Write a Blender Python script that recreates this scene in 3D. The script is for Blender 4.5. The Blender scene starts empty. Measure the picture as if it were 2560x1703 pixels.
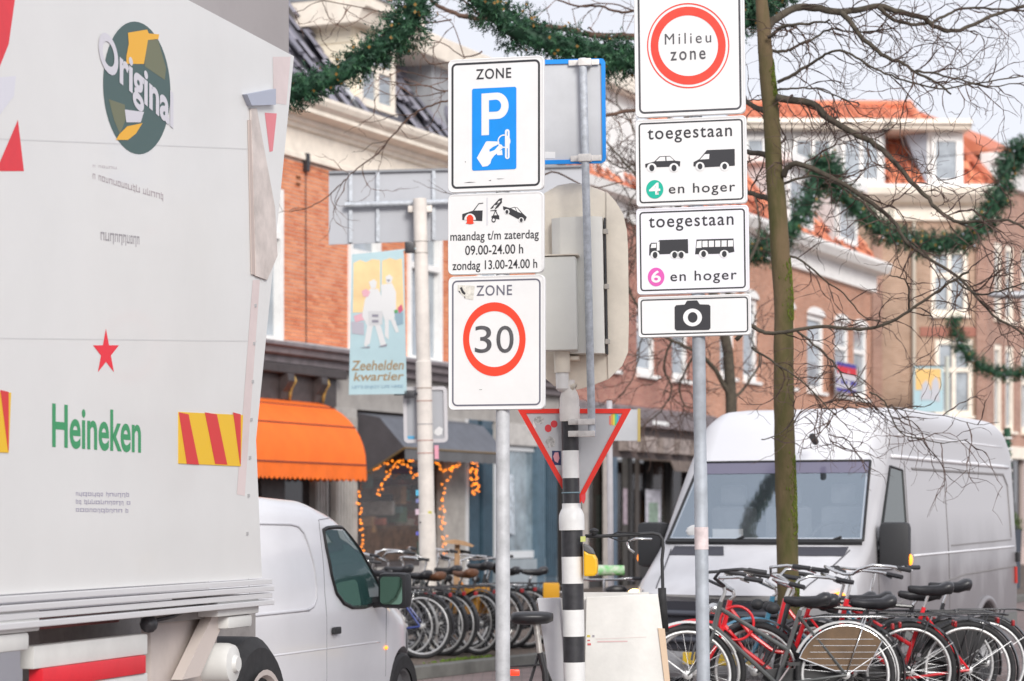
import bpy, bmesh, math, random
from mathutils import Vector, Matrix, noise
SC = bpy.context.scene
R = math.radians
F, HZ, CH = 6000.0, 1300.0, 1.6        # focal length and horizon in photo pixels, eye height

# ------------------------------------------------------------------ camera
cam = bpy.data.cameras.new('camera')
cam.sensor_width = 36; cam.lens = 36 * F / 2560
cam.shift_y = (HZ - 851.5) / 2560
cam.clip_start = 0.1; cam.clip_end = 2000
cam.dof.use_dof = True; cam.dof.focus_distance = 13.6; cam.dof.aperture_fstop = 3.4
co = bpy.data.objects.new('camera', cam); SC.collection.objects.link(co)
co.location = (0, 0, CH); co.rotation_euler = (R(90), 0, 0)
SC.camera = co
# ------------------------------------------------------------------ light
SUN_AZ, SUN_EL = 160.0, 27.0           # compass-like: measured from +Y towards +X
w = bpy.data.worlds.new('World'); SC.world = w; w.use_nodes = True
nt = w.node_tree; nt.nodes.clear()
sky = nt.nodes.new('ShaderNodeTexSky'); sky.sky_type = 'NISHITA'; sky.sun_disc = False
sky.sun_elevation = R(SUN_EL); sky.sun_rotation = R(SUN_AZ)
hs = nt.nodes.new('ShaderNodeHueSaturation'); hs.inputs['Saturation'].default_value = 0.35
nt.links.new(sky.outputs[0], hs.inputs['Color'])
tc = nt.nodes.new('ShaderNodeTexCoord'); nz = nt.nodes.new('ShaderNodeTexNoise')
nz.inputs['Scale'].default_value = 2.2; nz.inputs['Detail'].default_value = 4
nt.links.new(tc.outputs['Generated'], nz.inputs['Vector'])
cr = nt.nodes.new('ShaderNodeValToRGB')
cr.color_ramp.elements[0].position = .35; cr.color_ramp.elements[0].color = (5.0, 5.1, 5.6, 1)
cr.color_ramp.elements[1].position = .65; cr.color_ramp.elements[1].color = (5.9, 5.95, 6.5, 1)
nt.links.new(nz.outputs['Fac'], cr.inputs[0])
mx = nt.nodes.new('ShaderNodeMixRGB'); mx.inputs[0].default_value = .88
nt.links.new(hs.outputs[0], mx.inputs[1]); nt.links.new(cr.outputs[0], mx.inputs[2])
bg = nt.nodes.new('ShaderNodeBackground'); bg.inputs['Strength'].default_value = 0.105
nt.links.new(mx.outputs[0], bg.inputs['Color'])
wo = nt.nodes.new('ShaderNodeOutputWorld'); nt.links.new(bg.outputs[0], wo.inputs[0])
sl = bpy.data.lights.new('sun', 'SUN'); sl.energy = 1.7; sl.angle = R(22); sl.color = (1, .96, .9)
so = bpy.data.objects.new('sun', sl); SC.collection.objects.link(so)
sd = Vector((math.sin(R(SUN_AZ)) * math.cos(R(SUN_EL)), math.cos(R(SUN_AZ)) * math.cos(R(SUN_EL)), math.sin(R(SUN_EL))))
so.rotation_euler = (-sd).to_track_quat('-Z', 'Y').to_euler()
SC.view_settings.view_transform = 'Standard'; SC.view_settings.look = 'None'
SC.view_settings.exposure = 0.73; SC.view_settings.gamma = 1
SC.render.engine = 'CYCLES'
SC.cycles.max_bounces = 6; SC.cycles.use_denoising = True

# ------------------------------------------------------------------ materials
MATS = {}
def mat(name, col, rough=.6, metal=0, var=0.0, vs=6, bump=0, bs=60, emit=0, spec=None, coat=0, alpha=1, var2=None, trans=0, stretch=None):
    if name in MATS: return MATS[name]
    m = bpy.data.materials.new(name); m.use_nodes = True; MATS[name] = m
    t = m.node_tree; b = t.nodes['Principled BSDF']
    b.inputs['Base Color'].default_value = (*col, 1); b.inputs['Roughness'].default_value = rough
    b.inputs['Metallic'].default_value = metal
    if coat: b.inputs['Coat Weight'].default_value = coat; b.inputs['Coat Roughness'].default_value = .08
    if spec is not None: b.inputs['Specular IOR Level'].default_value = spec
    if emit: b.inputs['Emission Color'].default_value = (*col, 1); b.inputs['Emission Strength'].default_value = emit
    if alpha < 1: b.inputs['Alpha'].default_value = alpha
    if trans: b.inputs['Transmission Weight'].default_value = trans
    if var or bump:
        c = t.nodes.new('ShaderNodeTexCoord'); vec = c.outputs['Object']
        if stretch:
            mp = t.nodes.new('ShaderNodeMapping'); mp.inputs['Scale'].default_value = stretch
            t.links.new(vec, mp.inputs[0]); vec = mp.outputs[0]
    if var:
        n = t.nodes.new('ShaderNodeTexNoise'); n.inputs['Scale'].default_value = vs; n.inputs['Detail'].default_value = 6; n.inputs['Roughness'].default_value = .65
        t.links.new(vec, n.inputs['Vector'])
        r = t.nodes.new('ShaderNodeValToRGB'); t.links.new(n.outputs['Fac'], r.inputs[0])
        lo = var2 if var2 else tuple(x * (1 - var) for x in col); hi = tuple(min(1, x * (1 + var * .5)) for x in col)
        r.color_ramp.elements[0].position = .33; r.color_ramp.elements[0].color = (*lo, 1)
        r.color_ramp.elements[1].position = .62; r.color_ramp.elements[1].color = (*hi, 1)
        t.links.new(r.outputs[0], b.inputs['Base Color'])
    if bump:
        n = t.nodes.new('ShaderNodeTexNoise'); n.inputs['Scale'].default_value = bs; n.inputs['Detail'].default_value = 5
        t.links.new(vec, n.inputs['Vector'])
        bp = t.nodes.new('ShaderNodeBump'); bp.inputs['Strength'].default_value = bump; bp.inputs['Distance'].default_value = .01
        t.links.new(n.outputs['Fac'], bp.inputs['Height']); t.links.new(bp.outputs[0], b.inputs['Normal'])
    return m
def brickmat(name, c1, c2, mortar, bw=.21, bh=.0625, axis='xz', var=.25):
    m = bpy.data.materials.new(name); m.use_nodes = True; MATS[name] = m
    t = m.node_tree; b = t.nodes['Principled BSDF']; b.inputs['Roughness'].default_value = .85
    c = t.nodes.new('ShaderNodeTexCoord'); sp = t.nodes.new('ShaderNodeSeparateXYZ'); cb = t.nodes.new('ShaderNodeCombineXYZ')
    t.links.new(c.outputs['Object'], sp.inputs[0])
    if axis == 'xz':
        ad = t.nodes.new('ShaderNodeMath'); ad.operation = 'ADD'; t.links.new(sp.outputs[0], ad.inputs[0]); t.links.new(sp.outputs[1], ad.inputs[1])
        t.links.new(ad.outputs[0], cb.inputs[0]); t.links.new(sp.outputs[2], cb.inputs[1])
    else:
        t.links.new(sp.outputs[0], cb.inputs[0]); t.links.new(sp.outputs[1], cb.inputs[1])
    br = t.nodes.new('ShaderNodeTexBrick'); t.links.new(cb.outputs[0], br.inputs['Vector'])
    br.inputs['Scale'].default_value = 1; br.inputs['Brick Width'].default_value = bw; br.inputs['Row Height'].default_value = bh
    br.inputs['Mortar Size'].default_value = .006; br.inputs['Color1'].default_value = (*c1, 1); br.inputs['Color2'].default_value = (*c2, 1); br.inputs['Mortar'].default_value = (*mortar, 1)
    n = t.nodes.new('ShaderNodeTexNoise'); n.inputs['Scale'].default_value = .9; n.inputs['Detail'].default_value = 8; t.links.new(c.outputs['Object'], n.inputs['Vector'])
    mu = t.nodes.new('ShaderNodeMixRGB'); mu.blend_type = 'MULTIPLY'; mu.inputs[0].default_value = 1
    r = t.nodes.new('ShaderNodeValToRGB'); r.color_ramp.elements[0].position = .3; r.color_ramp.elements[1].position = .7
    r.color_ramp.elements[0].color = (1 - var,) * 3 + (1,); r.color_ramp.elements[1].color = (1.08, 1.06, 1.05, 1)
    t.links.new(n.outputs['Fac'], r.inputs[0]); t.links.new(br.outputs['Color'], mu.inputs[1]); t.links.new(r.outputs[0], mu.inputs[2])
    t.links.new(mu.outputs[0], b.inputs['Base Color'])
    bp = t.nodes.new('ShaderNodeBump'); bp.inputs['Strength'].default_value = .5; bp.inputs['Distance'].default_value = .008; bp.invert = True
    t.links.new(br.outputs['Fac'], bp.inputs['Height']); t.links.new(bp.outputs[0], b.inputs['Normal'])
    return m
def randmat(name, c1, c2, rough=.8, bump=0, bs=40):
    """colour differs from object to object and with a little noise (single bricks and tiles)"""
    m = bpy.data.materials.new(name); m.use_nodes = True; MATS[name] = m
    t = m.node_tree; b = t.nodes['Principled BSDF']; b.inputs['Roughness'].default_value = rough
    oi = t.nodes.new('ShaderNodeObjectInfo'); g = t.nodes.new('ShaderNodeNewGeometry')
    ad = t.nodes.new('ShaderNodeMath'); ad.operation = 'ADD'; t.links.new(oi.outputs['Random'], ad.inputs[0]); t.links.new(g.outputs['Random Per Island'], ad.inputs[1])
    fr = t.nodes.new('ShaderNodeMath'); fr.operation = 'FRACT'; t.links.new(ad.outputs[0], fr.inputs[0])
    n = t.nodes.new('ShaderNodeTexNoise'); n.inputs['Scale'].default_value = 1.3; n.inputs['Detail'].default_value = 6
    t.links.new(g.outputs['Position'], n.inputs['Vector'])
    a2 = t.nodes.new('ShaderNodeMath'); a2.operation = 'MULTIPLY_ADD'; a2.inputs[1].default_value = .45; t.links.new(fr.outputs[0], a2.inputs[0])
    s2 = t.nodes.new('ShaderNodeMath'); s2.operation = 'MULTIPLY'; s2.inputs[1].default_value = .6; t.links.new(n.outputs['Fac'], s2.inputs[0]); t.links.new(s2.outputs[0], a2.inputs[2])
    r = t.nodes.new('ShaderNodeValToRGB'); t.links.new(a2.outputs[0], r.inputs[0])
    r.color_ramp.elements[0].position = .25; r.color_ramp.elements[0].color = (*c1, 1)
    r.color_ramp.elements[1].position = .8; r.color_ramp.elements[1].color = (*c2, 1)
    t.links.new(r.outputs[0], b.inputs['Base Color'])
    if bump:
        n2 = t.nodes.new('ShaderNodeTexNoise'); n2.inputs['Scale'].default_value = bs; t.links.new(g.outputs['Position'], n2.inputs['Vector'])
        bp = t.nodes.new('ShaderNodeBump'); bp.inputs['Strength'].default_value = bump; bp.inputs['Distance'].default_value = .01
        t.links.new(n2.outputs['Fac'], bp.inputs['Height']); t.links.new(bp.outputs[0], b.inputs['Normal'])
    return m
def glass(name, col, rough=.06, spec=.8, metal=0):
    return mat(name, col, rough, metal, spec=spec)

# ------------------------------------------------------------------ mesh builder
class MB:
    def __init__(s): s.v = []; s.f = []
    def add(s, vs, fs):
        k = len(s.v); s.v += [tuple(p) for p in vs]; s.f += [tuple(i + k for i in f) for f in fs]; return s
    def box(s, x0, x1, y0, y1, z0, z1):
        return s.add([(x0,y0,z0),(x1,y0,z0),(x1,y1,z0),(x0,y1,z0),(x0,y0,z1),(x1,y0,z1),(x1,y1,z1),(x0,y1,z1)],
                     [(0,3,2,1),(4,5,6,7),(0,1,5,4),(1,2,6,5),(2,3,7,6),(3,0,4,7)])
    def poly(s, pts): return s.add(pts, [tuple(range(len(pts)))])
    def ext(s, poly, y0, y1):
        """polygon in (x,z), front face at y0, back at y1"""
        n = len(poly)
        return s.add([(x, y0, z) for x, z in poly] + [(x, y1, z) for x, z in poly],
                     [tuple(range(n)), tuple(range(2*n-1, n-1, -1))] + [(i, i+n, (i+1) % n + n, (i+1) % n) for i in range(n)])
    def extx(s, prof, x0, x1, close=True):
        """profile in (y,z) extruded along x"""
        n = len(prof); rng = range(n if close else n - 1)
        fs = [(i, i+n, (i+1) % n + n, (i+1) % n) for i in rng]
        if close: fs += [tuple(range(n)), tuple(range(2*n-1, n-1, -1))]
        return s.add([(x0, y, z) for y, z in prof] + [(x1, y, z) for y, z in prof], fs)
    def strip(s, A, B, closed=True):
        n = len(A); rng = range(n if closed else n - 1)
        return s.add(list(A) + list(B), [(i, (i+1) % n, (i+1) % n + n, i + n) for i in rng])
    def tube(s, pts, r, n=8, cap=True):
        pts = [Vector(p) for p in pts]
        if not isinstance(r, (list, tuple)): r = [r] * len(pts)
        k = len(s.v); up = None
        for i, p in enumerate(pts):
            d = (pts[min(i+1, len(pts)-1)] - pts[max(i-1, 0)])
            if d.length < 1e-9: d = Vector((0, 0, 1))
            d.normalize()
            if up is None:
                up = d.orthogonal().normalized()
            else:
                up = (up - d * up.dot(d)); up = up.normalized() if up.length > 1e-6 else d.orthogonal().normalized()
            sd_ = d.cross(up)
            for j in range(n):
                a = 2 * math.pi * j / n
                s.v.append(tuple(p + (up * math.cos(a) + sd_ * math.sin(a)) * r[i]))
        for i in range(len(pts) - 1):
            for j in range(n):
                a = k + i*n + j; b = k + i*n + (j+1) % n
                s.f.append((a, b, b + n, a + n))
        if cap and n > 2:
            s.f.append(tuple(range(k + n - 1, k - 1, -1))); m = k + (len(pts)-1)*n; s.f.append(tuple(range(m, m + n)))
        return s
    def torus(s, c, Rr, r, n=36, m=8, a0=0, a1=360, ax='y', rz=None):
        """ring round axis y at c; rz = axial half size when different from r"""
        k = len(s.v); full = abs(a1 - a0) >= 360; N = n if full else n + 1; rz = rz or r
        for i in range(N):
            a = R(a0 + (a1 - a0) * i / n)
            for j in range(m):
                b = 2 * math.pi * j / m; rr = Rr + r * math.cos(b); q = (rr * math.cos(a), rz * math.sin(b), rr * math.sin(a))
                if ax == 'z': q = (q[0], q[2], q[1])
                s.v.append((c[0]+q[0], c[1]+q[1], c[2]+q[2]))
        for i in range(N if full else N - 1):
            for j in range(m):
                a = k + i*m + j; b = k + i*m + (j+1) % m; i2 = (i+1) % N
                s.f.append((a, k + i2*m + j, k + i2*m + (j+1) % m, b))
        return s
    def ball(s, c, r, nu=8, nv=6, sc=(1,1,1)):
        k = len(s.v)
        for i in range(nv + 1):
            t = math.pi * i / nv
            for j in range(nu):
                p = 2 * math.pi * j / nu
                s.v.append((c[0] + r*sc[0]*math.sin(t)*math.cos(p), c[1] + r*sc[1]*math.sin(t)*math.sin(p), c[2] + r*sc[2]*math.cos(t)))
        for i in range(nv):
            for j in range(nu):
                a = k + i*nu + j; b = k + i*nu + (j+1) % nu
                s.f.append((a, a + nu, b + nu, b))
        return s
    def lathe(s, prof, c=(0,0,0), n=24):
        """profile (r,z) round the z axis"""
        k = len(s.v); m = len(prof)
        for r_, z in prof:
            for j in range(n):
                a = 2*math.pi*j/n; s.v.append((c[0] + r_*math.cos(a), c[1] + r_*math.sin(a), c[2] + z))
        for i in range(m - 1):
            for j in range(n):
                a = k + i*n + j; b = k + i*n + (j+1) % n
                s.f.append((a, b, b + n, a + n))
        return s
    def grid(s, fn, nu, nv):
        k = len(s.v)
        for i in range(nu + 1):
            for j in range(nv + 1): s.v.append(tuple(fn(i/nu, j/nv)))
        for i in range(nu):
            for j in range(nv):
                a = k + i*(nv+1) + j; s.f.append((a, a + nv + 1, a + nv + 2, a + 1))
        return s
    def mesh(s, name, m=None, smooth=False, bevel=0, merge=False):
        me = bpy.data.meshes.new(name); me.from_pydata(s.v, [], s.f); me.validate()
        bm = bmesh.new(); bm.from_mesh(me)
        if merge: bmesh.ops.remove_doubles(bm, verts=bm.verts, dist=1e-5)
        bmesh.ops.recalc_face_normals(bm, faces=bm.faces)
        if bevel:
            es = [e for e in bm.edges if len(e.link_faces) == 2 and e.calc_face_angle(0) > .6]
            if es: bmesh.ops.bevel(bm, geom=es, offset=bevel, segments=2, affect='EDGES', profile=.6)
        bm.to_mesh(me); bm.free()
        if m: me.materials.append(m)
        if smooth:
            me.polygons.foreach_set('use_smooth', [True] * len(me.polygons))
            if smooth != 'full': me.set_sharp_from_angle(angle=R(38))
        return me
    def build(s, name, m=None, parent=None, smooth=False, bevel=0, label=None, kind=None, merge=False):
        return obj(name, s.mesh(name, m, smooth, bevel, merge), parent, label, kind)
def obj(name, me, parent=None, label=None, kind=None, loc=None, rot=None):
    o = bpy.data.objects.new(name, me); SC.collection.objects.link(o)
    if parent: o.parent = parent
    if label: o['label'] = label
    if kind: o['kind'] = kind
    if loc: o.location = loc
    if rot: o.rotation_euler = rot
    return o
def thing(name, label, cat, loc=(0,0,0), rot=(0,0,0), group=None):
    o = bpy.data.objects.new(name, None); SC.collection.objects.link(o); o.empty_display_size = .2
    o.location = loc; o.rotation_euler = rot if isinstance(rot, (tuple, list)) else (0, 0, rot)
    o['label'] = label; o['category'] = cat
    if group: o['group'] = group
    return o
def tag(o, label, cat, group=None):
    o['label'] = label; o['category'] = cat
    if group: o['group'] = group
    return o
def P(px, py, D): return Vector(((px - 1280) / F * D, D, CH + (HZ - py) / F * D))
class Fr:
    """a placed frame: local x along a face, -y out of it, z up"""
    def __init__(s, loc, ang=0, tilt=0, k=1):
        s.loc = Vector(loc); s.ang = ang; s.tilt = tilt; s.k = k
        s.rot = (0, tilt, R(ang))
        s.M = Matrix.Translation(s.loc) @ Matrix.Rotation(R(ang), 4, 'Z') @ Matrix.Rotation(tilt, 4, 'Y') @ Matrix.Scale(k, 4)
        s.I = s.M.inverted()
    def hit(s, px, py, y=0.0):
        o = s.I @ Vector((0, 0, CH)); d = s.I.to_3x3() @ Vector(((px - 1280) / F, 1, (HZ - py) / F))
        t = (y - o.y) / d.y; p = o + d * t
        return (p.x, p.z)
    def poly(s, pts, y=0.0): return [s.hit(a, b, y) for a, b in pts]
    def thing(s, name, label, cat, group=None):
        o = thing(name, label, cat, s.loc, s.rot, group); o.scale = (s.k, s.k, s.k); return o
def rr(x0, x1, z0, z1, r, n=5):
    out = []
    for cx, cz, a in ((x1-r, z1-r, 0), (x0+r, z1-r, 90), (x0+r, z0+r, 180), (x1-r, z0+r, 270)):
        for i in range(n + 1):
            t = R(a + 90 * i / n); out.append((cx + r*math.cos(t), cz + r*math.sin(t)))
    return out
def arc(cx, cz, rx, rz, a0, a1, n=16):
    return [(cx + rx*math.cos(R(a0 + (a1-a0)*i/n)), cz + rz*math.sin(R(a0 + (a1-a0)*i/n))) for i in range(n + 1)]
def ringf(mb, outer, inner, y): return mb.strip([(x, y, z) for x, z in outer], [(x, y, z) for x, z in inner])
_TC = {}
def text(body, x0, x1, z0, z1, y, m, parent, name='lettering', bold=0.0, sp=1.0, shear=0, label=None):
    """flat lettering fitted to the box x0..x1, z0..z1 at depth y"""
    c = bpy.data.curves.new('t', 'FONT'); c.body = body; c.size = 1; c.offset = bold; c.space_character = sp; c.shear = shear
    c.extrude = 0; c.resolution_u = 5
    o = bpy.data.objects.new('t', c); SC.collection.objects.link(o)
    dg = bpy.context.evaluated_depsgraph_get(); dg.update()
    me = bpy.data.meshes.new_from_object(o.evaluated_get(dg)); bpy.data.objects.remove(o); bpy.data.curves.remove(c)
    xs = [v.co.x for v in me.vertices]; zs = [v.co.y for v in me.vertices]
    a0, a1, b0, b1 = min(xs), max(xs), min(zs), max(zs)
    for v in me.vertices:
        v.co = (x0 + (v.co.x - a0) / (a1 - a0) * (x1 - x0), y, z0 + (v.co.y - b0) / (b1 - b0) * (z1 - z0))
    me.materials.clear(); me.materials.append(m); me.name = name
    return obj(name, me, parent, label)

# palette
WHITE = mat('white_paint', (.78,.78,.77), .35, var=.06, vs=3)
SIGNW = mat('sign_white', (.78,.78,.78), .45, var=.035, vs=5)
SIGNB = mat('sign_black', (.03,.03,.035), .5)
FADED = mat('faded_black', (.13,.13,.17), .55)
GREYED = mat('greyed_black', (.07,.07,.08), .55, var=.4, vs=30)
SRED = mat('sign_red', (.85,.055,.02), .45, var=.08)
SRED2 = mat('sign_red_worn', (.86,.06,.035), .45, var=.15, vs=20)
SBLUE = mat('sign_blue', (.0,.26,.78), .4, var=.05)
GALV = mat('galvanised_steel', (.52,.55,.59), .6, .2, var=.25, vs=25, bump=.1, bs=120)
GALVL = mat('weathered_steel', (.50,.51,.53), .6, .1, var=.22, vs=9, bump=.15, bs=80)
ALU = mat('aluminium_back', (.56,.57,.59), .55, .15, var=.08, vs=3)
CREAM = mat('cream_housing', (.80,.73,.62), .6, var=.12, vs=5)
CREAMP = mat('cream_panel', (.82,.81,.75), .5, var=.06, vs=3)
BLACK = mat('black_paint', (.02,.02,.022), .4, var=.3, vs=30)
RUB = mat('black_rubber', (.025,.025,.027), .75, var=.3, vs=20)
CHROME = mat('chrome', (.72,.72,.72), .22, .9)
DARKM = mat('dark_metal', (.05,.05,.055), .45, .3, var=.3, vs=20)
PLAST = mat('black_plastic', (.03,.031,.034), .6)
TRIM = mat('white_window_paint', (.86,.85,.83), .5, var=.08, vs=4)
TRIMC = mat('cream_cornice_paint', (.88,.80,.69), .55, var=.12, vs=3)
PANE = glass('window_glass', (.10,.12,.14), .05, 1.0)
PANEL = mat('pale_window_glass', (.34,.38,.42), .12, spec=1.0, var=.35, vs=1.2)
# ================================================================== ground
gm = brickmat('clinker_street', (.20,.15,.145), (.27,.20,.19), (.12,.11,.10), .2, .1, 'xy', .35)
me = MB().poly([(-300,-60,0),(400,-60,0),(400,500,0),(-300,500,0)]).mesh('street', gm)
g = obj('street', me); g['kind'] = 'structure'
pm = brickmat('pavement_clinker', (.11,.085,.07), (.16,.12,.095), (.06,.06,.045), .2, .1, 'xy', .4)
U = Vector((math.cos(R(65.6)), math.sin(R(65.6)), 0)); N = Vector((U.y, -U.x, 0)); H0 = Vector((-3.87, 40, 0))
kerb0 = P(1035, 1658, 26.2); kerb0.z = 0
def slab(name, pts, z0, z1, m):
    mb = MB(); n = len(pts); mb.add([(x,y,z0) for x,y in pts]+[(x,y,z1) for x,y in pts], [tuple(range(n-1,-1,-1)), tuple(range(n,2*n))]+[(i,(i+1)%n,(i+1)%n+n,i+n) for i in range(n)])
    o = mb.build(name, m, bevel=.008); o['kind'] = 'structure'; return o
KL = [(-4.6, 17.5), (-.97, 24.3), (2.0, 29.9), (24.0, 78.0)]
def shift(p, d): return (p[0] + d[0], p[1] + d[1])
slab('pavement', KL + [(30, 100), (-40, 100), (-40, 17.5)], 0.0, .118, pm)
kb = [(-4.46, 17.4), (-.83, 24.2), (2.14, 29.8), (24.2, 77.9), (24.0, 78.0), (2.0, 29.9), (-.97, 24.3), (-4.6, 17.5)]
slab('kerb', kb, 0.0, .128, mat('kerb_stone', (.15,.15,.14), .85, var=.3, vs=3, bump=.3))
slab('pavement_right', [(.9, 9), (4.2, 9), (4.2, 19.15), (1.0, 19.35)], 0.0, .10, pm)
random.seed(5)
mb = MB()
for i in range(260):   # moss and grass in the joints by the kerb
    x = random.gauss(-.50, .14); y = 24.3 + (x+.97)*1.88 + .25 + abs(random.gauss(0, .12)); a = random.random()*6.3; h = random.uniform(.008,.03)
    mb.poly([(x-.02*math.cos(a), y-.02*math.sin(a), .118), (x+.02*math.cos(a), y+.02*math.sin(a), .118), (x+.02*random.uniform(-1,1), y, .118+h)])
o = mb.build('moss', mat('moss_green', (.10,.16,.02), .9, var=.4, vs=9)); o['kind'] = 'stuff'; tag(o, 'low green moss and grass along the kerb beside the parked bicycles', 'moss')
# ================================================================== house helpers
HA = 65.6
def wall(root, m, x0, x1, z0, z1, holes, depth=.18, name='wall', y=0.0):
    xs = sorted({x0, x1, *[min(max(h[0],x0),x1) for h in holes], *[min(max(h[1],x0),x1) for h in holes]})
    zs_ = sorted({z0, z1, *[h[2] for h in holes if z0<h[2]<z1], *[h[3] for h in holes if z0<h[3]<z1]})
    mb = MB()
    for i in range(len(xs)-1):
        for j in range(len(zs_)-1):
            cx, cz = (xs[i]+xs[i+1])/2, (zs_[j]+zs_[j+1])/2
            if any(h[0]<cx<h[1] and h[2]<cz<h[3] for h in holes): continue
            mb.poly([(xs[i],y,zs_[j]),(xs[i+1],y,zs_[j]),(xs[i+1],y,zs_[j+1]),(xs[i],y,zs_[j+1])])
    for h in holes:
        a, b, c, d = h[:4]
        mb.poly([(a,y,c),(a,y+depth,c),(a,y+depth,d),(a,y,d)]); mb.poly([(b,y,c),(b,y,d),(b,y+depth,d),(b,y+depth,c)])
        mb.poly([(a,y,d),(a,y+depth,d),(b,y+depth,d),(b,y,d)]); mb.poly([(a,y,c),(b,y,c),(b,y+depth,c),(a,y+depth,c)])
    mb.poly([(x0,y,z0),(x0,y,z1),(x0,y+8,z1),(x0,y+8,z0)]); mb.poly([(x1,y,z0),(x1,y+8,z0),(x1,y+8,z1),(x1,y,z1)])
    return mb.build(name, m, root)
def window(root, a, b, c, d, y=.08, fw=.07, trim=None, pane=None, mull=1, trans=0, sill=True, curtain=None, proud=0, sash=True):
    """frame + pane(s) + sill filling the hole a..b, c..d"""
    trim = trim or TRIM; pane = pane or PANEL
    mb = MB(); y0 = y - proud
    mb.box(a, a+fw, y0, y+.08, c, d); mb.box(b-fw, b, y0, y+.08, c, d)
    mb.box(a+fw, b-fw, y0+.002, y+.078, c, c+fw*1.2); mb.box(a+fw, b-fw, y0+.002, y+.078, d-fw*1.2, d)
    for k in range(1, mull):
        xm = a + (b-a)*k/mull; mb.box(xm-fw*.45, xm+fw*.45, y0+.004, y+.07, c+fw*1.2, d-fw*1.2)
    if trans:
        zt = d - (d-c)*trans; mb.box(a+fw, b-fw, y0+.006, y+.068, zt-fw*.5, zt+fw*.5)
    w_ = mb.build('window', trim, root)
    MB().box(a+fw, b-fw, y+.045, y+.055, c+fw*1.2, d-fw*1.2).build('pane', pane, w_)
    if curtain: MB().box(a+fw, a+fw+(b-a)*curtain, y+.10, y+.11, c+fw, d-fw).build('curtain', mat('net_curtain', (.6,.6,.58), .9, var=.2, vs=5, stretch=(14,1,1)), w_)
    if sill: MB().box(a-.05, b+.05, y0-.16, y+.02, c-.09, c-.002).build('sill', trim, w_, bevel=.008)
    return w_
def rect(fr, px0, px1, pyt, pyb, y=0.0):
    a = fr.hit(px0, (pyt+pyb)/2, y)[0]; b = fr.hit(px1, (pyt+pyb)/2, y)[0]; cx = (px0+px1)/2
    return (a, b, fr.hit(cx, pyb, y)[1], fr.hit(cx, pyt, y)[1])
def tiles(root, m, x0, x1, pb, pt, tw=.24, th=.30, name='roof_tile', clip=None, limit=300, curve=True):
    """pantiles laid one by one on the slope from pb=(y,z) at the eaves to pt at the top"""
    L = math.hypot(pt[0]-pb[0], pt[1]-pb[1]); dy, dz = (pt[0]-pb[0])/L, (pt[1]-pb[1])/L; ny, nz_ = -dz, dy
    rows = int(L/th); cols = int((x1-x0)/tw)
    def tilemesh(mb, ox, s):
        n = 5
        for e, lift in ((0, .035), (1, .0)):
            pass
        A = []; B = []; C = []
        for i in range(n+1):
            u = i/n; hh = .028*math.sin(u*math.pi*1.5) if curve else 0
            A.append((ox+u*tw, s*th, .045+hh)); B.append((ox+u*tw, s*th+th*1.08, .012+hh)); C.append((ox+u*tw, s*th, .018+hh))
        for i in range(n):
            for q0, q1 in ((A, B), (C, A)):
                mb.poly([(p[0], pb[0]+dy*p[1]+ny*p[2], pb[1]+dz*p[1]+nz_*p[2]) for p in (q0[i], q0[i+1], q1[i+1], q1[i])])
    cells = [(r_, c) for r_ in range(rows) for c in range(cols) if clip is None or clip(x0+(c+.5)*tw, pb[1]+dz*(r_+.5)*th)]
    one = MB(); tilemesh(one, 0, 0); me = one.mesh(name, m, smooth=True)
    for r_, c in cells[:limit]:
        o = obj(name, me, root); o.location = (x0+c*tw, dy*r_*th, dz*r_*th); o.rotation_euler = (random.uniform(-.012,.012), random.uniform(-.012,.012), 0)
    if len(cells) > limit:
        mb = MB()
        for r_, c in cells[limit:]: tilemesh(mb, x0+c*tw, r_)
        mb.build('roof_tiling', m, root, smooth=True, kind='stuff')
def slopebase(root, m, x0, x1, pb, pt, name='roof', x0t=None, x1t=None):
    x0t = x0 if x0t is None else x0t; x1t = x1 if x1t is None else x1t
    return MB().poly([(x0,pb[0],pb[1]),(x1,pb[0],pb[1]),(x1t,pt[0],pt[1]),(x0t,pt[0],pt[1])]).build(name, m, root)

# ================================================================== left brick corner house
A = Fr((-3.87, 40, 0), HA)
h = A.thing('brick_corner_house', 'orange brick house with cream cornice, dark tiled roof and shops below, behind the parked bicycles', 'house')
MORT = mat('pale_mortar', (.62,.48,.40), .95, var=.2, vs=3)
xL = A.hit(560, 700)[0] - .5; xR = A.hit(1392, 700)[0]
zT, zB = 7.72, 4.56
W0 = rect(A, 585, 702, 430, 856); W1 = rect(A, 868, 946, 590, 872); W2 = rect(A, 1016, 1100, 590, 902)
W3 = (W2[1]+1.6, W2[1]+2.75, W2[2], W2[3]); 
zz0 = W0[2]; holes = [(w_[0], w_[1], zz0, 7.1) for w_ in (W0, W1, W2, W3)]
wall(h, MORT, xL, xR, .1, zT, holes + [(xL, xR, .15, zB)], .2)
random.seed(11)
BRK = randmat('orange_brick', (.60,.17,.075), (.80,.33,.17), .85, bump=.3, bs=90)
bl, bh, jt = .205, .050, .0145
cells = []
nz_rows = int((zT-zB)/(bh+jt))
for j in range(nz_rows):
    zc = zB + j*(bh+jt); off = (bl+jt)/2*(j % 2)
    x = xL - off
    while x < xR:
        cells.append((x, zc)); x += bl+jt
def inhole(x, z_): return any(x+bl > q[0] and x < q[1] and z_+bh > q[2] and z_ < q[3] for q in holes)
whole = [c for c in cells if not inhole(*c) and c[0] > xL and c[0]+bl < xR]
part = [c for c in cells if inhole(*c) or c[0] <= xL or c[0]+bl >= xR]
xa, xb = A.hit(705, 700)[0], A.hit(872, 700)[0]
near = [c for c in whole if xa-.1 < c[0] < xb and c[1] > 4.6]; near.sort(key=lambda c: abs(c[1]-6.4)); near = near[:300]
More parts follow.
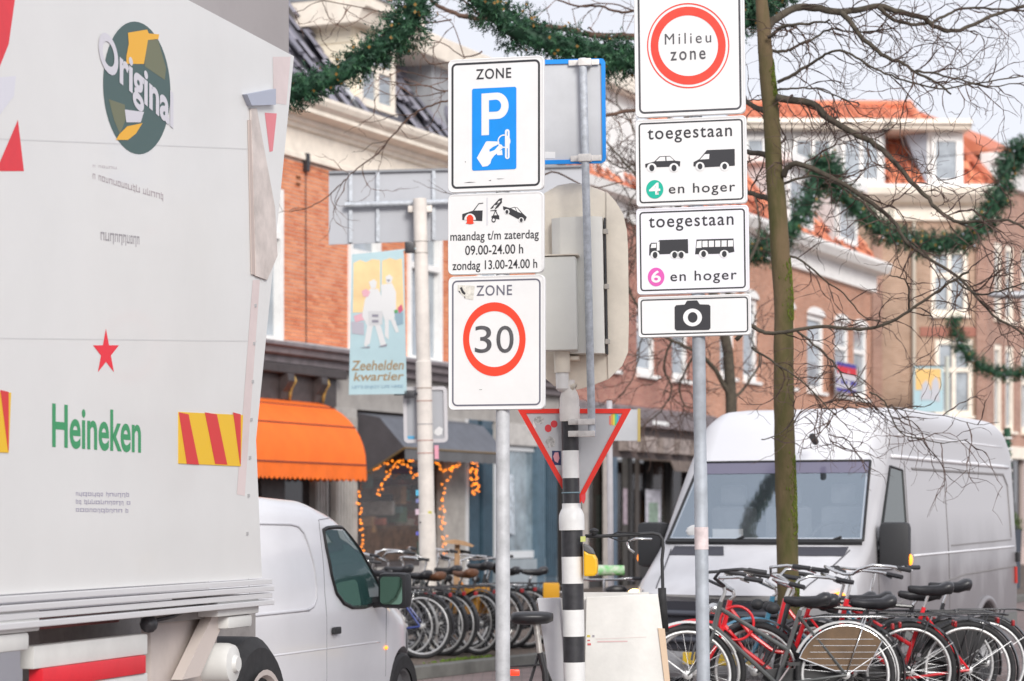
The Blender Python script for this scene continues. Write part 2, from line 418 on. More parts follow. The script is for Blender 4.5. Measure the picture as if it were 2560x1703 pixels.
one = MB().box(0, bl, -.007, .02, 0, bh).mesh('brick', BRK, bevel=.003)
for c in near: obj('brick', one, h, loc=(c[0]+random.uniform(-.002,.002), random.uniform(-.003,.002), c[1]))
ns = set(near); mb = MB()
for c in whole:
    if c not in ns: dy = random.uniform(-.003,.002); mb.box(c[0], c[0]+bl, -.011+dy, .02, c[1], c[1]+bh)
for c in part:      # cut bricks beside openings
    segs = [(max(c[0], xL), min(c[0]+bl, xR))]
    for q in holes:
        if c[1]+bh > q[2] and c[1] < q[3]:
            ns_ = []
            for a_, b_ in segs:
                if b_ <= q[0] or a_ >= q[1]: ns_.append((a_, b_)); continue
                if a_ < q[0]: ns_.append((a_, q[0]))
                if b_ > q[1]: ns_.append((q[1], b_))
            segs = ns_
    for a_, b_ in segs:
        if b_-a_ > .02: mb.box(a_, b_, -.011, .02, c[1], c[1]+bh)
mb.build('brickwork', BRK, h, kind='stuff')
for q in holes: window(h, q[0], q[1], q[2], q[3], y=.03, fw=.11, trans=.3, proud=.09, curtain=.3)
# cornice: moulded profile
cp = [(0,7.70),(-.07,7.70),(-.07,7.78),(-.05,7.80),(-.05,8.18),(-.12,8.20),(-.14,8.26),(-.20,8.28),(-.20,8.36),(-.46,8.40),(-.46,8.47),(-.54,8.54),(-.58,8.62),(-.58,8.68),(0,8.68)]
MB().extx(cp, xL-.3, xR+.1).build('cornice', TRIMC, h)
MB().extx([(-.53,8.685),(-.40,8.685),(-.40,8.70),(-.53,8.70)], xL, xR).build('gutter', mat('zinc', (.35,.36,.38), .5, .5, var=.2), h)
for px in (723, 745): 
    a_, b_ = A.hit(px+2, 397)[0], 0
xi, zi = A.hit(763, 408, -.03); MB().box(xi-.05, xi+.05, -.10, -.012, zi-.14, zi+.16).build('wall_bracket', DARKM, h, bevel=.005)
mb = MB(); mb.tube([(xi+.02, -.03, zi), (xi+.03, -.03, 6.0), (xi+.04, -.03, 4.6)], .008, 6); mb.tube([(xi+.05,-.06,zi+.02), (xi+.8,-.1,zi), (xi+2.2,-.12,zi-.12), (xi+3.4,-.1,zi)], .01, 6); mb.build('cable', DARKM, h)
for px, py in ((743, 443), (743, 460)):
    a_, b_ = A.hit(px, py); MB().box(a_-.06, a_+.06, -.035, -.012, b_-.02, b_+.02).build('iron_anchor', mat('rusty_iron', (.22,.09,.04), .9), h)
# roof: steep slope of dark pantiles
DT = randmat('dark_pantile', (.15,.15,.19), (.30,.29,.34), .55, bump=.2)
pb, pt = (-.30, 8.70), (1.75, 11.6)
slopebase(h, mat('roof_board', (.10,.10,.12), .9), xL, A.hit(1118,300,-.2)[0]+.95, (pb[0]+.06, pb[1]), (pt[0]+.06, pt[1]), x1t=A.hit(1118,300,-.2)[0]-1.2)
dx0, dx1 = A.hit(885, 200, -.05)[0], A.hit(990, 200, -.05)[0]
hx = A.hit(1118, 300, -.2)[0]
def rclip(x, z_): return not (dx0-.1 < x < dx1+.1 and z_ < 10.6) and x < hx + .9 - (z_-8.7)*.75
xs0 = A.hit(640, 200, 0)[0]
tiles(h, DT, xs0, xR, pb, pt, .30, .36, clip=rclip)
# hip with round ridge tiles
hm = MB().tube([(-.06,0,0),(.32,0,0)], [.12,.135], 10).mesh('ridge_tile', DT, smooth=True)
ha, hb = Vector((hx+.95, pb[0]-.02, 8.8)), Vector((hx+.95-2.15, pt[0]-.05, 11.6)); hd = (hb-ha); n_ = int(hd.length/.3)
for i in range(n_):
    o = obj('ridge_tile', hm, h); o.location = ha + hd*(i/n_); o.rotation_mode = 'QUATERNION'; o.rotation_quaternion = hd.to_track_quat('X', 'Z')
# dormer
dorm = MB().box(dx0, dx1, -.02, 2.2, 8.78, 10.31).build('dormer', mat('cream_boarding', (.88,.80,.64), .6, var=.08), h)
for i in range(7):
    MB().box(dx0-.022, dx0-.002, 0.0, 2.15, 8.9+i*.225, 8.9+i*.225+.205).build('dormer_board', MATS['cream_boarding'], h, bevel=.006)
DWm = TRIMC
zr0, zr1 = 9.0, 10.15
window(h, dx0+.14, dx1-.12, zr0-.05, 10.2, y=-.10, fw=.11, mull=2, trans=.42, trim=DWm, sill=False)
MB().extx([(-.30,10.30),(-.38,10.50),(-.48,10.56),(-.48,10.74),(2.3,10.74),(2.3,10.30)], dx0-.34, dx1+.34).build('dormer_cornice', TRIMC, h)
MB().box(dx0-.36, dx1+.36, -.52, 2.3, 10.743, 10.79).build('dormer_roof', MATS['zinc'], h)
MB().extx([(-.07,8.72),(.0,8.72),(.0,9.0),(-.07,9.0)], dx0-.02, dx1+.02).build('dormer_sill', DWm, h)
mb = MB(); mb.tube([(dx0-.07,-.22,8.8),(dx0-.07,1.7,11.3)], .05, 6); mb.build('lead_flashing', mat('lead', (.55,.56,.58), .6, .3, var=.2), h)
# neighbour's dormer right of the hip
nx0, nx1 = A.hit(1040, 130, -.2)[0], A.hit(1420, 130, -.2)[0]
nz0, nz1 = A.hit(1110, 159, -.2)[1], A.hit(1110, 100, -.2)[1]
nh = A.thing('cream_fascia_dormer', 'wide flat topped dormer with a deep cream fascia behind the top of the ZONE sign', 'dormer')
MB().box(A.hit(1085,200,0)[0], nx1, .05, 2.6, 8.7, nz0).build('dormer_wall', mat('grey_cladding', (.36,.37,.39), .8, var=.1), nh)
MB().extx([(.0,nz0),(-.25,nz0+.03),(-.3,nz1),(2.8,nz1),(2.8,nz0)], nx0, nx1).build('fascia', TRIMC, nh, bevel=.02)
# chimney
cx0, cz0 = A.hit(822, 20, 2.2); cx1, _ = A.hit(945, 20, 2.2)
MB().box(cx0+.15, cx1, 1.9, 2.6, 10.5, 12.4).build('chimney', brickmat('chimney_brick', (.42,.13,.07), (.50,.18,.10), (.4,.3,.25)), h)

# ---- shop front
SHD = mat('shop_dark_brown', (.055,.045,.045), .5, var=.3, vs=6)
SHG = mat('shop_stone_grey', (.36,.34,.32), .7, var=.15, vs=3)
SHP = mat('cornice_purple_grey', (.22,.19,.20), .6, var=.25, vs=4)
MB().extx([(0,4.18),(-.22,4.2),(-.24,4.3),(-.36,4.34),(-.38,4.44),(-.46,4.46),(-.46,4.52),(0,4.56)], xL, xR).build('shop_cornice', SHP, h)
MB().extx([(-.40,4.525),(-.02,4.57),(-.02,4.60),(-.40,4.55)], A.hit(705,890)[0], xR).build('cornice_flashing', MATS['lead'], h)
def X(px, py=1000, y=0): return A.hit(px, py, y)[0]
def Zz(px, py, y=0): return A.hit(px, py, y)[1]
xc = X(845, 930, -.2)
MB().box(xL, xc, -.17, 0.0, 3.55, 4.18).build('shop_fascia', SHD, h)
MB().box(xL, xc+.12, -.32, -.175, 4.02, 4.178).build('shop_moulding', SHD, h, bevel=.02)
MB().box(xc+.002, xR, -.06, 0.0, 3.55, 4.178).build('stone_frieze', SHG, h)
GOLD = mat('old_gold', (.42,.27,.08), .5, .4, var=.4, vs=30)
for px in (716, 800):
    a_ = X(px, 960, -.25)
    co_ = MB().extx([(-.17,4.02),(-.34,4.02),(-.36,3.9),(-.30,3.8),(-.24,3.72),(-.22,3.6),(-.175,3.55)], a_-.11, a_+.11).build('corbel', SHD, h, bevel=.01)
    MB().tube([(a_+.12,-.33,3.98),(a_+.13,-.35,3.9),(a_+.13,-.29,3.8),(a_+.13,-.25,3.7),(a_+.13,-.24,3.58)], [.022,.03,.018,.03,.02], 8).build('gilding', GOLD, co_, smooth='full')
# ground floor: dark interior, glass, pilasters, doors
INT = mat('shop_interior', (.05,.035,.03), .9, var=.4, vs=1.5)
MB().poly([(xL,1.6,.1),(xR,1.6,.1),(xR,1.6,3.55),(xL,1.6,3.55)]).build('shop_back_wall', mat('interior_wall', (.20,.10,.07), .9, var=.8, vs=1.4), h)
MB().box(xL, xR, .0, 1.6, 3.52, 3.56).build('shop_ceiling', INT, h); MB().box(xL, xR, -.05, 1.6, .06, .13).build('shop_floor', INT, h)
def pil(px0, px1, m, z0=.12, z1=3.55, d=-.10, name='pilaster'):
    a_, b_ = X(px0, 1300, d), X(px1, 1300, d); n = max(1, round((b_-a_)/.11))
    mb = MB(); mb.box(a_, b_, d, .05, z0, z1); 
    return_ = mb.build(name, m, h, bevel=.01)
    mb = MB()
    for i in range(n): mb.box(a_+(b_-a_)*(i+.25)/n, a_+(b_-a_)*(i+.7)/n, d-.025, d, z0+.3, z1-.15)
    mb.build('fluting', m, return_, bevel=.006)
STN = mat('stone_pilaster', (.40,.38,.36), .75, var=.18, vs=4)
TEAL = mat('petrol_paint', (.045,.085,.12), .4, var=.2, vs=4)
pil(790, 812, STN); pil(842, 893, STN); pil(1108, 1163, STN); pil(1164, 1172, mat('white_pilaster', (.55,.55,.56), .6)); pil(1174, 1196, TEAL); pil(1206, 1232, TEAL)
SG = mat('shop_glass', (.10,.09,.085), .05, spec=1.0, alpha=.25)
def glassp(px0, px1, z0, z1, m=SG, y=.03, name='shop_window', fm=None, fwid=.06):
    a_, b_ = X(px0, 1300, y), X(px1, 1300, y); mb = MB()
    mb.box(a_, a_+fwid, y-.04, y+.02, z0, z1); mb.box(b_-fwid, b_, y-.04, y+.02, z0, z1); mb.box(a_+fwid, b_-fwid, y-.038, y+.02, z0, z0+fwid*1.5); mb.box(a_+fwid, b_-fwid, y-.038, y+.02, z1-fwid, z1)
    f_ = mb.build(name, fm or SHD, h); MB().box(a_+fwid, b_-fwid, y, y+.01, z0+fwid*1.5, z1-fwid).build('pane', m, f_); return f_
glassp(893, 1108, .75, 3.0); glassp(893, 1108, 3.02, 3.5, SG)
MB().box(X(893,1400), X(1108,1400), -.06, .06, .12, .745).build('stall_riser', STN, h, bevel=.01)
glassp(560, 640, .5, 3.4); glassp(700, 790, .4, 3.4, mat('dark_door_glass', (.03,.025,.025), .1), fm=SHD)
MB().box(X(640,1300), X(700,1300), -.1, .05, .12, 3.55).build('pilaster', SHD, h, bevel=.01)
glassp(812, 842, .12, 3.2, MATS['dark_door_glass'], fm=STN, name='doorway')
# pale blue-grey shop right of the stone one
glassp(1196, 1206, .12, 3.3, MATS['dark_door_glass'], fm=TEAL, fwid=.03)
BG = mat('shop_blue_grey', (.30,.34,.37), .6, var=.15, vs=3)
MB().box(X(1233,1400), X(1385,1400), -.08, .06, .12, .80).build('stall_riser', BG, h, bevel=.01)
wf = glassp(1233, 1345, .82, 3.1, mat('blue_shop_glass', (.24,.30,.34), .08, spec=1, var=.6, vs=1.1), fm=mat('pale_shop_frame', (.62,.64,.66), .5), fwid=.10)
MB().box(X(1233,1300), X(1385,1300), -.09, .04, 3.11, 3.55).build('shop_fascia', mat('pale_fascia', (.5,.48,.46), .7, var=.2), h, bevel=.01)
pil(1345, 1362, mat('blue_grey_paint', (.10,.16,.21), .5, var=.15)); pil(1366, 1392, TEAL)
pst = MB(); a_ = X(1258, 1330); pst.poly([(a_,-.055,1.35),(a_+.45,-.055,1.30),(a_+.38,-.055,2.5),(a_-.1,-.055,2.55)]); pst.build('window_poster', mat('poster_pale', (.5,.56,.62), .5, var=.5, vs=7), h)
random.seed(77)
for i in range(46):
    x_ = random.uniform(X(900,1300,.5), X(1105,1300,.5)); z_ = random.uniform(.85, 2.7); w_, h_ = random.uniform(.06,.3), random.uniform(.08,.38)
    c_ = random.choice([(.55,.15,.09),(.12,.26,.16),(.60,.34,.16),(.60,.56,.52),(.07,.07,.09),(.75,.66,.55),(.14,.30,.27)])
    MB().box(x_, x_+w_, random.uniform(.3,.9), 1.0, z_, z_+h_).build('display_item', mat('display_%d' % (i % 14), c_, .7, var=.4, vs=6), h, bevel=.01)
# side poster and sign things in the window
MB().box(X(972,1200,.02), X(1040,1200,.02), -.03, -.02, 2.45, 2.58).build('window_lettering_strip', mat('dark_blue_strip', (.05,.05,.12), .6), h)
MB().box(X(905,1300,.6), X(1050,1300,.6), .6, .9, .85, 1.5).build('window_display', mat('brown_display', (.22,.12,.07), .8, var=.5, vs=6), h)

# ---- orange barrel awning
ax0, ax1 = X(470, 1000, 0), X(770, 1010, 0)
ob = Fr(A.loc, HA)
aw = A.thing('orange_awning', 'bright orange curved awning with scalloped edge over the left shop window', 'awning')
OR = mat('orange_canvas', (.90,.165,.012), .7, var=.10, vs=2.5, bump=.25, bs=6)
SEAM = mat('awning_seam', (.16,.035,.03), .8)
prof = [(-.02,3.62)] + [(-1.12*math.sin(R(a_)), 2.52+1.08*math.cos(R(a_))) for a_ in range(9, 91, 9)]
cuts = [0, 3, 6, 10]
for i in range(3):
    seg = prof[cuts[i]:cuts[i+1]+1]
    mb = MB(); mb.extx(seg, ax0, ax1, close=False); mb.build('canvas_panel', OR, aw, smooth=True)
    q = prof[cuts[i+1]]
    MB().box(ax0, ax1+.01, q[0]-.012, q[0]+.01, q[1]-.012, q[1]+.012).build('seam', SEAM, aw)
for xe_ in (ax0, ax1):
    MB().poly([(xe_, y_, z_) for y_, z_ in prof] + [(xe_, 0, 2.52)]).build('canvas_side', OR, aw)
val = [(0, 2.50)]; n_ = 26; vp = []
for i in range(n_*6+1):
    t_ = i/(n_*6); vp.append((ax0+(ax1-ax0)*t_, 2.29-.045*abs(math.sin(t_*n_*math.pi))))
mb = MB(); mb.strip([(x, -1.125-.01*math.sin(x*9), z_) for x, z_ in vp], [(x, -1.122, 2.51) for x, z_ in vp], closed=False); mb.build('valance', OR, aw)
vs_ = [(-1.12+1.12*i/60, 2.29-.045*abs(math.sin(i/60*9*math.pi))) for i in range(61)]
mb = MB(); mb.strip([(ax1+.003, y_, z_) for y_, z_ in vs_], [(ax1+.003, y_, 2.51) for y_, z_ in vs_], closed=False); mb.build('valance', OR, aw)

# ---- grey awning
bx0_, bx1_ = X(886, 1060, 0), X(1150, 1060, 0)
ga = A.thing('grey_awning', 'charcoal grey sloping awning above the shop window with fairy lights', 'awning')
GC = mat('charcoal_canvas', (.075,.07,.078), .8, var=.15, vs=3, bump=.2, bs=8)
GL = mat('slate_canvas', (.13,.14,.165), .75, var=.15, vs=3, bump=.2, bs=8)
zt0, zf0 = 3.50, 2.86
MB().extx([(-.02,zt0),(-.5,zt0-.1),(-1.0,zf0)], bx0_, bx1_, close=False).build('canvas', GL, ga)
MB().poly([(bx0_,-.02,zt0),(bx0_,-.5,zt0-.1),(bx0_,-1.0,zf0),(bx0_,-.02,2.30)]).build('canvas_side', GC, ga)
mb = MB(); vp = [(bx0_+(bx1_-bx0_)*i/80, zf0-.20-.008*math.sin(i*1.1)) for i in range(81)]
mb.strip([(x,-1.005-.012*math.sin(x*7),z_) for x,z_ in vp],[(x,-1.0,zf0) for x,z_ in vp],closed=False); mb.build('valance', mat('valance_grey', (.12,.12,.125), .8, var=.1), ga)
mb = MB(); mb.tube([(bx0_,-1.0,zf0),(bx0_,-.02,2.30)], .02, 8); mb.tube([(bx0_,-1.0,zf0),(bx1_,-1.0,zf0)], .018, 8); mb.build('awning_frame', mat('brass_rail', (.25,.17,.08), .5, .5), ga)

# ---- fairy lights
fl_ = A.thing('fairy_lights', 'string of warm orange fairy lights framing the shop window under the grey awning', 'string lights')
BULB = mat('warm_bulb', (1.0,.27,.02), .4, emit=1.6)
bm_ = MB().ball((0,0,0), .0155, 8, 6).mesh('bulb', BULB, smooth='full')
random.seed(3); pts_ = []
def along(ps, n, j=3):
    L = [math.dist(ps[i], ps[i+1]) for i in range(len(ps)-1)]; T = sum(L)
    for k in range(n):
        t_ = T*(k+.5)/n; i = 0
        while i < len(L)-1 and t_ > L[i]: t_ -= L[i]; i += 1
        f = t_/L[i]; pts_.append((ps[i][0]+(ps[i+1][0]-ps[i][0])*f+random.uniform(-j,j), ps[i][1]+(ps[i+1][1]-ps[i][1])*f+random.uniform(-j,j)))
along([(897,1225),(898,1300),(902,1350),(903,1410)], 22, 5); along([(925,1175),(955,1150),(985,1162),(1030,1150)], 30, 7)
along([(940,1240),(965,1190),(985,1165)], 16, 5); along([(1015,1160),(1035,1195),(1050,1180)], 10)
along([(1085,1150),(1105,1178),(1130,1172),(1145,1155)], 18, 4); along([(1145,1155),(1110,1200),(1103,1280),(1110,1350),(1112,1400)], 38, 7)
along([(1175,1158),(1195,1155)], 8, 5); along([(1182,1165),(1185,1200),(1188,1235)], 40, 10)
for px, py in pts_:
    a_, b_ = A.hit(px, py, -.16); obj('bulb', bm_, fl_, loc=(a_, -.16+random.uniform(-.03,.0), b_))
wp = []
for run in ([(897,1160),(897,1225),(898,1300),(903,1410)], [(897,1160),(955,1150),(1030,1148),(1145,1155),(1195,1155)], [(1145,1155),(1110,1200),(1103,1280),(1112,1400)], [(1185,1155),(1187,1235)]):
    wp.append([(A.hit(a_,b_,-.15)[0], -.15, A.hit(a_,b_,-.15)[1]) for a_, b_ in run])
mb = MB(); [mb.tube(q, .004, 4) for q in wp]; mb.build('light_wire', DARKM, fl_)

# ================================================================== row of houses further along the same street
def wpx(fr, l): return [rect(fr, *q) for q in l]
B1 = brickmat('red_brown_brick', (.34,.12,.09), (.46,.20,.145), (.48,.38,.33))
B2 = brickmat('salmon_brick', (.46,.20,.12), (.58,.28,.18), (.55,.45,.38))
B3 = brickmat('tan_brick', (.42,.27,.185), (.52,.35,.25), (.52,.43,.36))
B4 = brickmat('brown_brick', (.36,.195,.145), (.46,.27,.205), (.48,.38,.33))
OT = randmat('orange_pantile', (.46,.13,.08), (.82,.30,.16), .7, bump=.2)
# house with white fascia
xa_ = xR + .12; xb_ = X(1765, 900)
h2 = A.thing('white_fascia_house', 'reddish brick house with white windows and white dormer, half hidden by the sign posts', 'house')
win = wpx(A, [(1415,1462,845,985), (1500,1545,840,970), (1592,1640,838,965), (1680,1722,848,975)])
hz0, hz1 = 5.15, 6.75
hol = [(q[0], q[1], 4.95, 6.55) for q in win]
wall(h2, B1, xa_, xb_, 4.2, 8.3, hol)
for q in hol: window(h2, *q, fw=.13, trans=.3, proud=.02)
MB().extx([(0,8.3),(-.1,8.32),(-.1,8.7),(-.45,8.75),(-.5,8.95),(0,8.95)], xa_, xb_).build('cornice', TRIM, h2)
slopebase(h2, OT, xa_, xb_, (-.3,8.95), (1.6,11.2))
tiles(h2, OT, xa_, xb_, (-.34,8.95), (1.56,11.2), .25, .33)
q0, q1 = X(1470,400,-.1), X(1590,400,-.1)
MB().box(q0, q1, -.1, 2.0, 8.96, 11.1).build('dormer', TRIM, h2)
MB().box(q0-.3, q1+.3, -.45, 2.0, 11.1, 11.5).build('dormer_cornice', TRIMC, h2, bevel=.03)
MB().extx([(0,3.7),(-.3,3.72),(-.35,4.1),(0,4.2)], xa_, xb_).build('shop_cornice', SHP, h2)
MB().box(xa_, xb_, -.05, .1, 3.0, 3.7).build('shop_fascia', mat('brown_fascia', (.10,.075,.07), .6, var=.4), h2)
def shopfront(root, x0, x1, m, gm_, n, z1=3.0):
    wd = (x1-x0)/n
    MB().poly([(x0,1.5,.1),(x1,1.5,.1),(x1,1.5,z1),(x0,1.5,z1)]).build('shop_back_wall', MATS['interior_wall'], root)
    for i in range(n):
        a_ = x0+wd*i; MB().box(a_+.3, a_+wd*random.uniform(.4,.8), .6, .9, .3, random.uniform(1.0,2.3)).build('window_display', mat('display_%d' % random.randint(0,13), (.2,.2,.2), .7), root); MB().box(a_, a_+.16, -.06, .12, .12, z1).build('pilaster', m, root)
        f_ = MB().box(a_+.16, a_+wd, -.02, .1, .12, .7).build('stall_riser', m, root)
        MB().box(a_+.18, a_+wd-.02, .05, .06, .7, z1-.02).build('shop_pane', gm_[i % len(gm_)], root)
gA = mat('shop_glass_dark', (.02,.022,.026), .1, spec=.5, alpha=.55); gB = mat('shop_glass_brown', (.05,.045,.04), .1, spec=.5, alpha=.45)
shopfront(h2, xa_, xb_, mat('dark_shop_paint', (.03,.028,.028), .6), [gA, gB, gA], 7)
MB().box(X(1600,1010), X(1640,1010), -.32, -.05, 3.78, 4.0).build('shop_sign', WHITE, h2)
random.seed(31)
for px0_, px1_, z0_, z1_, c_ in ((1400,1442,.2,3.0,(.02,.045,.06)), (1446,1462,.1,3.0,(.40,.36,.33)), (1500,1516,.1,3.0,(.42,.38,.35)), (1518,1534,.1,3.0,(.09,.13,.18)), (1548,1560,.1,3.0,(.05,.045,.04)), (1580,1590,.1,3.0,(.06,.05,.045))):
    MB().box(X(px0_,1200), X(px1_,1200), -.09, -.061, z0_, z1_).build('door_panel', mat('front_%d' % px0_, c_, .6, var=.2), h2, bevel=.01)
for px0_, px1_, z0_, z1_, c_ in ((1604,1642,1.1,2.3,(.50,.49,.55)), (1612,1634,1.4,2.0,(.22,.30,.24)), (1548,1558,1.5,2.3,(.35,.28,.32))):
    MB().box(X(px0_,1200), X(px1_,1200), -.10 if px0_ != 1612 else -.112, -.095 if px0_ != 1612 else -.101, z0_, z1_).build('poster', mat('poster_%d' % px0_, c_, .6, var=.4, vs=9), h2)
MB().extx([(-.06,3.0),(-.9,2.95),(-1.0,2.7),(-.98,2.7),(-.88,2.92),(-.06,2.97)], X(1585,1200), xb_-.4).build('shop_canopy', mat('brown_canopy', (.13,.10,.085), .8, var=.4, vs=4), h2)
for k in range(5): MB().box(X(1540,1100)+k*1.1, X(1540,1100)+k*1.1+.7, -.30, -.055, 3.15, 3.5).build('fascia_lettering_board', mat('faded_board', (.30,.25,.23), .7, var=.5, vs=6), h2)
# salmon house
xc_ = X(2178, 800)
h3 = A.thing('salmon_brick_house', 'salmon brick house with tall white arched windows and white gutter, behind the bare tree', 'house')
winl = [(1850,1892,820,1000), (1995-8,2010+8,800,1030), (2018,2062,765,1010), (2084,2122,778,1010), (2132,2170,785,1010)]
hol = [(q[0], q[1], 5.2, 7.35) for q in wpx(A, [(1800,1838,0,1), (1858,1896,0,1), (1952,1988,0,1), (2018,2062,0,1), (2086,2124,0,1), (2134,2170,0,1)])]
wall(h3, B2, xb_+.003, xc_, 4.1, 8.45, hol)
for q in hol:
    window(h3, *q, fw=.13, trans=.35, proud=.02)
    aw_ = q[1]-q[0]; MB().ext([(q[0],7.351)] + [((q[0]+q[1])/2-aw_/2*math.cos(R(t_)), 7.351+.22*math.sin(R(t_))) for t_ in range(0,181,20)] + [(q[1],7.351)], -.03, .02).build('window_arch', TRIM, h3)
MB().extx([(0,8.45),(-.12,8.47),(-.14,8.95),(-.5,9.0),(-.62,9.2),(-.62,9.3),(0,9.3)], xb_+.003, xc_+.15).build('cornice', TRIM, h3)
slopebase(h3, OT, xb_, xc_, (-.3,9.3), (1.9,12.0))
tiles(h3, OT, xb_, xc_, (-.34,9.3), (1.86,12.0), .26, .34)
for (l, r_) in ((1960, 2030), (2085, 2140)):
    a_, b_ = X(l, 560, -.1), X(r_, 560, -.1)
    MB().box(a_, b_, -.1, 2.2, 9.32, 11.2).build('dormer', mat('grey_white_paint', (.6,.6,.6), .6, var=.15), h3)
    window(h3, a_+.15, b_-.15, 9.6, 10.9, y=-.2, fw=.12, sill=False); MB().box(a_-.25, b_+.25, -.4, 2.2, 11.2, 11.45).build('dormer_cornice', TRIM, h3, bevel=.03)
shopfront(h3, xb_, xc_, mat('brown_shop_paint', (.12,.10,.09), .6), [gA, gB], 8, 3.3)
MB().extx([(0,3.3),(-.25,3.35),(-.3,4.0),(0,4.1)], xb_, xc_).build('shop_cornice', SHG, h3)
# red, white and blue poster flag
fx, fz = A.hit(2116, 945, -.3)
ft = A.thing('striped_banner', 'small red, white and blue crossed banner on the salmon brick front between white windows', 'banner')
NV = mat('flag_blue', (.06,.05,.30), .7); RD = mat('flag_red', (.62,.03,.05), .7)
def fl2(px0, px1, t_, b_, m, y): q = rect(A, px0, px1, t_, b_, y); MB().poly([(q[0],y,q[2]),(q[1],y,q[2]),(q[1],y,q[3]),(q[0],y,q[3])]).build('cloth_field', m, ft)
q = rect(A, 2091, 2141, 907, 982, -.3); MB().box(q[0], q[1], -.3, -.28, q[2], q[3]).build('cloth', mat('flag_white', (.6,.58,.62), .8), ft)
fl2(2091,2141,908,918,NV,-.303); fl2(2093,2141,918,936,RD,-.303); fl2(2091,2141,950,962,NV,-.303); fl2(2091,2141,972,981,NV,-.303)
mb = MB(); y = -.306
for pg in ([(2108,930),(2116,945),(2112,960),(2104,945)], [(2122,925),(2126,960),(2118,965)], [(2095,940),(2104,955),(2096,962)]): mb.poly([(a_, y, b_) for a_, b_ in A.poly(pg, y)])
mb.build('cloth_field', MATS['flag_white'], ft)

# ================================================================== corner building facing the camera
C = Fr((P(2178, 1300, 76).x, 76, 0), 2.0)
def CX(px, py=700, y=0): return C.hit(px, py, y)[0]
def CZ(px, py, y=0): return C.hit(px, py, y)[1]
h4 = C.thing('mansard_corner_building', 'tan brick corner building with cream cornice and orange tiled mansard at the street end', 'building')
x0c, x1c = CX(1840), CX(2458)
zc = CZ(2300, 556); zc2 = CZ(2300, 476)
w1_ = rect(C, 2328, 2420, 622, 788); w2_ = rect(C, 2338, 2432, 848, 1040); w3_ = rect(C, 2345, 2425, 1110, 1290)
wall(h4, B3, x0c, x1c, .1, zc, [w1_, w2_, w3_])
for q in (w1_, w2_, w3_): window(h4, *q, fw=.14, mull=2, trans=.4, proud=.05, trim=TRIMC, pane=PANEL)
MB().extx([(0,zc),(-.15,zc+.05),(-.15,zc+.5),(-.5,zc+.58),(-.75,zc+.8),(-.8,zc2),(.3,zc2+.02)], x0c, x1c+.4).build('cornice', TRIMC, h4)
MB().extx([(-.6,zc2),(-.3,zc2+.01),(-.3,zc2+.15),(-.6,zc2+.12)], x0c, x1c+.3).build('gutter', TRIM, h4)
for px in (2192, 2452):
    a_ = CX(px); MB().box(a_-.16, a_+.16, -.10, -.002, .1, zc-.05).build('brick_pilaster', B4, h4)
a_ = CX(2283); MB().tube([(a_,-.1,.2),(a_,-.1,zc)], .06, 8).build('downpipe', mat('beige_pipe', (.55,.5,.42), .6), h4, smooth=True)
MB().box(CX(2300), CX(2458), -.05, -.002, CZ(2350,845)+.05, CZ(2350,845)+.35).build('string_course', mat('reddish_band', (.36,.15,.11), .8), h4)
zm = CZ(2300, 330)
pb, pt = (-.35, zc2+.1), (1.2, zm+.1)
slopebase(h4, OT, x0c, x1c+.3, (pb[0]+.07,pb[1]), (pt[0]+.07,pt[1]), x1t=x1c-.9)
gx = CX(1900, 400); dlx0, dlx1 = CX(1850,400,-.3), CX(2212,400,-.3); drx0, drx1 = CX(2318,400,-.3), CX(2408,400,-.3)
slope_end = lambda z_: x1c+.35 - (z_-zc2)*.62
tiles(h4, OT, dlx1+.02, x1c+.3, pb, pt, .26, .36, clip=lambda x, z_: not (drx0 < x < drx1) and x < slope_end(z_))
# upper roof to the ridge
zr_ = CZ(2250, 262, 3.5); pb2, pt2 = (.2, zm+.15), (3.6, zr_)
slopebase(h4, OT, x0c, CX(2328,330), (pb2[0],pb2[1]-.07), (pt2[0],pt2[1]-.07), x1t=CX(2275,270,3.5))
tiles(h4, OT, x0c, CX(2330,330), pb2, pt2, .26, .36, limit=0, clip=lambda x, z_: x < CX(2328,330) - (z_-pb2[1])*.75)
MB().tube([(x0c,3.6,zr_),(CX(2272,270,3.6),3.6,zr_+.02)], .14, 8).build('ridge', OT, h4, smooth=True)
MB().tube([(CX(2272,270,3.6),3.6,zr_+.05),(CX(2310,320,.3),.4,zm+.2)], .14, 8).build('hip_ridge', OT, h4, smooth=True)
MB().tube([(x1c-.95,1.1,zm+.2),(x1c+.35,-.3,zc2+.15)], .13, 8).build('hip_ridge', OT, h4, smooth=True)
for (a_, b_, nm, cols_) in ((dlx0, dlx1, 3, 0), (drx0, drx1, 1, 1)):
    MB().box(a_, b_, -.3, 2.4, zc2+.1, zm-.05).build('dormer', TRIM if cols_ else MATS['grey_white_paint'], h4)
    zf = CZ(2300, 322); MB().extx([(-.9,zm-.05),(-1.0,zm+.25),(-1.05,zf),(2.4,zf),(2.4,zm-.05)], a_-.5 if cols_==0 else a_-1.5, b_+.12).build('dormer_cornice', TRIMC, h4)
    wd = (b_-a_)/nm
    for i in range(nm): window(h4, a_+wd*i+.12, a_+wd*(i+1)-.12, zc2+.15, zm-.2, y=-.42, fw=.13, mull=2 if nm > 1 else 1, pane=PANEL, sill=False)
MB().poly([(drx0,-.3,zc2+.1),(drx0,-.3,zm-.1),(drx0-.62,1.0,zm-.1)]).build('dormer_cheek', mat('zinc_cheek', (.40,.42,.47), .5, .3), h4)
MB().poly([(drx0-.01,-.32,zc2+.1),(drx0-.01,-.32,zm-.1),(drx0-.66,-.0,zm-.1)]).build('dormer_cheek', MATS['zinc_cheek'], h4)

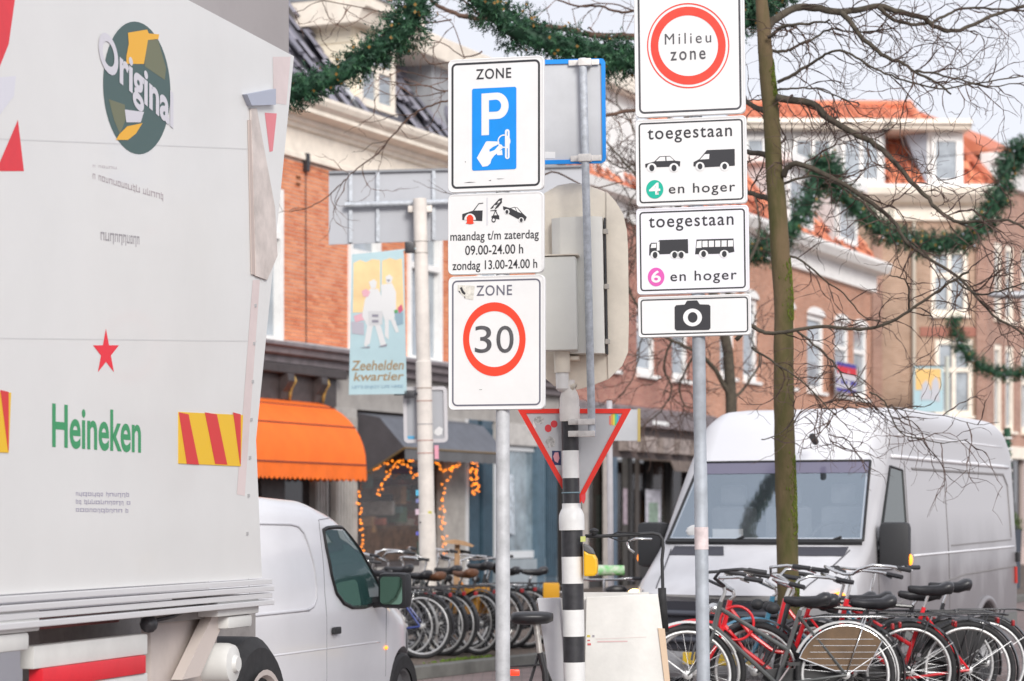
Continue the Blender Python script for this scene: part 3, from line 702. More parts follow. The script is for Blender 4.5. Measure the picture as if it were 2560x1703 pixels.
# ================================================================== brown brick house on the right side
E = Fr((P(2468, 1300, 77).x, 77, 0), 58)
def EX(px, y=0): return E.hit(px, 700, y)[0]
h5 = E.thing('brown_brick_house', 'brown brick house with narrow tall white windows at the right edge', 'house')
e0, e1 = EX(2460), EX(2640)
hol = []
for (l, r_) in ((2486,2506), (2514,2536), (2553,2574), (2592,2612)):
    a_, b_ = EX(l), EX(r_)
    hol += [(a_, b_, 8.1, 10.6), (a_, b_, 4.5, 7.3)]
wall(h5, B4, e0, e1, 4.0, 12.4, hol)
for q in hol: window(h5, *q, fw=.16, trans=.4, proud=.04, trim=TRIMC)
MB().extx([(0,12.4),(-.2,12.45),(-.3,12.9),(-.6,13.1),(-.6,13.3),(0,13.3)], e0-.3, e1).build('cornice', TRIM, h5)
MB().extx([(-.4,13.31),(2.5,15),(2.5,13.3)], e0, e1).build('roof', OT, h5)
MB().box(e0, e1, -.25, .0, 3.6, 4.0).build('shop_cornice', TRIMC, h5)
shopfront(h5, e0, e1, mat('pale_pink_paint', (.55,.45,.42), .7), [gB, gA], 4, 3.6)
# striped wrapped column with greenery
gr_ = Fr((P(2518, 1300, 60).x, 60, 0), 0).thing('striped_garland_column', 'thin column wrapped in white ribbon and green garland at the right edge behind the van', 'decorated column')
GG = mat('garland_green', (.02,.085,.045), .8, var=.5, vs=12)
mb = MB(); mb.tube([(0,0,0),(0,0,3.9)], .09, 10); mb.build('column', GG, gr_, smooth=True)
for i in range(15):
    MB().torus((0,0,1.75+i*.135), .10, .04, 14, 6, ax='z', rz=.028).build('ribbon', TRIM if i % 2 == 0 else GG, gr_, smooth='full')
pl_ = thing('dark_planter', 'dark blue grey planter with a small plant at the right edge behind the van', 'planter', (P(2538,1300,52).x, 52, 0))
MB().lathe([(.10,0),(.14,1.35),(.15,1.4),(.12,1.4),(.11,1.3),(0,1.3)], n=16).build('pot', mat('dark_blue_pot', (.05,.06,.08), .6), pl_, smooth=True)
mb = MB(); random.seed(8)
for i in range(160):
    a_ = random.random()*6.28; r_ = random.uniform(.0,.16); z_ = 1.35+random.uniform(0,.42)*(1-r_*3); p_ = Vector((r_*math.cos(a_), r_*math.sin(a_), z_))
    d_ = Vector((random.uniform(-1,1), random.uniform(-1,1), random.uniform(.2,1))).normalized()*.07; s_ = d_.orthogonal().normalized()*.02
    mb.poly([tuple(p_-s_), tuple(p_+s_), tuple(p_+d_)])
mb.build('foliage', mat('plant_green', (.06,.10,.02), .7, var=.5, vs=10), pl_)
# distant sheds of the skyline: right hand little roof and white dormer
K = Fr((P(2440, 1300, 95).x, 95, 0), 0)
hk = K.thing('distant_roof_house', 'far orange roof with a white topped dormer behind the mansard building', 'house')
q = rect(K, 2425, 2570, 396, 520); MB().box(q[0], q[1], 0, 6, 4, K.hit(2480,470)[1]).build('wall', MATS['grey_white_paint'], hk)
q = rect(K, 2452, 2560, 396, 412); MB().box(q[0], q[1], -.3, 4, q[2], q[3]).build('dormer_cornice', TRIM, hk); q = rect(K, 2462, 2560, 412, 470); MB().box(q[0], q[1], 0, 4, q[2]-.3, q[3]).build('dormer', MATS['zinc_cheek'], hk)
pg = K.poly([(2432,368),(2470,366),(2488,396),(2455,397)], .5); MB().ext(pg, .5, 3).build('roof', OT, hk)
pg = K.poly([(2400,352),(2425,372),(2520,480),(2400,480)], .2); MB().ext(pg, .2, 3).build('roof', OT, hk)
# warm stone return of the far house between rows
# banner on the corner building
bnr = C.thing('street_banner', 'small yellow and pale blue street banner by the tan brick corner behind the van', 'banner')
q = rect(C, 2284, 2358, 915, 1030, -2.0); MB().box(q[0], q[1], -2.0, -1.97, q[2], q[3]).build('cloth', mat('banner_blue', (.42,.60,.66), .8), bnr)
q2_ = rect(C, 2289, 2352, 922, 975, -2.01); MB().poly([(q2_[0],-2.01,q2_[2]),(q2_[1],-2.01,q2_[2]),(q2_[1],-2.01,q2_[3]),(q2_[0],-2.01,q2_[3])]).build('printed_field', mat('banner_yellow', (.80,.52,.20), .8), bnr)
mb = MB()
for pg in ([(2300,1000),(2306,960),(2316,950),(2324,965),(2328,1000)], [(2326,1000),(2330,955),(2340,940),(2348,958),(2350,1005)]): mb.poly([(a_, -2.015, b_) for a_, b_ in C.poly(pg, -2.015)])
mb.build('printed_figure', mat('banner_grey', (.52,.53,.58), .8), bnr)
MB().tube([(q[1]+.12,-2,.1),(q[1]+.12,-2,q[3]+.3)], .07, 10).build('pole', mat('pale_green_pole', (.55,.58,.52), .6), bnr, smooth=True)
mb = MB(); mb.tube([(q[0],-2,q[3]),(q[1]+.12,-2,q[3])], .02, 6); mb.build('banner_arm', DARKM, bnr)
# street lamp head on the right edge
lf = P(2530, 738, 40); sp = thing('street_lamp', 'pale flat street lamp head on a long arm entering from the right edge', 'street lamp', (lf.x+4.2, 40, 0))
MB().lathe([(.09,0),(.08,5.6),(.05,6.3)], n=14).build('pole', GALV, sp, smooth=True)
MB().tube([(0,0,6.3),(-1.5,0,6.0),(-4.0,0,lf.z+.03)], .035, 8).build('arm', GALV, sp, smooth=True)
MB().ball((-4.2,0,lf.z), .42, 16, 8, (1,.35,.16)).build('lamp_head', mat('lamp_grey', (.45,.46,.48), .4, .2), sp, smooth='full')
# overhead wire
a_, b_ = P(2100, 385, 70), P(2620, 345, 70)
o = MB().tube([tuple(a_+(b_-a_)*t_+Vector((0,0,-.3*math.sin(t_*3.14)))) for t_ in [i/12 for i in range(13)]], .012, 5).build('overhead_wire', DARKM); tag(o, 'thin overhead wire above the orange mansard roof', 'wire')
# ================================================================== zone sign post (nearer the left)
def zoomer(ox, oy, k): return lambda X, Y: (ox + X / k, oy + Y / k)
def plate(fr, root, px0, px1, pyt, pyb, label, r=.03, border=None, bm=None, bin_=.022, bw=.011, ymid=None, facem=None):
    """one sign plate: box with rounded corners, folded rim and a printed border"""
    ym = ymid or (pyt + pyb) / 2; cx = (px0 + px1) / 2
    x0, _ = fr.hit(px0, ym, -.05); x1, _ = fr.hit(px1, ym, -.05)
    _, z0 = fr.hit(cx, pyb, -.05); _, z1 = fr.hit(cx, pyt, -.05)
    mb = MB(); A = rr(x0, x1, z0, z1, r); B = rr(x0+.004, x1-.004, z0+.004, z1-.004, r-.004); C = rr(x0+.012, x1-.012, z0+.012, z1-.012, r-.01)
    mb.strip([(x,-.02,z) for x,z in A], [(x,-.046,z) for x,z in A]); mb.strip([(x,-.046,z) for x,z in A], [(x,-.05,z) for x,z in B])
    mb.strip([(x,-.05,z) for x,z in B], [(x,-.047,z) for x,z in C]); mb.poly([(x,-.047,z) for x,z in C]); mb.poly([(x,-.02,z) for x,z in A][::-1])
    p = mb.build('sign_panel', facem or SIGNW, root, smooth=True, label=label)
    if border:
        a = border
        b = MB(); i0 = bin_; i1 = bin_ + bw
        ringf(b, rr(x0+i0, x1-i0, z0+i0, z1-i0, r), rr(x0+i1, x1-i1, z0+i1, z1-i1, max(.008, r-bw)), -.0482)
        b.build('border', a, p)
    for zz in (z0 + (z1-z0)*.2, z0 + (z1-z0)*.8):
        MB().box(-.045 + (x0+x1)/2, .045 + (x0+x1)/2, -.02, .036, zz-.014, zz+.014).build('clamp', GALV, p)
    return p, (x0, x1, z0, z1)
def flat(fr, parent, polys, m, layer=1, name='pictogram'):
    y = -.0482 - .0008 * layer; mb = MB()
    for pl in polys: mb.poly([(x, y, z) for x, z in fr.poly(pl, y)])
    return mb.build(name, m, parent)
def circ(cx, cy, rx, ry, n=28): return [(cx + rx*math.cos(2*math.pi*i/n), cy + ry*math.sin(2*math.pi*i/n)) for i in range(n)]
def ringpx(fr, parent, o, i, m, layer=1, name='ring'):
    y = -.0482 - .0008 * layer; mb = MB()
    ringf(mb, fr.poly(o, y), fr.poly(i, y), y); return mb.build(name, m, parent)
def tx(fr, parent, body, a, b, m, layer=1, bold=0, sp=1, name='lettering', shear=0):
    """a,b: photo pixels of the lower left and upper right corner"""
    y = -.0482 - .0008 * layer; x0, z0 = fr.hit(*a, y); x1, z1 = fr.hit(*b, y)
    zc0 = z0; zc1 = z1
    return text(body, x0, x1, z0, z1, y, m, parent, name, bold, sp, shear)
def txs(fr, parent, body, px0, px1, pyt, pyb, cx_slope, m, layer=1, bold=0, sp=1):
    """box given by left/right pixels at its own middle and top/bottom there"""
    y = -.0482 - .0008 * layer; ym = (pyt+pyb)/2; cx = (px0+px1)/2
    x0, _ = fr.hit(px0, ym, y); x1, _ = fr.hit(px1, ym, y); _, z0 = fr.hit(cx, pyb, y); _, z1 = fr.hit(cx, pyt, y)
    return text(body, x0, x1, z0, z1, y, m, parent, 'lettering', bold, sp)

D1 = 13.5
S1 = Fr((P(1257, 1300, D1).x, D1, 0), -15, .0)
s1 = S1.thing('zone_sign_post', 'weathered grey post with three white plates, ZONE P on top and ZONE 30 below', 'road sign')
MB().lathe([(.041, 0), (.041, 1.4), (.039, 1.41), (.039, 4.1), (0, 4.11)], n=20).build('post', GALVL, s1, smooth=True)
def Z(ox, oy, k): return lambda *pts: [(ox + a / k, oy + b / k) for a, b in pts]
# plate 1
p1, _ = plate(S1, s1, 1119.5, 1359, 144, 478, 'white plate with the word ZONE over a blue parking sign', border=SIGNB, bin_=.021, bw=.012)
z = Z(1100, 120, 4.125)
txs(S1, p1, 'ZONE', 1190, 1278, 171, 197, 0, SIGNB, bold=.012, sp=1.12)
y1 = -.049
bx0, _ = S1.hit(1180, 320, y1); bx1, _ = S1.hit(1291, 320, y1); _, bz0 = S1.hit(1235, 425, y1); _, bz1 = S1.hit(1235, 219.5, y1)
mb = MB(); mb.poly([(x, -.049, zz) for x, zz in rr(bx0, bx1, bz0, bz1, .012)]); mb.build('blue_field', SBLUE, p1)
bowl = z((428,472)) + z(*[(590+118*math.sin(R(a)), 596-136*math.cos(R(a))) for a in range(0, 181, 12)]) + z((505,736),(505,898),(428,902))
flat(S1, p1, [bowl], SIGNW, 2, 'parking_letter')
flat(S1, p1, [z((505,540)) + z(*[(575+56*math.sin(R(a)), 595-62*math.cos(R(a))) for a in range(0, 181, 15)]) + z((505,660))], SBLUE, 3, 'parking_letter_gap')
flat(S1, p1, [z((380,1135),(475,966),(490,962),(610,966),(612,988),(545,1022),(508,1050),(512,1072),(560,1055),(600,1012),(612,992),(635,998),(650,1020),(640,1040),(590,1085),(560,1110),(530,1150),(520,1190),(490,1218),(440,1226)),
              z((585,1090),(610,1066),(640,1050),(644,1105),(592,1106))], SIGNW, 2, 'hand_pictogram')
cq = [(660+67*math.cos(R(a)), 962+70*math.sin(R(a))) for a in range(0, 360, 15)]; ci = [(660+55*math.cos(R(a)), 962+57*math.sin(R(a))) for a in range(0, 360, 15)]
ringpx(S1, p1, z(*cq), z(*ci), SIGNW, 3, 'coin_pictogram')
flat(S1, p1, [z(*[(694+24*math.cos(R(a)), 862+24*math.sin(R(a))) for a in range(180, 361, 20)], *[(694+24*math.cos(R(a)), 1122+24*math.sin(R(a))) for a in range(0, 181, 20)])], SIGNW, 4, 'slot_pictogram')
flat(S1, p1, [z((690,860),(698,860),(698,905),(690,905)), z((690,1035),(698,1035),(698,1130),(690,1130))], SBLUE, 5, 'slot_line')
flat(S1, p1, [z((240,1392),(300,1382),(375,1385),(300,1390)), z((500,1368),(530,1360),(520,1372)), z((580,1348),(670,1347),(600,1354)), z((255,1170),(270,1174),(262,1182))], GREYED, 1, 'scratch')
# plate 2
p2, _ = plate(S1, s1, 1119.5, 1358.5, 482.5, 684.5, 'white plate with wheel clamp and tow away pictograms and the paid hours', r=.03)
z = Z(1100, 470, 4.125)
flat(S1, p2, [z((230,270),(340,234),(398,158),(446,152),(446,160),(402,166),(352,234),(440,232),(435,342),(230,330))], SIGNB, 1, 'clamped_car')
flat(S1, p2, [z(*[(310+60*math.cos(R(a)), 330-66*math.sin(R(a))) for a in range(0, 181, 15)])], SIGNW, 2, 'wheel_arch')
flat(S1, p2, [z((265,366),(278,352),(275,305),(290,283),(310,275),(332,286),(345,308),(342,352),(352,362),(340,370),(308,374))], SRED, 3, 'wheel_clamp')
flat(S1, p2, [z((480,100),(492,100),(492,385),(480,385))], mat('pale_grey_line', (.62,.62,.66)), 1, 'divider')
flat(S1, p2, [z((520,232),(585,226),(585,236),(520,240)), z((545,285),(572,226),(578,228),(556,285)), z((575,228),(600,285),(590,285),(569,232)),
              z((532,290),(560,282),(610,282),(612,325),(532,310)), z((520,210),(610,112),(640,104),(642,118),(560,200),(524,218)), z((610,150),(636,118),(640,150),(600,200),(560,228),(580,190))], SIGNB, 1, 'tow_crane')
flat(S1, p2, [z((548,205),(560,180),(590,176),(574,196)), z((590,160),(606,136),(626,132),(612,152))], SIGNW, 2, 'crane_lattice')
flat(S1, p2, [z(*circ(553, 330, 22, 26))], SIGNB, 2, 'crane_wheel'); flat(S1, p2, [z(*circ(553, 330, 12, 15))], SIGNW, 3, 'crane_wheel_hub')
flat(S1, p2, [z((650,188),(722,208),(768,196),(800,204),(852,262),(895,300),(878,340),(800,318),(722,276),(652,222))], SIGNB, 1, 'towed_car')
flat(S1, p2, [z((735,212),(768,203),(790,240)), z((776,203),(798,210),(838,262),(798,246))], SIGNW, 2, 'towed_car_window')
for cx, cy in ((690, 245), (838, 330)):
    flat(S1, p2, [z(*circ(cx, cy, 27, 27))], SIGNW, 2, 'wheel_arch'); flat(S1, p2, [z(*circ(cx, cy+2, 15, 21))], SIGNB, 3, 'towed_car_wheel')
txs(S1, p2, 'maandag t/m zaterdag', 1126, 1347, 577, 606, 0, SIGNB, bold=.008, sp=1.02)
txs(S1, p2, '09.00-24.00 h', 1163, 1308, 612, 636, 0, SIGNB, bold=.008)
txs(S1, p2, 'zondag 13.00-24.00 h', 1131, 1343, 650, 680, 0, SIGNB, bold=.008)
# plate 3
p3, _ = plate(S1, s1, 1120.5, 1361, 689, 1024.5, 'white plate with faded word ZONE and red ring around 30', border=FADED, bin_=.022, bw=.009)
txs(S1, p3, 'ZONE', 1191, 1280, 713, 739, 0, FADED, bold=.008, sp=1.12)
z = Z(1100, 680, 3.734)
ringpx(S1, p3, z(*circ(507, 628, 292, 345, 56)), z(*circ(507, 627, 235, 261, 56)), SRED, 1, 'red_ring')
G30 = mat('sign_grey_black', (.085,.083,.09), .5, var=.35, vs=18)
txs(S1, p3, '3', 1187, 1229, 814.5, 882.5, 0, G30, bold=.0); txs(S1, p3, '0', 1241, 1284, 814.5, 882.5, 0, G30, bold=.0)
flat(S1, p3, [z((165,122),(325,130),(310,262),(240,250),(165,175))], mat('torn_paper', (.70,.68,.62), var=.25, vs=40), 1, 'torn_sticker')
flat(S1, p3, [z((185,150),(205,140),(215,170),(240,200),(228,215),(205,195)), z((170,180),(185,178),(195,205)), z((225,225),(236,232),(232,250))], SIGNB, 2, 'sticker_print')
flat(S1, p3, [z((365,1098),(392,1097),(392,1101),(365,1101))], GREYED, 1, 'scratch')

# ================================================================== environmental zone sign post (right, nearest)
D2 = 12.85
S2 = Fr((P(1763, 1300, D2).x, D2, 0), -10.5, -.0135)
s2 = S2.thing('environmental_sign_post', 'galvanised post with four white plates, Milieu zone ring on top and a camera plate lowest', 'road sign')
MB().lathe([(.036,0),(.036,1.9),(.0335,1.905),(.0335,2.15),(.035,2.155),(.035,4.9),(0,4.91)], n=20).build('post', mat('galvanised_post', (.38,.41,.45), .6, .15, var=.2, vs=10, bump=.1, bs=90), s2, smooth=True)
b = MB(); ln = S2.hit(1745, 1318, 0)[1]; b.lathe([(.0375, ln-.12), (.0375, ln)], n=20).build('post_sticker', mat('pinkish_sticker', (.72,.62,.62), var=.2, vs=20), s2, smooth=True)
q1, _ = plate(S2, s2, 1586, 1861.5, -60, 289, 'white plate with a red ring around the words Milieu zone', border=GREYED, bin_=.02, bw=.0105)
z = Z(1560, 0, 5.226)
ringpx(S2, q1, z(*circ(839, 597, 538, 557, 64)), z(*circ(839, 597, 523, 540, 64)), SRED2, 1, 'thin_ring')
ringpx(S2, q1, z(*circ(839, 597, 490, 510, 64)), z(*circ(839, 597, 391, 397, 64)), SRED2, 1, 'red_ring')
txs(S2, q1, 'Milieu', 1662, 1778, 82, 109, 0, G30, bold=0, sp=1.35); txs(S2, q1, 'zone', 1676, 1764, 127.5, 150, 0, G30, bold=.01, sp=1.3)
z = Z(1560, 280, 2.703)
q2, _ = plate(S2, s2, 1589, 1866.5, 294, 512.5, 'white plate reading toegestaan with car and van, green circle 4 en hoger', border=SIGNB, bin_=.018, bw=.008, r=.02)
q3, _ = plate(S2, s2, 1591, 1872, 517, 733, 'white plate reading toegestaan with lorry and bus, pink circle 6 en hoger', border=SIGNB, bin_=.018, bw=.008, r=.02, facem=mat('sign_white_cool', (.80,.80,.85), .45, var=.03, vs=5))
q4, _ = plate(S2, s2, 1595, 1877, 738.5, 841, 'white plate with a black camera pictogram', border=SIGNB, bin_=.014, bw=.007, r=.018)
txs(S2, q2, 'toegestaan', 1619, 1830, 319, 355, 0, SIGNB, bold=.006, sp=1.13)
txs(S2, q2, 'en hoger', 1672, 1838, 457, 489, 0, SIGNB, bold=.006, sp=1.16)
txs(S2, q3, 'toegestaan', 1622, 1834, 540, 576, 0, SIGNB, bold=.006, sp=1.13)
txs(S2, q3, 'en hoger', 1676, 1842, 676, 709, 0, SIGNB, bold=.006, sp=1.16)
# car
flat(S2, q2, [z((143,352),(205,335),(240,300),(310,297),(346,330),(380,333),(378,368),(145,376))], SIGNB, 1, 'car_pictogram')
flat(S2, q2, [z((215,333),(244,305),(278,303),(280,331)), z((286,303),(310,302),(338,328),(288,331))], SIGNW, 2, 'car_window')
for cx in (188, 338): flat(S2, q2, [z(*circ(cx, 376, 32, 30))], SIGNW, 2, 'wheel_arch'); flat(S2, q2, [z(*circ(cx, 379, 17, 22))], SIGNB, 3, 'car_wheel')
# van
flat(S2, q2, [z((470,340),(510,318),(560,258),(748,250),(749,363),(530,375),(470,367))], SIGNB, 1, 'van_pictogram')
flat(S2, q2, [z((513,322),(546,286),(577,284),(575,318))], SIGNW, 2, 'van_window')
for cx in (514, 680): flat(S2, q2, [z(*circ(cx, 368, 30, 30))], SIGNW, 2, 'wheel_arch'); flat(S2, q2, [z(*circ(cx, 368, 16, 20))], SIGNB, 3, 'van_wheel')
flat(S2, q2, [z(*circ(208, 523, 58, 63, 36))], mat('sign_green', (.0,.42,.30), .5), 1, 'green_circle')
txs(S2, q2, '4', 1622.5, 1650.5, 457, 487, 0, SIGNW, 2, bold=.03)
flat(S2, q3, [z(*circ(217, 1115, 56, 63, 36))], mat('sign_pink', (.68,.10,.42), .5), 1, 'pink_circle')
txs(S2, q3, '6', 1628, 1652, 676.5, 707, 0, SIGNW, 2, bold=.02)
# lorry and bus
flat(S2, q3, [z((170,970),(172,900),(184,884),(222,884),(240,866),(432,859),(434,955),(240,962))], SIGNB, 1, 'lorry_pictogram')
flat(S2, q3, [z((180,920),(186,892),(217,890),(217,918)), z((222,878),(240,876),(240,936),(222,938))], SIGNW, 2, 'lorry_window')
for cx in (210, 342, 387): flat(S2, q3, [z(*circ(cx, 966, 30, 27))], SIGNW, 2, 'wheel_arch'); flat(S2, q3, [z(*circ(cx, 967, 16, 22))], SIGNB, 3, 'lorry_wheel')
flat(S2, q3, [z((480,962),(484,925),(490,866),(490,862),(740,855),(742,910),(746,945),(690,957))], SIGNB, 1, 'bus_pictogram')
flat(S2, q3, [z((488,920),(494,874),(524,870),(524,918))] + [z((530+43*i,872-i),(565+43*i,871-i),(565+43*i,913-i),(530+43*i,914-i)) for i in range(5)], SIGNW, 2, 'bus_window')
for cx in (538, 678): flat(S2, q3, [z(*circ(cx, 960, 31, 27))], SIGNW, 2, 'wheel_arch'); flat(S2, q3, [z(*circ(cx, 960, 16, 21))], SIGNB, 3, 'bus_wheel')
# camera
flat(S2, q4, [z((342,1320),(352,1306),(410,1302),(426,1276),(494,1273),(512,1300),(572,1302),(584,1312),(584,1462),(572,1473),(356,1477),(343,1465))], SIGNB, 1, 'camera_pictogram')
ringpx(S2, q4, z(*circ(463, 1389, 64, 60)), z(*circ(464, 1389, 33, 36)), SIGNW, 2, 'lens_ring')

# ================================================================== traffic light on striped pole, with sign backs
D3 = 14.4
S3 = Fr((P(1441, 1300, D3).x, D3, 0), -6, -.018, 1.083)
s3 = S3.thing('traffic_light', 'cream backed traffic light on a black and white striped pole with yellow push button', 'traffic light')
def zz3(px, py): return S3.hit(px, py)[1]
edges = [1703, 1655.5, 1591, 1524.5, 1459, 1392, 1326, 1259, 1195.5, 1126.5, 1054]
cols = [WHITE, SIGNB, WHITE, SIGNB, WHITE, SIGNB, WHITE, SIGNB, WHITE, SIGNB]
zs = [zz3(1430, e) for e in edges]
STW = mat('stripe_white', (.80,.80,.79), .4, var=.06, vs=12); STB = mat('stripe_black', (.035,.035,.04), .45, var=.3, vs=25)
lower = [(0.0, .068), (zs[0], .068)]
for i in range(len(zs) - 1):
    r_ = .0600 if zs[i] < zz3(1430, 1300) else .0470
    zb = zs[i] if i else 0
    mb = MB()
    if i == 6: mb.lathe([(.0635, zb), (.0635, zs[7])], n=28)   # replaced below by the sleeve
    else: mb.lathe([(r_, zb), (r_, zs[i+1])], n=28)
    if i in (6,): continue
    mb.build('stripe_band', STW if i % 2 == 0 else STB, s3, smooth=True)
mb = MB(); a, c = zz3(1430, 1326), zz3(1430, 1259)
mb.lathe([(.060, a), (.071, a+.001), (.0715, a+.05), (.070, a+.085), (.060, a+.11), (.052, a+.122), (.052, c), (.047, c+.001)], n=28).build('sleeve', STW, s3, smooth=True)
z1_, z2_ = zz3(1425, 1054), zz3(1425, 1018)
mb = MB(); mb.lathe([(.047, z1_), (.0565, z1_+.001), (.0565, z2_), (.054, z2_+.005), (.054, z2_+.05), (.043, z2_+.085), (.032, z2_+.10), (.032, z2_+.15)], n=24).build('pole_top', mat('cream_pole', (.78,.74,.70), .5, var=.12, vs=9), s3, smooth=True)
# backboard with rounded outline and box
bb = [(1366, 990), (1366, 478), (1395, 463), (1430, 457), (1468, 463), (1510, 478), (1540, 505), (1558, 535), (1567, 575), (1570, 630), (1572, 800), (1571, 870), (1560, 910), (1540, 940), (1520, 950), (1480, 968), (1430, 985)]
bb = [(1366-22, 930), (1338, 800), (1336, 560), (1345, 510), (1362, 482), (1395, 463), (1430, 457), (1468, 463), (1510, 478), (1540, 505), (1558, 535), (1567, 575), (1570, 630), (1572, 800), (1570, 880), (1555, 915), (1521, 948), (1475, 966), (1430, 978), (1385, 965)]
yb = .11; pl = S3.poly(bb, yb)
mb = MB(); mb.ext(pl, yb, yb + .012); mb.build('backboard', CREAM, s3, bevel=.003)
fl = S3.poly([(1516, 478), (1540, 505), (1558, 535), (1567, 575), (1570, 630), (1572, 800), (1570, 880), (1555, 915), (1521, 948), (1516, 800)], yb-.012)
mb = MB(); mb.ext(fl, yb-.012, yb-.001); mb.build('backboard_edge', CREAM, s3)
def bxp(fr, px0, px1, pyt, pyb, y0, y1, name, m, par, bevel=.006, label=None):
    xm = (px0+px1)/2; ym = (pyt+pyb)/2
    a, _ = fr.hit(px0, ym, y0); c, _ = fr.hit(px1, ym, y0); _, d = fr.hit(xm, pyb, y0); _, e = fr.hit(xm, pyt, y0)
    return MB().box(a, c, y0, y1, d, e).build(name, m, par, smooth=True, bevel=bevel, label=label)
# signal housing (bulged) and junction box
a, _ = S3.hit(1379, 700, -.03); c, _ = S3.hit(1507, 700, -.03); _, d = S3.hit(1440, 884, -.03); _, e = S3.hit(1440, 542, -.03)
prof = [(a, .10), (a, .03), (a+.05, -.02), (c-.12, -.035), (c-.05, -.03), (c, .0), (c, .10)]
mb = MB(); mb.strip([(x, y, d) for x, y in prof], [(x, y, e) for x, y in prof]); mb.poly([(x, y, d) for x, y in prof]); mb.poly([(x, y, e) for x, y in prof][::-1])
mb.build('signal_housing', CREAMP, s3, smooth=True, bevel=.004)
for zpy in (577, 715, 853):
    _, q = S3.hit(1510, zpy, 0); MB().box(c+.002, c+.03, .03, .05, q-.014, q+.014).build('hinge', mat('grey_hinge', (.45,.42,.38), .5, .2), s3, bevel=.003)
MB().box(c+.006, c+.016, .05, .10, d, e).build('housing_gap', DARKM, s3)
bxp(S3, 1340, 1441, 641, 876, -.14, -.02, 'junction_box', mat('cream_box', (.74,.74,.69), .5, var=.05, vs=3), s3, .012)
_, q = S3.hit(1390, 638, -.14); x0_, _ = S3.hit(1340, 640, -.14); x1_, _ = S3.hit(1446, 640, -.14)
MB().box(x0_, x1_, -.146, -.02, q-.003, q+.005).build('box_lid', CREAM, s3, bevel=.002)
# neck and elbow
xn, zn = S3.hit(1405, 905, -.02)
zt_ = S3.hit(1405, 878, -.02)[1]; zb_ = S3.hit(1405, 932, -.02)[1]; ze_ = S3.hit(1405, 972, -.02)[1]
MB().lathe([(.045, zb_-.001), (.045, zt_), (0, zt_)], (xn, -.02, 0), 20).build('neck', CREAM, s3, smooth=True)
MB().lathe([(0, ze_-.02), (.022, ze_-.015), (.036, ze_), (.037, zb_), (.037, zb_+.02)], (xn, -.02, 0), 20).build('neck_cap', mat('white_cap', (.80,.79,.77), .35, var=.05), s3, smooth=True)
xe, ze2 = S3.hit(1440, 975, 0); x00 = S3.hit(1425, 990, 0)[0]
MB().tube([(xn+.02, 0, ze_+.03), (xe-.01, 0, ze2), (x00, 0, z2_+.12)], [.03, .034, .034], 12).build('elbow', CREAM, s3, smooth='full')
MB().box(xn-.02, xe+.02, -.02, .10, zt_-.05, zt_-.03).build('bracket', CREAM, s3, bevel=.003)
# steel tube and blue edged sign seen from behind
T0, T1 = S3.hit(1480, 1092, -.09), S3.hit(1457, 146, -.09)
MB().tube([(T0[0], -.09, T0[1]), (T1[0], -.09, T1[1])], .0215, 18).build('sign_tube', GALV, s3, smooth=True)
for py in (1055, 1085):
    bxp(S3, 1445, 1487, py-8, py+7, -.118, -.06, 'tube_clamp', mat('cream_clamp', (.76,.73,.70), .45, var=.2, vs=20), s3, .004)
    bxp(S3, 1420, 1450, py-8, py+7, -.075, -.05, 'tube_clamp', MATS['cream_clamp'], s3, .004)
def quadp(fr, par, pts, y0, y1, name, m, label=None, bevel=0): return MB().ext(fr.poly(pts, y0), y0, y1).build(name, m, par, bevel=bevel, label=label)
yS = -.055
sg = quadp(S3, s3, [(1345, 411), (1504, 408), (1513, 402), (1515, 395), (1513, 155), (1508, 147), (1500, 146), (1345, 150)], yS+.004, yS+.010, 'sign_panel', SBLUE, 'back of a blue edged sign on the steel tube')
quadp(S3, sg, [(1345, 401), (1508, 398), (1504, 157), (1345, 161)], yS, yS+.003, 'sign_back', ALU)
O3 = S3.poly([(1345, 411), (1504, 408), (1513, 402), (1515, 395), (1513, 155), (1508, 147), (1500, 146), (1345, 150)], yS-.012)
I3 = S3.poly([(1345, 401), (1502, 398), (1506, 396), (1506, 390), (1503, 162), (1500, 158), (1496, 157), (1345, 161)], yS-.012)
mb = MB(); ringf(mb, O3, I3, yS-.012); mb.strip([(x,yS-.012,z_) for x,z_ in O3], [(x,yS+.003,z_) for x,z_ in O3]); mb.strip([(x,yS-.012,z_) for x,z_ in I3], [(x,yS,z_) for x,z_ in I3]); mb.build('blue_rim', SBLUE, sg)
for (l, r_, t_, b_) in ((1421, 1498, 149, 163), (1426, 1504, 388, 403)):
    bxp(S3, l, r_, t_, b_, -.075, yS-.013, 'sign_clamp', MATS['cream_clamp'], s3, .004)
    bxp(S3, 1445, 1478, t_-4, b_, -.12, -.07, 'sign_clamp', MATS['cream_clamp'], s3, .006)
quadp(S3, sg, [(1345, 379), (1388, 380), (1388, 396), (1345, 396)], yS-.002, yS-.0005, 'sticker', SIGNW)
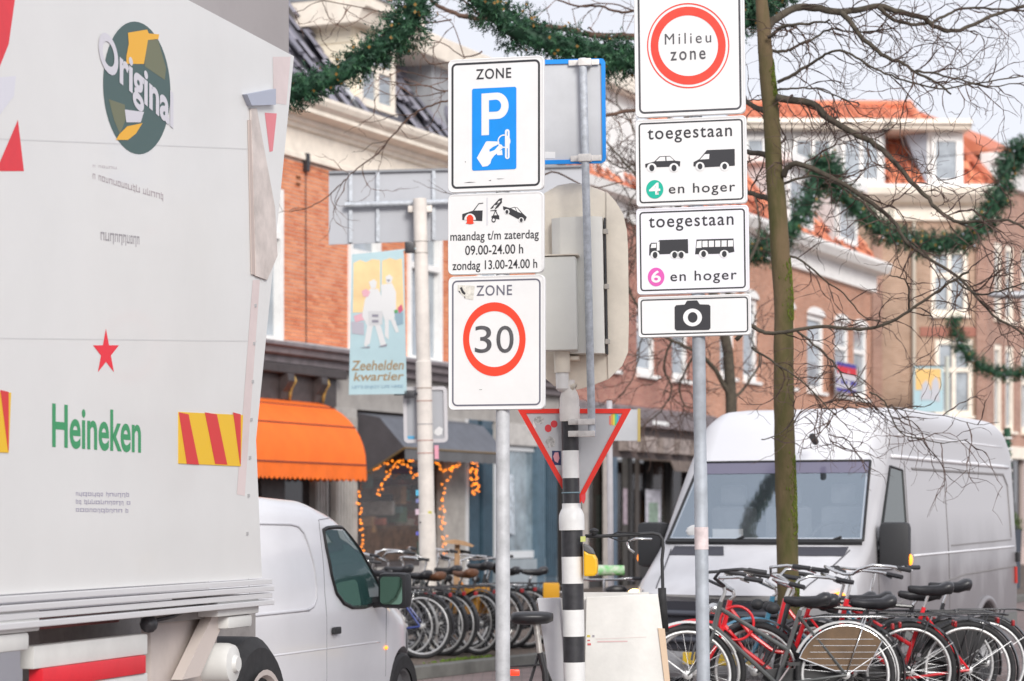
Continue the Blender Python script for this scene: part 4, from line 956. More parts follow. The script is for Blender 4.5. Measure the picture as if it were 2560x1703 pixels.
# yield sign seen from behind
yT = .075
def tri(g): return [(1293+g*1.9, 1022+g), (1578-g*1.9, 1022+g), (1448, 1262-g*2.1), (1428, 1262-g*2.1)]
yl = quadp(S3, s3, tri(0), yT, yT+.012, 'yield_sign', mat('yield_red', (.88,.035,.02), .4), 'back of a red edged triangular yield sign')
O4, I4 = S3.poly(tri(0), yT-.01), S3.poly(tri(11.5), yT-.01)
mb = MB(); ringf(mb, O4, I4, yT-.01); mb.strip([(x,yT-.01,z_) for x,z_ in O4], [(x,yT,z_) for x,z_ in O4]); mb.strip([(x,yT-.01,z_) for x,z_ in I4], [(x,yT-.002,z_) for x,z_ in I4]); mb.build('red_rim', MATS['yield_red'], yl)
quadp(S3, yl, tri(10), yT-.002, yT-.0005, 'sign_back', ALU)
z = Z(1100, 680, 3.734)
def stk(pts, m, name='sticker', lay=0): 
    y = yT-.003-.0008*lay; mb = MB(); mb.poly([(x, y, q) for x, q in S3.poly(pts, y)]); mb.build(name, m, yl)
STR = mat('sticker_red', (.75,.05,.06), .5)
stk(z(*circ(1065, 1420, 32, 34)), STR); stk(z(*circ(1010, 1460, 32, 36)), STR, lay=1)
for k, (a_, c_) in enumerate([((1578,1345),(.85,.25,.2)), ((1596,1330),(.9,.45,.1)), ((1612,1325),(.9,.8,.1)), ((1630,1325),(.2,.7,.3)), ((1648,1330),(.1,.6,.8)), ((1666,1345),(.3,.25,.7))]):
    stk(z((a_[0], a_[1]), (a_[0]+18, a_[1]-3), (a_[0]+18, 1438), (a_[0], 1420+k*2)), mat('sticker_band_%d' % k, c_, .5))
stk(z(*circ(925, 1385, 48, 38)), mat('worn_sticker', (.55,.54,.53), .6, var=.5, vs=60)); stk(z((870,1390),(900,1450),(880,1460),(865,1430)), SIGNW, lay=1)
z = Z(1100, 1080, 2.517)
stk(z((705,118),(760,120),(762,210),(706,208)), mat('sticker_navy', (.02,.03,.12), .5)); stk(z((722,130),(745,128),(752,165),(742,195),(722,185),(712,155)), mat('sticker_pink', (.75,.35,.4), .5), lay=1)
stk(z((660,60),(690,25),(725,45),(720,95),(680,100)), MATS['worn_sticker'])
# push button and cable tie
a, _ = S3.hit(1458, 1400, -.06); c, _ = S3.hit(1493, 1400, -.06)
z = Z(1100, 1080, 2.517)
YEL = mat('button_yellow', (.85,.48,.01), .4)
quadp(S3, s3, z((902,745),(935,765),(970,772),(985,800),(990,850),(985,890),(972,908),(905,910)), -.08, .02, 'push_button_box', YEL, bevel=.01)
quadp(S3, s3, z((900,702),(930,715),(955,735),(972,772),(935,767),(902,747)), -.078, .018, 'push_button_cap', mat('grey_plastic', (.12,.12,.12), .5), bevel=.008)
quadp(S3, s3, z((884,658),(915,657),(915,690),(884,692)), -.07, -.05, 'sticker', mat('lime_sticker', (.6,.65,.2), .5))
zt2 = S3.hit(1430, 1232, 0)[1]
MB().torus((0,0,zt2), .050, .004, 24, 6, ax='z').build('cable_tie', mat('blue_grey_tie', (.2,.3,.35), .5), s3, smooth=True)
quadp(S3, s3, z((885,395),(915,390),(915,420),(905,452),(892,440)), -.075, -.06, 'red_tag', STR)
# ================================================================== lofted van bodies
def interp(keys, t):
    if t <= keys[0][0]: return keys[0][1]
    for (a, u), (b, v) in zip(keys, keys[1:]):
        if t <= b:
            f = (t-a)/(b-a); return u + (v-u)*f
    return keys[-1][1]
def sm(keys, t, h=.07):
    return (interp(keys, t-h) + 2*interp(keys, t) + interp(keys, t+h) + interp(keys, t-h/2)+interp(keys, t+h/2)) / 6
class Loft:
    def __init__(s, L, top, wid, bot, rad, tum, bow, bow_end):
        s.L, s.top, s.wid, s.bot, s.rad, s.tum, s.bow, s.be = L, top, wid, bot, rad, tum, bow, bow_end
    def zt(s, t): return sm(s.top, t)
    def W(s, t, z): return sm(s.wid, t, .12) * (1 - interp(s.tum, z))
    def r(s, t): return interp(s.rad, t)
    def hw(s, t, z):
        zt, r = s.zt(t), s.r(t)
        if z <= zt - r: return s.W(t, z)
        q = min(1, (z - zt + r) / r); return s.W(t, zt-r) - r + r*math.sqrt(max(0, 1-q*q))
    def b(s, t, x):
        g = max(0, 1 - t/s.be); f = min(1, abs(x)/sm(s.wid, t, .12)); return t + s.bow*f*f*g
    def side(s, t, z, off=0, sg=1):
        x = (s.hw(t, z)+off)*sg; return (x, s.b(t, x), z)
    def ztx(s, t, x):
        zt, r = s.zt(t), s.r(t); e = abs(x) - (s.W(t, zt-r) - r)
        return zt if e <= 0 else zt - r + math.sqrt(max(0, r*r - min(e, r)**2))
    def topp(s, t, v, off=0):
        x = v; z = s.ztx(t, x); dz = (s.zt(t+.02)-s.zt(t-.02))/.04; n = math.hypot(1, dz)
        return (x, s.b(t, x) - off*dz/n, z + off/n)
    def body(s, name, m, root, nt_=90, cut=(), label=None, extra=None):
        mb = MB(); secs = []
        for i in range(nt_+1):
            f = i/nt_; t = s.L*(f**1.35); zt, r, zb = s.zt(t), s.r(t), interp(s.bot, t)
            half = [(s.W(t, zb)-.06, zb)]
            for k in range(13): z = zb+.03 + (zt-r-zb-.03)*k/12; half.append((s.W(t, z), z))
            for k in range(1, 8): a = R(90*k/7); half.append((s.W(t, zt-r)-r+r*math.cos(a), zt-r+r*math.sin(a)))
            half += [((s.W(t, zt-r)-r)*(1-k/4), zt) for k in range(1, 4)]
            secs.append([(x, s.b(t, x), z) for x, z in half] + [(0, s.b(t, 0), zt)] + [(-x, s.b(t, x), z) for x, z in half[::-1]])
        n = len(secs[0]); k0 = 0
        for sec in secs: mb.v += sec
        for i in range(nt_):
            for j in range(n): mb.f.append((i*n+j, i*n+(j+1) % n, (i+1)*n+(j+1) % n, (i+1)*n+j))
        mb.f.append(tuple(range(n-1, -1, -1))); mb.f.append(tuple(range(nt_*n, nt_*n+n)))
        o = mb.build(name, m, root, smooth=True, label=label)
        if cut:
            cb = MB()
            for (cy, cz, rr_, w_) in cut:
                for sg in (1, -1):
                    k = len(cb.v); N_ = 36
                    for xx in (sg*(w_-.28), sg*(w_+.4)):
                        for j in range(N_): a = 2*math.pi*j/N_; cb.v.append((xx, cy+rr_*math.cos(a), cz+rr_*math.sin(a)))
                    cb.f += [(k+j, k+(j+1) % N_, k+N_+(j+1) % N_, k+N_+j) for j in range(N_)] + [tuple(range(k+N_-1, k-1, -1)), tuple(range(k+N_, k+2*N_))]
            c = cb.build('cutter', m, root)
            if extra:
                c2 = extra.build('cutter2', MATS['cab_dark'], root); md2 = o.modifiers.new('c', 'BOOLEAN'); md2.operation = 'DIFFERENCE'; md2.object = c2; md2.solver = 'EXACT'; md2.use_self = True; md2.material_mode = 'TRANSFER'
            md = o.modifiers.new('b', 'BOOLEAN'); md.operation = 'DIFFERENCE'; md.object = c; md.solver = 'EXACT'
            dg = bpy.context.evaluated_depsgraph_get(); dg.update(); me = bpy.data.meshes.new_from_object(o.evaluated_get(dg))
            o.modifiers.clear(); o.data = me; bpy.data.objects.remove(c); me.name = name
            if extra: bpy.data.objects.remove(c2)
            me.set_sharp_from_angle(angle=R(38))
        return o
    def spatch(s, name, m, root, t0, t1, zlo, zhi, off=.004, sg=1, nu=24, nv=10, label=None):
        mb = MB(); mb.grid(lambda u, v: s.side(t0+(t1-t0)*u, zlo(t0+(t1-t0)*u)+(zhi(t0+(t1-t0)*u)-zlo(t0+(t1-t0)*u))*v, off, sg), nu, nv)
        return mb.build(name, m, root, smooth='full', label=label)
    def sline(s, pts, off=.002, sg=1, n=14):
        out = []
        for (a, b) in zip(pts, pts[1:]):
            for i in range(n): f = i/n; out.append(s.side(a[0]+(b[0]-a[0])*f, a[1]+(b[1]-a[1])*f, off, sg))
        out.append(s.side(*pts[-1], off, sg)); return out
def wheel(root, x, y, z, rt, wd, sg, tyre=RUB, rim=None):
    rim = rim or mat('steel_rim', (.22,.22,.23), .5, .5, var=.2)
    mb = MB(); mb.lathe([(rt*.62,-wd/2),(rt*.93,-wd/2),(rt,-wd*.38),(rt,wd*.38),(rt*.93,wd/2),(rt*.62,wd/2)], n=32)
    mb.v = [(v[2], v[0], v[1]) for v in mb.v]
    o = mb.build('wheel', tyre, root, smooth=True); o.location = (x, y, z)
    mb = MB(); mb.lathe([(0,wd*.30),(rt*.18,wd*.30),(rt*.25,wd*.18),(rt*.50,wd*.16),(rt*.56,wd*.40),(rt*.63,wd*.42),(rt*.63,0),(0,0)], n=32)
    mb.v = [(v[2]*sg, v[0], v[1]) for v in mb.v]; mb.build('rim', rim, o, smooth=True)
    return o
VANW = mat('van_white', (.80,.80,.82), .28, coat=.5, var=.04, vs=1.5)
def dirty_greyed_white(name, c_hi, c_lo, z0, z1):
    """white paint with road dirt thickening towards the sills and an even grey over the flanks"""
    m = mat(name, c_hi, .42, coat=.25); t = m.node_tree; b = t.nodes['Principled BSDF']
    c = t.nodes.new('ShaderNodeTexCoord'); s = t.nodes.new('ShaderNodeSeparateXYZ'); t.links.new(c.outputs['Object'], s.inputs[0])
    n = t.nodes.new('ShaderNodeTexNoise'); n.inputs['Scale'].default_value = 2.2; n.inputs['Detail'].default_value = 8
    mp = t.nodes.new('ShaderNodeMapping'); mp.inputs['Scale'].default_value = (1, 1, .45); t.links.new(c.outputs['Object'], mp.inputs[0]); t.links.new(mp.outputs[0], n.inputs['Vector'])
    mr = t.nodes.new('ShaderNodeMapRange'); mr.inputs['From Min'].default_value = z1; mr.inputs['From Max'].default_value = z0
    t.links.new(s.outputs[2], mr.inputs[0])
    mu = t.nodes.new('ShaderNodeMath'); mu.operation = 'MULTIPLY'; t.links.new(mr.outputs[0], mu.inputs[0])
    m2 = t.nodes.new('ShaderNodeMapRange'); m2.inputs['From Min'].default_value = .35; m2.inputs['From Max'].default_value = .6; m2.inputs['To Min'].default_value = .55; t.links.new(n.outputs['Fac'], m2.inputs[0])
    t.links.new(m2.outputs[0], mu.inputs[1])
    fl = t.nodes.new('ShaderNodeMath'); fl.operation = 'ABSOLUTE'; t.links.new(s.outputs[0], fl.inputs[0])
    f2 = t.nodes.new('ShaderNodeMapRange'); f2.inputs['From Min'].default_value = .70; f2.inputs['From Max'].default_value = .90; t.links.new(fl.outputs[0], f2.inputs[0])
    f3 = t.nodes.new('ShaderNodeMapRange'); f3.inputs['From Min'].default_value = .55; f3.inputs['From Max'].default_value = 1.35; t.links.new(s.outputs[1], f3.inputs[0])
    f4 = t.nodes.new('ShaderNodeMath'); f4.operation = 'MULTIPLY'; t.links.new(f2.outputs[0], f4.inputs[0]); t.links.new(f3.outputs[0], f4.inputs[1])  # flanks behind the nose are greyed evenly at every height
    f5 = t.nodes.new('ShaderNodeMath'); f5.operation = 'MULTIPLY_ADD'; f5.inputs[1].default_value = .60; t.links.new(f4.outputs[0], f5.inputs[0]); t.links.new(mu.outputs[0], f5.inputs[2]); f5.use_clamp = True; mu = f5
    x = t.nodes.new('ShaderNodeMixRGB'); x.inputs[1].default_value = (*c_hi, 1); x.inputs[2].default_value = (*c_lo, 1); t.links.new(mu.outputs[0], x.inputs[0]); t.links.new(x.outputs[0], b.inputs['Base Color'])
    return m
AMB = mat('amber_lamp', (1.0,.26,.02), .3, emit=1.6)
GLOW = mat('lit_lamp', (1.0,.62,.22), .3, emit=5)
# ---------------------------------------------------------------- big white van, nose to the camera
SP = Loft(5.9,
    top=[(0,.96),(.10,1.04),(.45,1.17),(.80,1.34),(.86,1.37),(1.50,2.13),(1.60,2.24),(1.78,2.47),(2.05,2.59),(2.6,2.63),(5.5,2.61),(5.75,2.56),(5.9,2.42)],
    wid=[(0,.86),(.12,.92),(.4,.975),(.8,.985),(5.5,.985),(5.9,.955)],
    bot=[(0,.30),(5.9,.34)],
    rad=[(0,.10),(.4,.13),(.8,.07),(1.5,.08),(2.1,.19),(5.9,.20)],
    tum=[(0,0),(.35,.015),(.9,0),(1.3,.01),(2.0,.055),(2.35,.08),(2.6,.105)], bow=.26, bow_end=2.6)
VA = -26.5
vloc = Vector((1.72, 19.9, 0))
sv = thing('white_delivery_van', 'large white high roofed delivery van facing the camera with grey flank and dirty sills', 'van', vloc, (0,0,R(VA)))
SVW = dirty_greyed_white('dirty_greyed_van_white', (.80,.80,.825), (.20,.19,.20), .25, 1.7)
mat('cab_dark', (.055,.055,.06), .8)
def wsx(t): return .90 - .105*(t-.9)/.6
ex = MB(); nu, nv = 10, 14
def wp_(i, j, off): t_ = .925+.545*i/nu; p_ = SP.topp(t_, (j/nv*2-1)*(wsx(t_)-.03), 0); return (p_[0], p_[1]-.79*off, p_[2]+.61*off)
for off in (.10, -.85):
    for i in range(nu+1):
        for j in range(nv+1): ex.v.append(wp_(i, j, off))
M_ = (nu+1)*(nv+1); W_ = nv+1
for i in range(nu):
    for j in range(nv):
        a = i*W_+j; ex.f.append((a, a+1, a+W_+1, a+W_)); ex.f.append((M_+a, M_+a+W_, M_+a+W_+1, M_+a+1))
for i in range(nu): 
    for j in (0, nv): a = i*W_+j; ex.f.append((a, a+W_, M_+a+W_, M_+a))
for j in range(nv):
    for i in (0, nu): a = i*W_+j; ex.f.append((a, a+1, M_+a+1, M_+a))
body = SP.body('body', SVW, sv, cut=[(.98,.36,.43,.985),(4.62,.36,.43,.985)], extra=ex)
SEAT = mat('seat_cloth', (.10,.105,.115), .9, var=.3, vs=8)
for x_ in (-.52, .0, .52):
    st_ = MB().box(x_-.21, x_+.21, 1.62, 1.74, .95, 1.72).build('seat_back', SEAT, sv, bevel=.05, smooth=True); MB().box(x_-.12, x_+.12, 1.63, 1.71, 1.74, 1.92).build('headrest', SEAT, st_, bevel=.04, smooth=True)
MB().extx([(.98,1.30),(1.22,1.36),(1.42,1.30),(1.45,1.05),(1.1,1.0)], -.80, .80).build('dashboard', mat('dash_grey', (.13,.14,.15), .7), sv)
sw = MB().torus((0,0,0), .20, .016, 32, 8).build('steering_wheel', PLAST, sv, smooth='full'); sw.location = (.50, 1.40, 1.42); sw.rotation_euler = (R(-35), 0, 0)
MB().box(-.5,-.22,1.10,1.12,1.38,1.52).build('dashboard_paper', WHITE, sv)
for sg in (1,-1):
    for cy in (.98,4.62):
        wheel(sv, sg*.86, cy, .345, .345, .22, sg)
# windscreen
WSG = mat('windscreen_glass', (.70,.82,.92), .03, spec=1.0, metal=.9, alpha=.42)
def wsx(t): return .90 - .105*(t-.9)/.6
mb = MB(); mb.grid(lambda u, v: SP.topp(.905+u*.575, (v*2-1)*wsx(.905+u*.575), .006), 16, 24); mb.build('windscreen', WSG, sv, smooth='full')
mb = MB(); mb.grid(lambda u, v: SP.topp(1.395+u*.085, (v*2-1)*wsx(1.395+u*.085), .009), 4, 24); mb.build('sun_strip', mat('sun_strip', (.16,.15,.22), .1, spec=1), sv, smooth='full')
BLK = mat('black_seal', (.02,.02,.022), .5)
loop = [SP.topp(.90, -.90+1.80*i/20, .008) for i in range(21)] + [SP.topp(.9+.585*i/12, wsx(.9+.585*i/12), .008) for i in range(13)] + [SP.topp(1.485, wsx(1.485)*(1-2*i/20), .008) for i in range(21)] + [SP.topp(1.485-.585*i/12, -wsx(1.485-.585*i/12), .008) for i in range(13)]
MB().tube(loop, .012, 6, cap=False).build('windscreen_seal', BLK, sv, smooth='full')
mb = MB(); mb.tube([SP.topp(.875, -.9+1.8*i/20, .012) for i in range(21)], .022, 6); mb.build('wiper_cowl', BLK, sv)
for x0 in (-.75, .1): 
    mb = MB(); mb.tube([SP.topp(.88, x0+.6*f, .02) if f < 1 else SP.topp(.92, x0+.62, .02) for f in [i/8 for i in range(9)]] , .012, 5); mb.build('wiper', BLK, sv)
# bonnet vents, emblem bar, bonnet gap
VENT = mat('vent_mesh', (.06,.06,.075), .6)
for sg in (1,-1):
    mb = MB(); mb.grid(lambda u, v: SP.topp(.70+u*.14, sg*(.30+v*.50+ (0 if u > .5 else .0) - (1-u)*0.06*(1-v)), .005), 3, 10); mb.build('bonnet_vent', VENT, sv)
for sg in (1,-1):
    mb = MB(); mb.tube([SP.topp(.08+.72*i/14, sg*(.66+.16*i/14), .002) for i in range(15)], .006, 5); mb.build('bonnet_gap', mat('panel_gap', (.10,.10,.11), .8), sv)
# front face: grille, bumper, lamps
def fp(x, z, off=0): 
    return (x, SP.b(0, x) - off, z)
mb = MB(); mb.grid(lambda u, v: fp(-.62+1.24*u, .52+.40*v, .012), 20, 6); mb.build('grille', mat('grille_black', (.035,.035,.045), .6), sv)
mb = MB(); 
for k in range(3): mb.tube([fp(-.60+1.2*i/20, .60+.11*k, .028) for i in range(21)], .026, 6)
mb.build('grille_bar', mat('grille_grey', (.075,.08,.10), .5), sv, smooth='full')
mb = MB(); mb.grid(lambda u, v: (lambda x: (x, SP.b(0, x)-.05*math.sin(math.pi*v)**.5-.01, .28+.22*v))(-.87+1.74*u), 24, 6); mb.build('bumper', mat('bumper_grey', (.30,.30,.31), .55), sv, smooth='full')
MB().box(-.30,.30,-.07,-.055,.40,.50).build('number_plate', mat('number_plate_yellow', (.75,.5,.03), .5), sv, bevel=.004)
LENS = mat('lamp_lens', (.55,.56,.58), .1, spec=1)
for sg in (1,-1):
    mb = MB(); mb.grid(lambda u, v: SP.side(.02+.40*u, .72+.02+(.26+.10*u)*v, .010, sg), 12, 6); o = mb.build('headlight', LENS, sv, smooth='full')
    mb = MB(); mb.ball(SP.side(.10, .955, .02, sg), .075, 14, 8, (.8,1.0,.7)); mb.build('indicator_lamp', GLOW if sg < 0 else AMB, o, smooth='full')
# side: window, panel pressings, door gaps, strip
GAP = mat('side_gap', (.16,.15,.15), .9); SGL = mat('van_side_glass', (.05,.065,.06), .08, spec=.8)
for sg in (1,-1):
    zl = lambda t: 1.33 + .02*(t-1.2); zh = lambda t: min(2.05, 1.42 + (t-1.10)*1.35)
    SP.spatch('side_window', SGL, sv, 1.16, 1.98, zl, zh, .005, sg)
    mb = MB(); mb.tube(SP.sline([(1.12,1.32),(2.0,1.34),(1.99,2.04),(1.60,2.07),(1.12,1.38)], .004, sg), .012, 5); mb.build('window_seal', BLK, sv)
    for ln_ in ([(1.08,.75),(1.05,1.32)], [(2.08,.45),(2.08,2.12)], [(3.35,.45),(3.35,2.12)]): MB().tube(SP.sline(ln_, 0, sg), .006, 4).build('door_gap', GAP, sv)
    mb = MB(); mb.tube(SP.sline([(2.30,2.06),(5.45,2.06)], 0, sg), .014, 5); mb.tube(SP.sline([(5.45,2.06),(5.62,1.95),(5.66,1.42)], 0, sg), .012, 5); mb.tube(SP.sline([(3.45,1.36),(5.66,1.40)], 0, sg), .008, 4); mb.build('panel_pressing', mat('pressing_shadow', (.22,.21,.21), .9), sv)
    mb = MB(); mb.tube(SP.sline([(2.2,1.28),(5.8,1.33)], .002, sg), .011, 6); mb.build('waist_crease', VANW, sv, smooth='full')
    mb = MB(); mb.tube(SP.sline([(1.10,.78),(2.2,.95),(3.9,1.08),(5.82,1.13)], .0, sg), .010, 5); mb.build('swage_line', MATS['pressing_shadow'], sv)
    mb = MB(); mb.tube(SP.sline([(1.70,2.36),(5.5,2.34)], -.002, sg), .010, 5); mb.tube(SP.sline([(1.66,2.16),(5.7,2.14)], .006, sg), .020, 6); mb.build('roof_rib', VANW, sv, smooth='full')
    for a0, a1 in ((1.5, 4.1), (5.1, 5.88)):
        SP.spatch('bump_strip', mat('grey_strip', (.16,.165,.16), .7), sv, a0, a1, lambda t: .50, lambda t: .66, .014, sg, nv=3)
    mb = MB(); cy = 4.62
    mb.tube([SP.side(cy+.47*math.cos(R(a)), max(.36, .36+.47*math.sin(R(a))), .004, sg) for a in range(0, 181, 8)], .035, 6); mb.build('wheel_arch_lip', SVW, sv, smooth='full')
    # mirror
    p = Vector(SP.side(1.16, 1.40, 0, sg))
    m_ = MB(); m_.box(-.13, .13, -.09, .09, -.20, .20); me_o = m_.build('mirror', PLAST, sv, bevel=.05, smooth=True); me_o.location = p + Vector((sg*.15, -.06, -.02)); me_o.rotation_euler = (0, 0, sg*.2)
    mb = MB(); mb.tube([(0,0,-.08),(-sg*.14,.03,-.12)], .04, 8); mb.tube([(0,0,.05),(-sg*.13,.03,-.06)], .03, 8); mb.build('mirror_arm', PLAST, me_o)
    MB().ball((sg*.132,-.03,-.12), .035, 12, 8, (.6,.9,1.4)).build('indicator_lamp', AMB, me_o, smooth='full')
p = SP.side(5.88, 1.22, .0, 1); MB().box(.93,.99,5.84,5.93,1.17,1.27).build('door_hinge', BLK, sv, bevel=.01)
MB().tube([SP.side(5.80, .95, .01, 1), SP.side(5.80, 1.12, .01, 1)], .02, 6).build('tail_light', mat('tail_red', (.45,.03,.02), .3), sv)
mb = MB(); mb.ball((-.62,1.02,1.5), .10, 10, 6, (1,.2,.6)); mb.build('dashboard_card', WHITE, sv)
MB().tube([(.35,1.40,2.28),(.35,1.30,2.33)], .03, 8).build('roof_camera', PLAST, sv)

# ---------------------------------------------------------------- small white van, seen from behind right
BE = Loft(4.1,
    top=[(0,.62),(.12,.80),(.30,.93),(.75,1.05),(.92,1.09),(1.55,1.52),(1.85,1.64),(2.3,1.735),(3.0,1.76),(3.9,1.74),(4.1,1.68)],
    wid=[(0,.66),(.2,.78),(.5,.84),(.9,.86),(3.6,.86),(4.1,.84)], bot=[(0,.26),(4.1,.28)],
    rad=[(0,.16),(.6,.2),(1.0,.16),(2,.18),(4.1,.18)], tum=[(0,.02),(.5,0),(.95,.0),(1.3,.04),(1.7,.12),(1.8,.15)], bow=.30, bow_end=2.0)
th = 18
bc = Vector((-.66 + .09 - .86*math.cos(R(th)), 18.5 + .27 + .86*math.sin(R(th)), 0))
bv = thing('small_white_van', 'small white panel van driving away with black door mirror, between lorry and parked bicycles', 'van', bc, (0,0,R(180-th)))
BW = mat('small_van_white', (.78,.78,.81), .25, coat=.6, var=.03, vs=2)
BE.body('body', BW, bv, cut=[(.74,.30,.35,.86),(3.42,.30,.35,.86)])
for sg in (1,-1):
    for cy in (.74,3.42): wheel(bv, sg*.76, cy, .30, .30, .18, sg)
    G2 = mat('green_side_glass', (.035,.085,.08), .05, spec=.9)
    zl = lambda t: 1.02 - .02*(t-1.3) ; zh = lambda t: min(1.53+.02*(t-2), 1.06 + max(0,(t-1.05))*.72)
    BE.spatch('side_window', G2, bv, 1.09, 2.17, lambda t: interp([(1.08,1.045),(1.25,1.0),(1.5,.98),(1.8,.985),(1.98,1.02),(2.10,1.10),(2.17,1.30)], t), zh, .005, sg)
    mb = MB(); mb.tube(BE.sline([(1.06,1.05),(1.25,.995),(1.5,.975),(1.8,.98),(1.98,1.015),(2.10,1.09),(2.16,1.22),(2.19,1.40),(2.19,1.53),(2.12,1.545),(1.95,1.55),(1.72,1.545),(1.35,1.28),(1.06,1.06)], .004, sg), .014, 5); mb.build('window_seal', BLK, bv)
    SEAM_ = mat('soft_gap', (.35,.35,.37), .8)
    for ln_ in ([(1.02,.45),(1.0,.98)], [(2.30,.35),(2.30,1.1),(2.24,1.60),(1.85,1.62)], [(3.55,.5),(3.55,1.6)]): MB().tube(BE.sline(ln_, 0, sg), .004, 4).build('door_gap', SEAM_, bv)
    mb = MB(); mb.tube(BE.sline([(2.62,.99),(2.52,1.01),(2.46,1.06),(2.435,1.14),(2.45,1.30),(2.50,1.44),(2.54,1.51),(2.62,1.555),(2.75,1.57),(3.7,1.58)], 0, sg), .010, 5); mb.tube(BE.sline([(2.60,.99),(3.7,.985)], 0, sg), .011, 5); mb.build('panel_pressing', mat('pressing_soft', (.6,.6,.63), .6), bv, smooth='full')
    mb = MB(); mb.tube(BE.sline([(1.15,.71),(2.28,.71),(3.3,.71)], -.008, sg), .011, 8); mb.build('swage_line', BW, bv, smooth='full')
    hp = Vector(BE.side(2.17, .83, .02, sg)); mb = MB(); mb.box(hp.x-.012, hp.x+.012, hp.y-.07, hp.y+.06, .805, .855); mb.build('door_handle', PLAST, bv, bevel=.01, smooth=True)
    p = Vector(BE.side(1.32, 1.07, 0, sg))
    m_ = MB(); m_.box(-.115, .115, -.085, .065, -.13, .13); mo = m_.build('mirror', PLAST, bv, bevel=.05, smooth=True); mo.location = p + Vector((sg*.17, -.02, .02))
    MB().poly([(x, .068, z_) for x, z_ in rr(-.085,.085,-.10,.10,.03)]).build('mirror_glass', mat('mirror_glass', (.20,.34,.26), .06, .9), mo)
    MB().tube([(-sg*.06,0,-.08),(-sg*.17,0,-.09)], .04, 8).build('mirror_arm', PLAST, mo)
    ip = BE.side(1.02, .66, .008, sg); MB().ball(ip, .022, 10, 6, (.3,1.2,.6)).build('side_indicator', AMB, bv, smooth='full')
    mb = MB(); mb.grid(lambda u, v: BE.side(.06+.30*u, .60+.16*v, .008, sg), 8, 4); mb.build('headlight', LENS, bv, smooth='full')
    mb = MB(); mb.grid(lambda u, v: BE.side(1.12+1.9*u, .30+.10*v+.03*math.sin(3.14*u), .016, sg), 16, 3); mb.build('sill_strip', mat('grey_sill', (.13,.125,.13), .6), bv)
def wbx(t): return .74 - .06*(t-1)
mb = MB(); mb.grid(lambda u, v: BE.topp(.98+u*.62, (v*2-1)*wbx(.98+u*.62), .006), 12, 16); mb.build('windscreen', G2, bv, smooth='full')
MB().box(-.5,-.2,1.25,1.27,1.10,1.2).build('dashboard_paper', WHITE, bv)

# ---------------------------------------------------------------- lorry box crossing on the left
TL = Fr((-2.16, 10.1, 0), 74.8)
lo = TL.thing('white_lorry', 'white box lorry side with oval logo, red star and chevron plates at the left edge', 'lorry')
LW = mat('lorry_white', (.70,.70,.69), .4, coat=.2, var=.04, vs=.8)
def T(px, py, y=0): return TL.hit(px, py, y)
zb0 = T(330, 1490)[1]; zr_t = T(720, 133)[1]
xe_t, xe_m, xe_b = T(737, 300)[0], T(665, 900)[0], T(655, 1440)[0]
zr_b = 1.285
side = [(-3.2, zr_b), (xe_b, zr_b), (T(640,1100)[0], T(640,1100)[1]), (T(735,140)[0], zr_t), (-3.2, zr_t)]
MB().ext(side, 0, .035).build('side_panel', LW, lo)
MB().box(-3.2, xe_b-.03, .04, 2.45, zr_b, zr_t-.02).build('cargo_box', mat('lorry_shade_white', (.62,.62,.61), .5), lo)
TG = mat('tarpaulin_grey', (.36,.335,.335), .8, var=.06, vs=1.2)
MB().box(-1.2, T(727,60,.25)[0], .25, 2.3, zr_t-.02, zr_t+.85).build('roof_cover', TG, lo, bevel=.04)
# edge post with reflective blocks and hinges
RP = mat('post_pink_white', (.68,.58,.57), .5, var=.08, vs=3); LR = mat('lorry_red', (.72,.02,.035), .45, var=.08); LRp = mat('lorry_red_faded', (.72,.22,.25), .5)
def lq(pts, m, name, y=-.0012, y1=None):
    pl_ = TL.poly(pts, y); mb = MB()
    if y1 is None: mb.poly([(a, y, b) for a, b in pl_])
    else: mb.ext(pl_, y, y1)
    return mb.build(name, m, lo)
lq([(682,142),(727,142),(716,262),(684,258)], RP, 'edge_tape')
lq([(662,282),(692,284),(682,378),(674,380)], LRp, 'edge_tape')
lq([(632,700),(650,700),(612,1240),(592,1236)], RP, 'edge_tape')
lq([(618,236),(690,222),(690,262),(630,264)], mat('blue_grey_latch', (.40,.43,.52), .5), 'latch', -.03, -.001)
HB = mat('brown_strap', (.60,.54,.51), .8, var=.3, vs=3)
lq([(628,272),(642,270),(688,520),(694,640),(668,700),(640,690)], HB, 'strap', -.012, -.002)
lq([(622,300),(632,300),(652,560),(648,690),(630,686)], mat('strap_dark', (.50,.42,.39), .8), 'strap', -.009, -.002)
for yy_ in (338, 842): lq([(-200, yy_), (642, yy_+34 if yy_ < 500 else yy_+10), (642, (yy_+34 if yy_ < 500 else yy_+10)+3), (-200, yy_+3)], mat('joint_grey', (.60,.60,.60), .6), 'panel_joint', -.0008)
for k_ in range(7): lq([(640-k_*3.4-3, 760+k_*95), (640-k_*3.4+2, 760+k_*95), (640-k_*3.4+2, 768+k_*95), (640-k_*3.4-3, 768+k_*95)], mat('rivet_grey', (.48,.48,.48), .4, .3), 'rivet', -.004, -.0008)
# red shapes at left
lq([(-60,-20),(40,-20),(22,110),(-10,190),(-60,230)], LR, 'red_letter'); lq([(-10,428),(45,300),(60,428)], LR, 'red_letter')
lq([(-20,195),(40,190),(35,240),(-10,300)], mat('pale_lilac', (.66,.66,.72), .5), 'pale_letter')
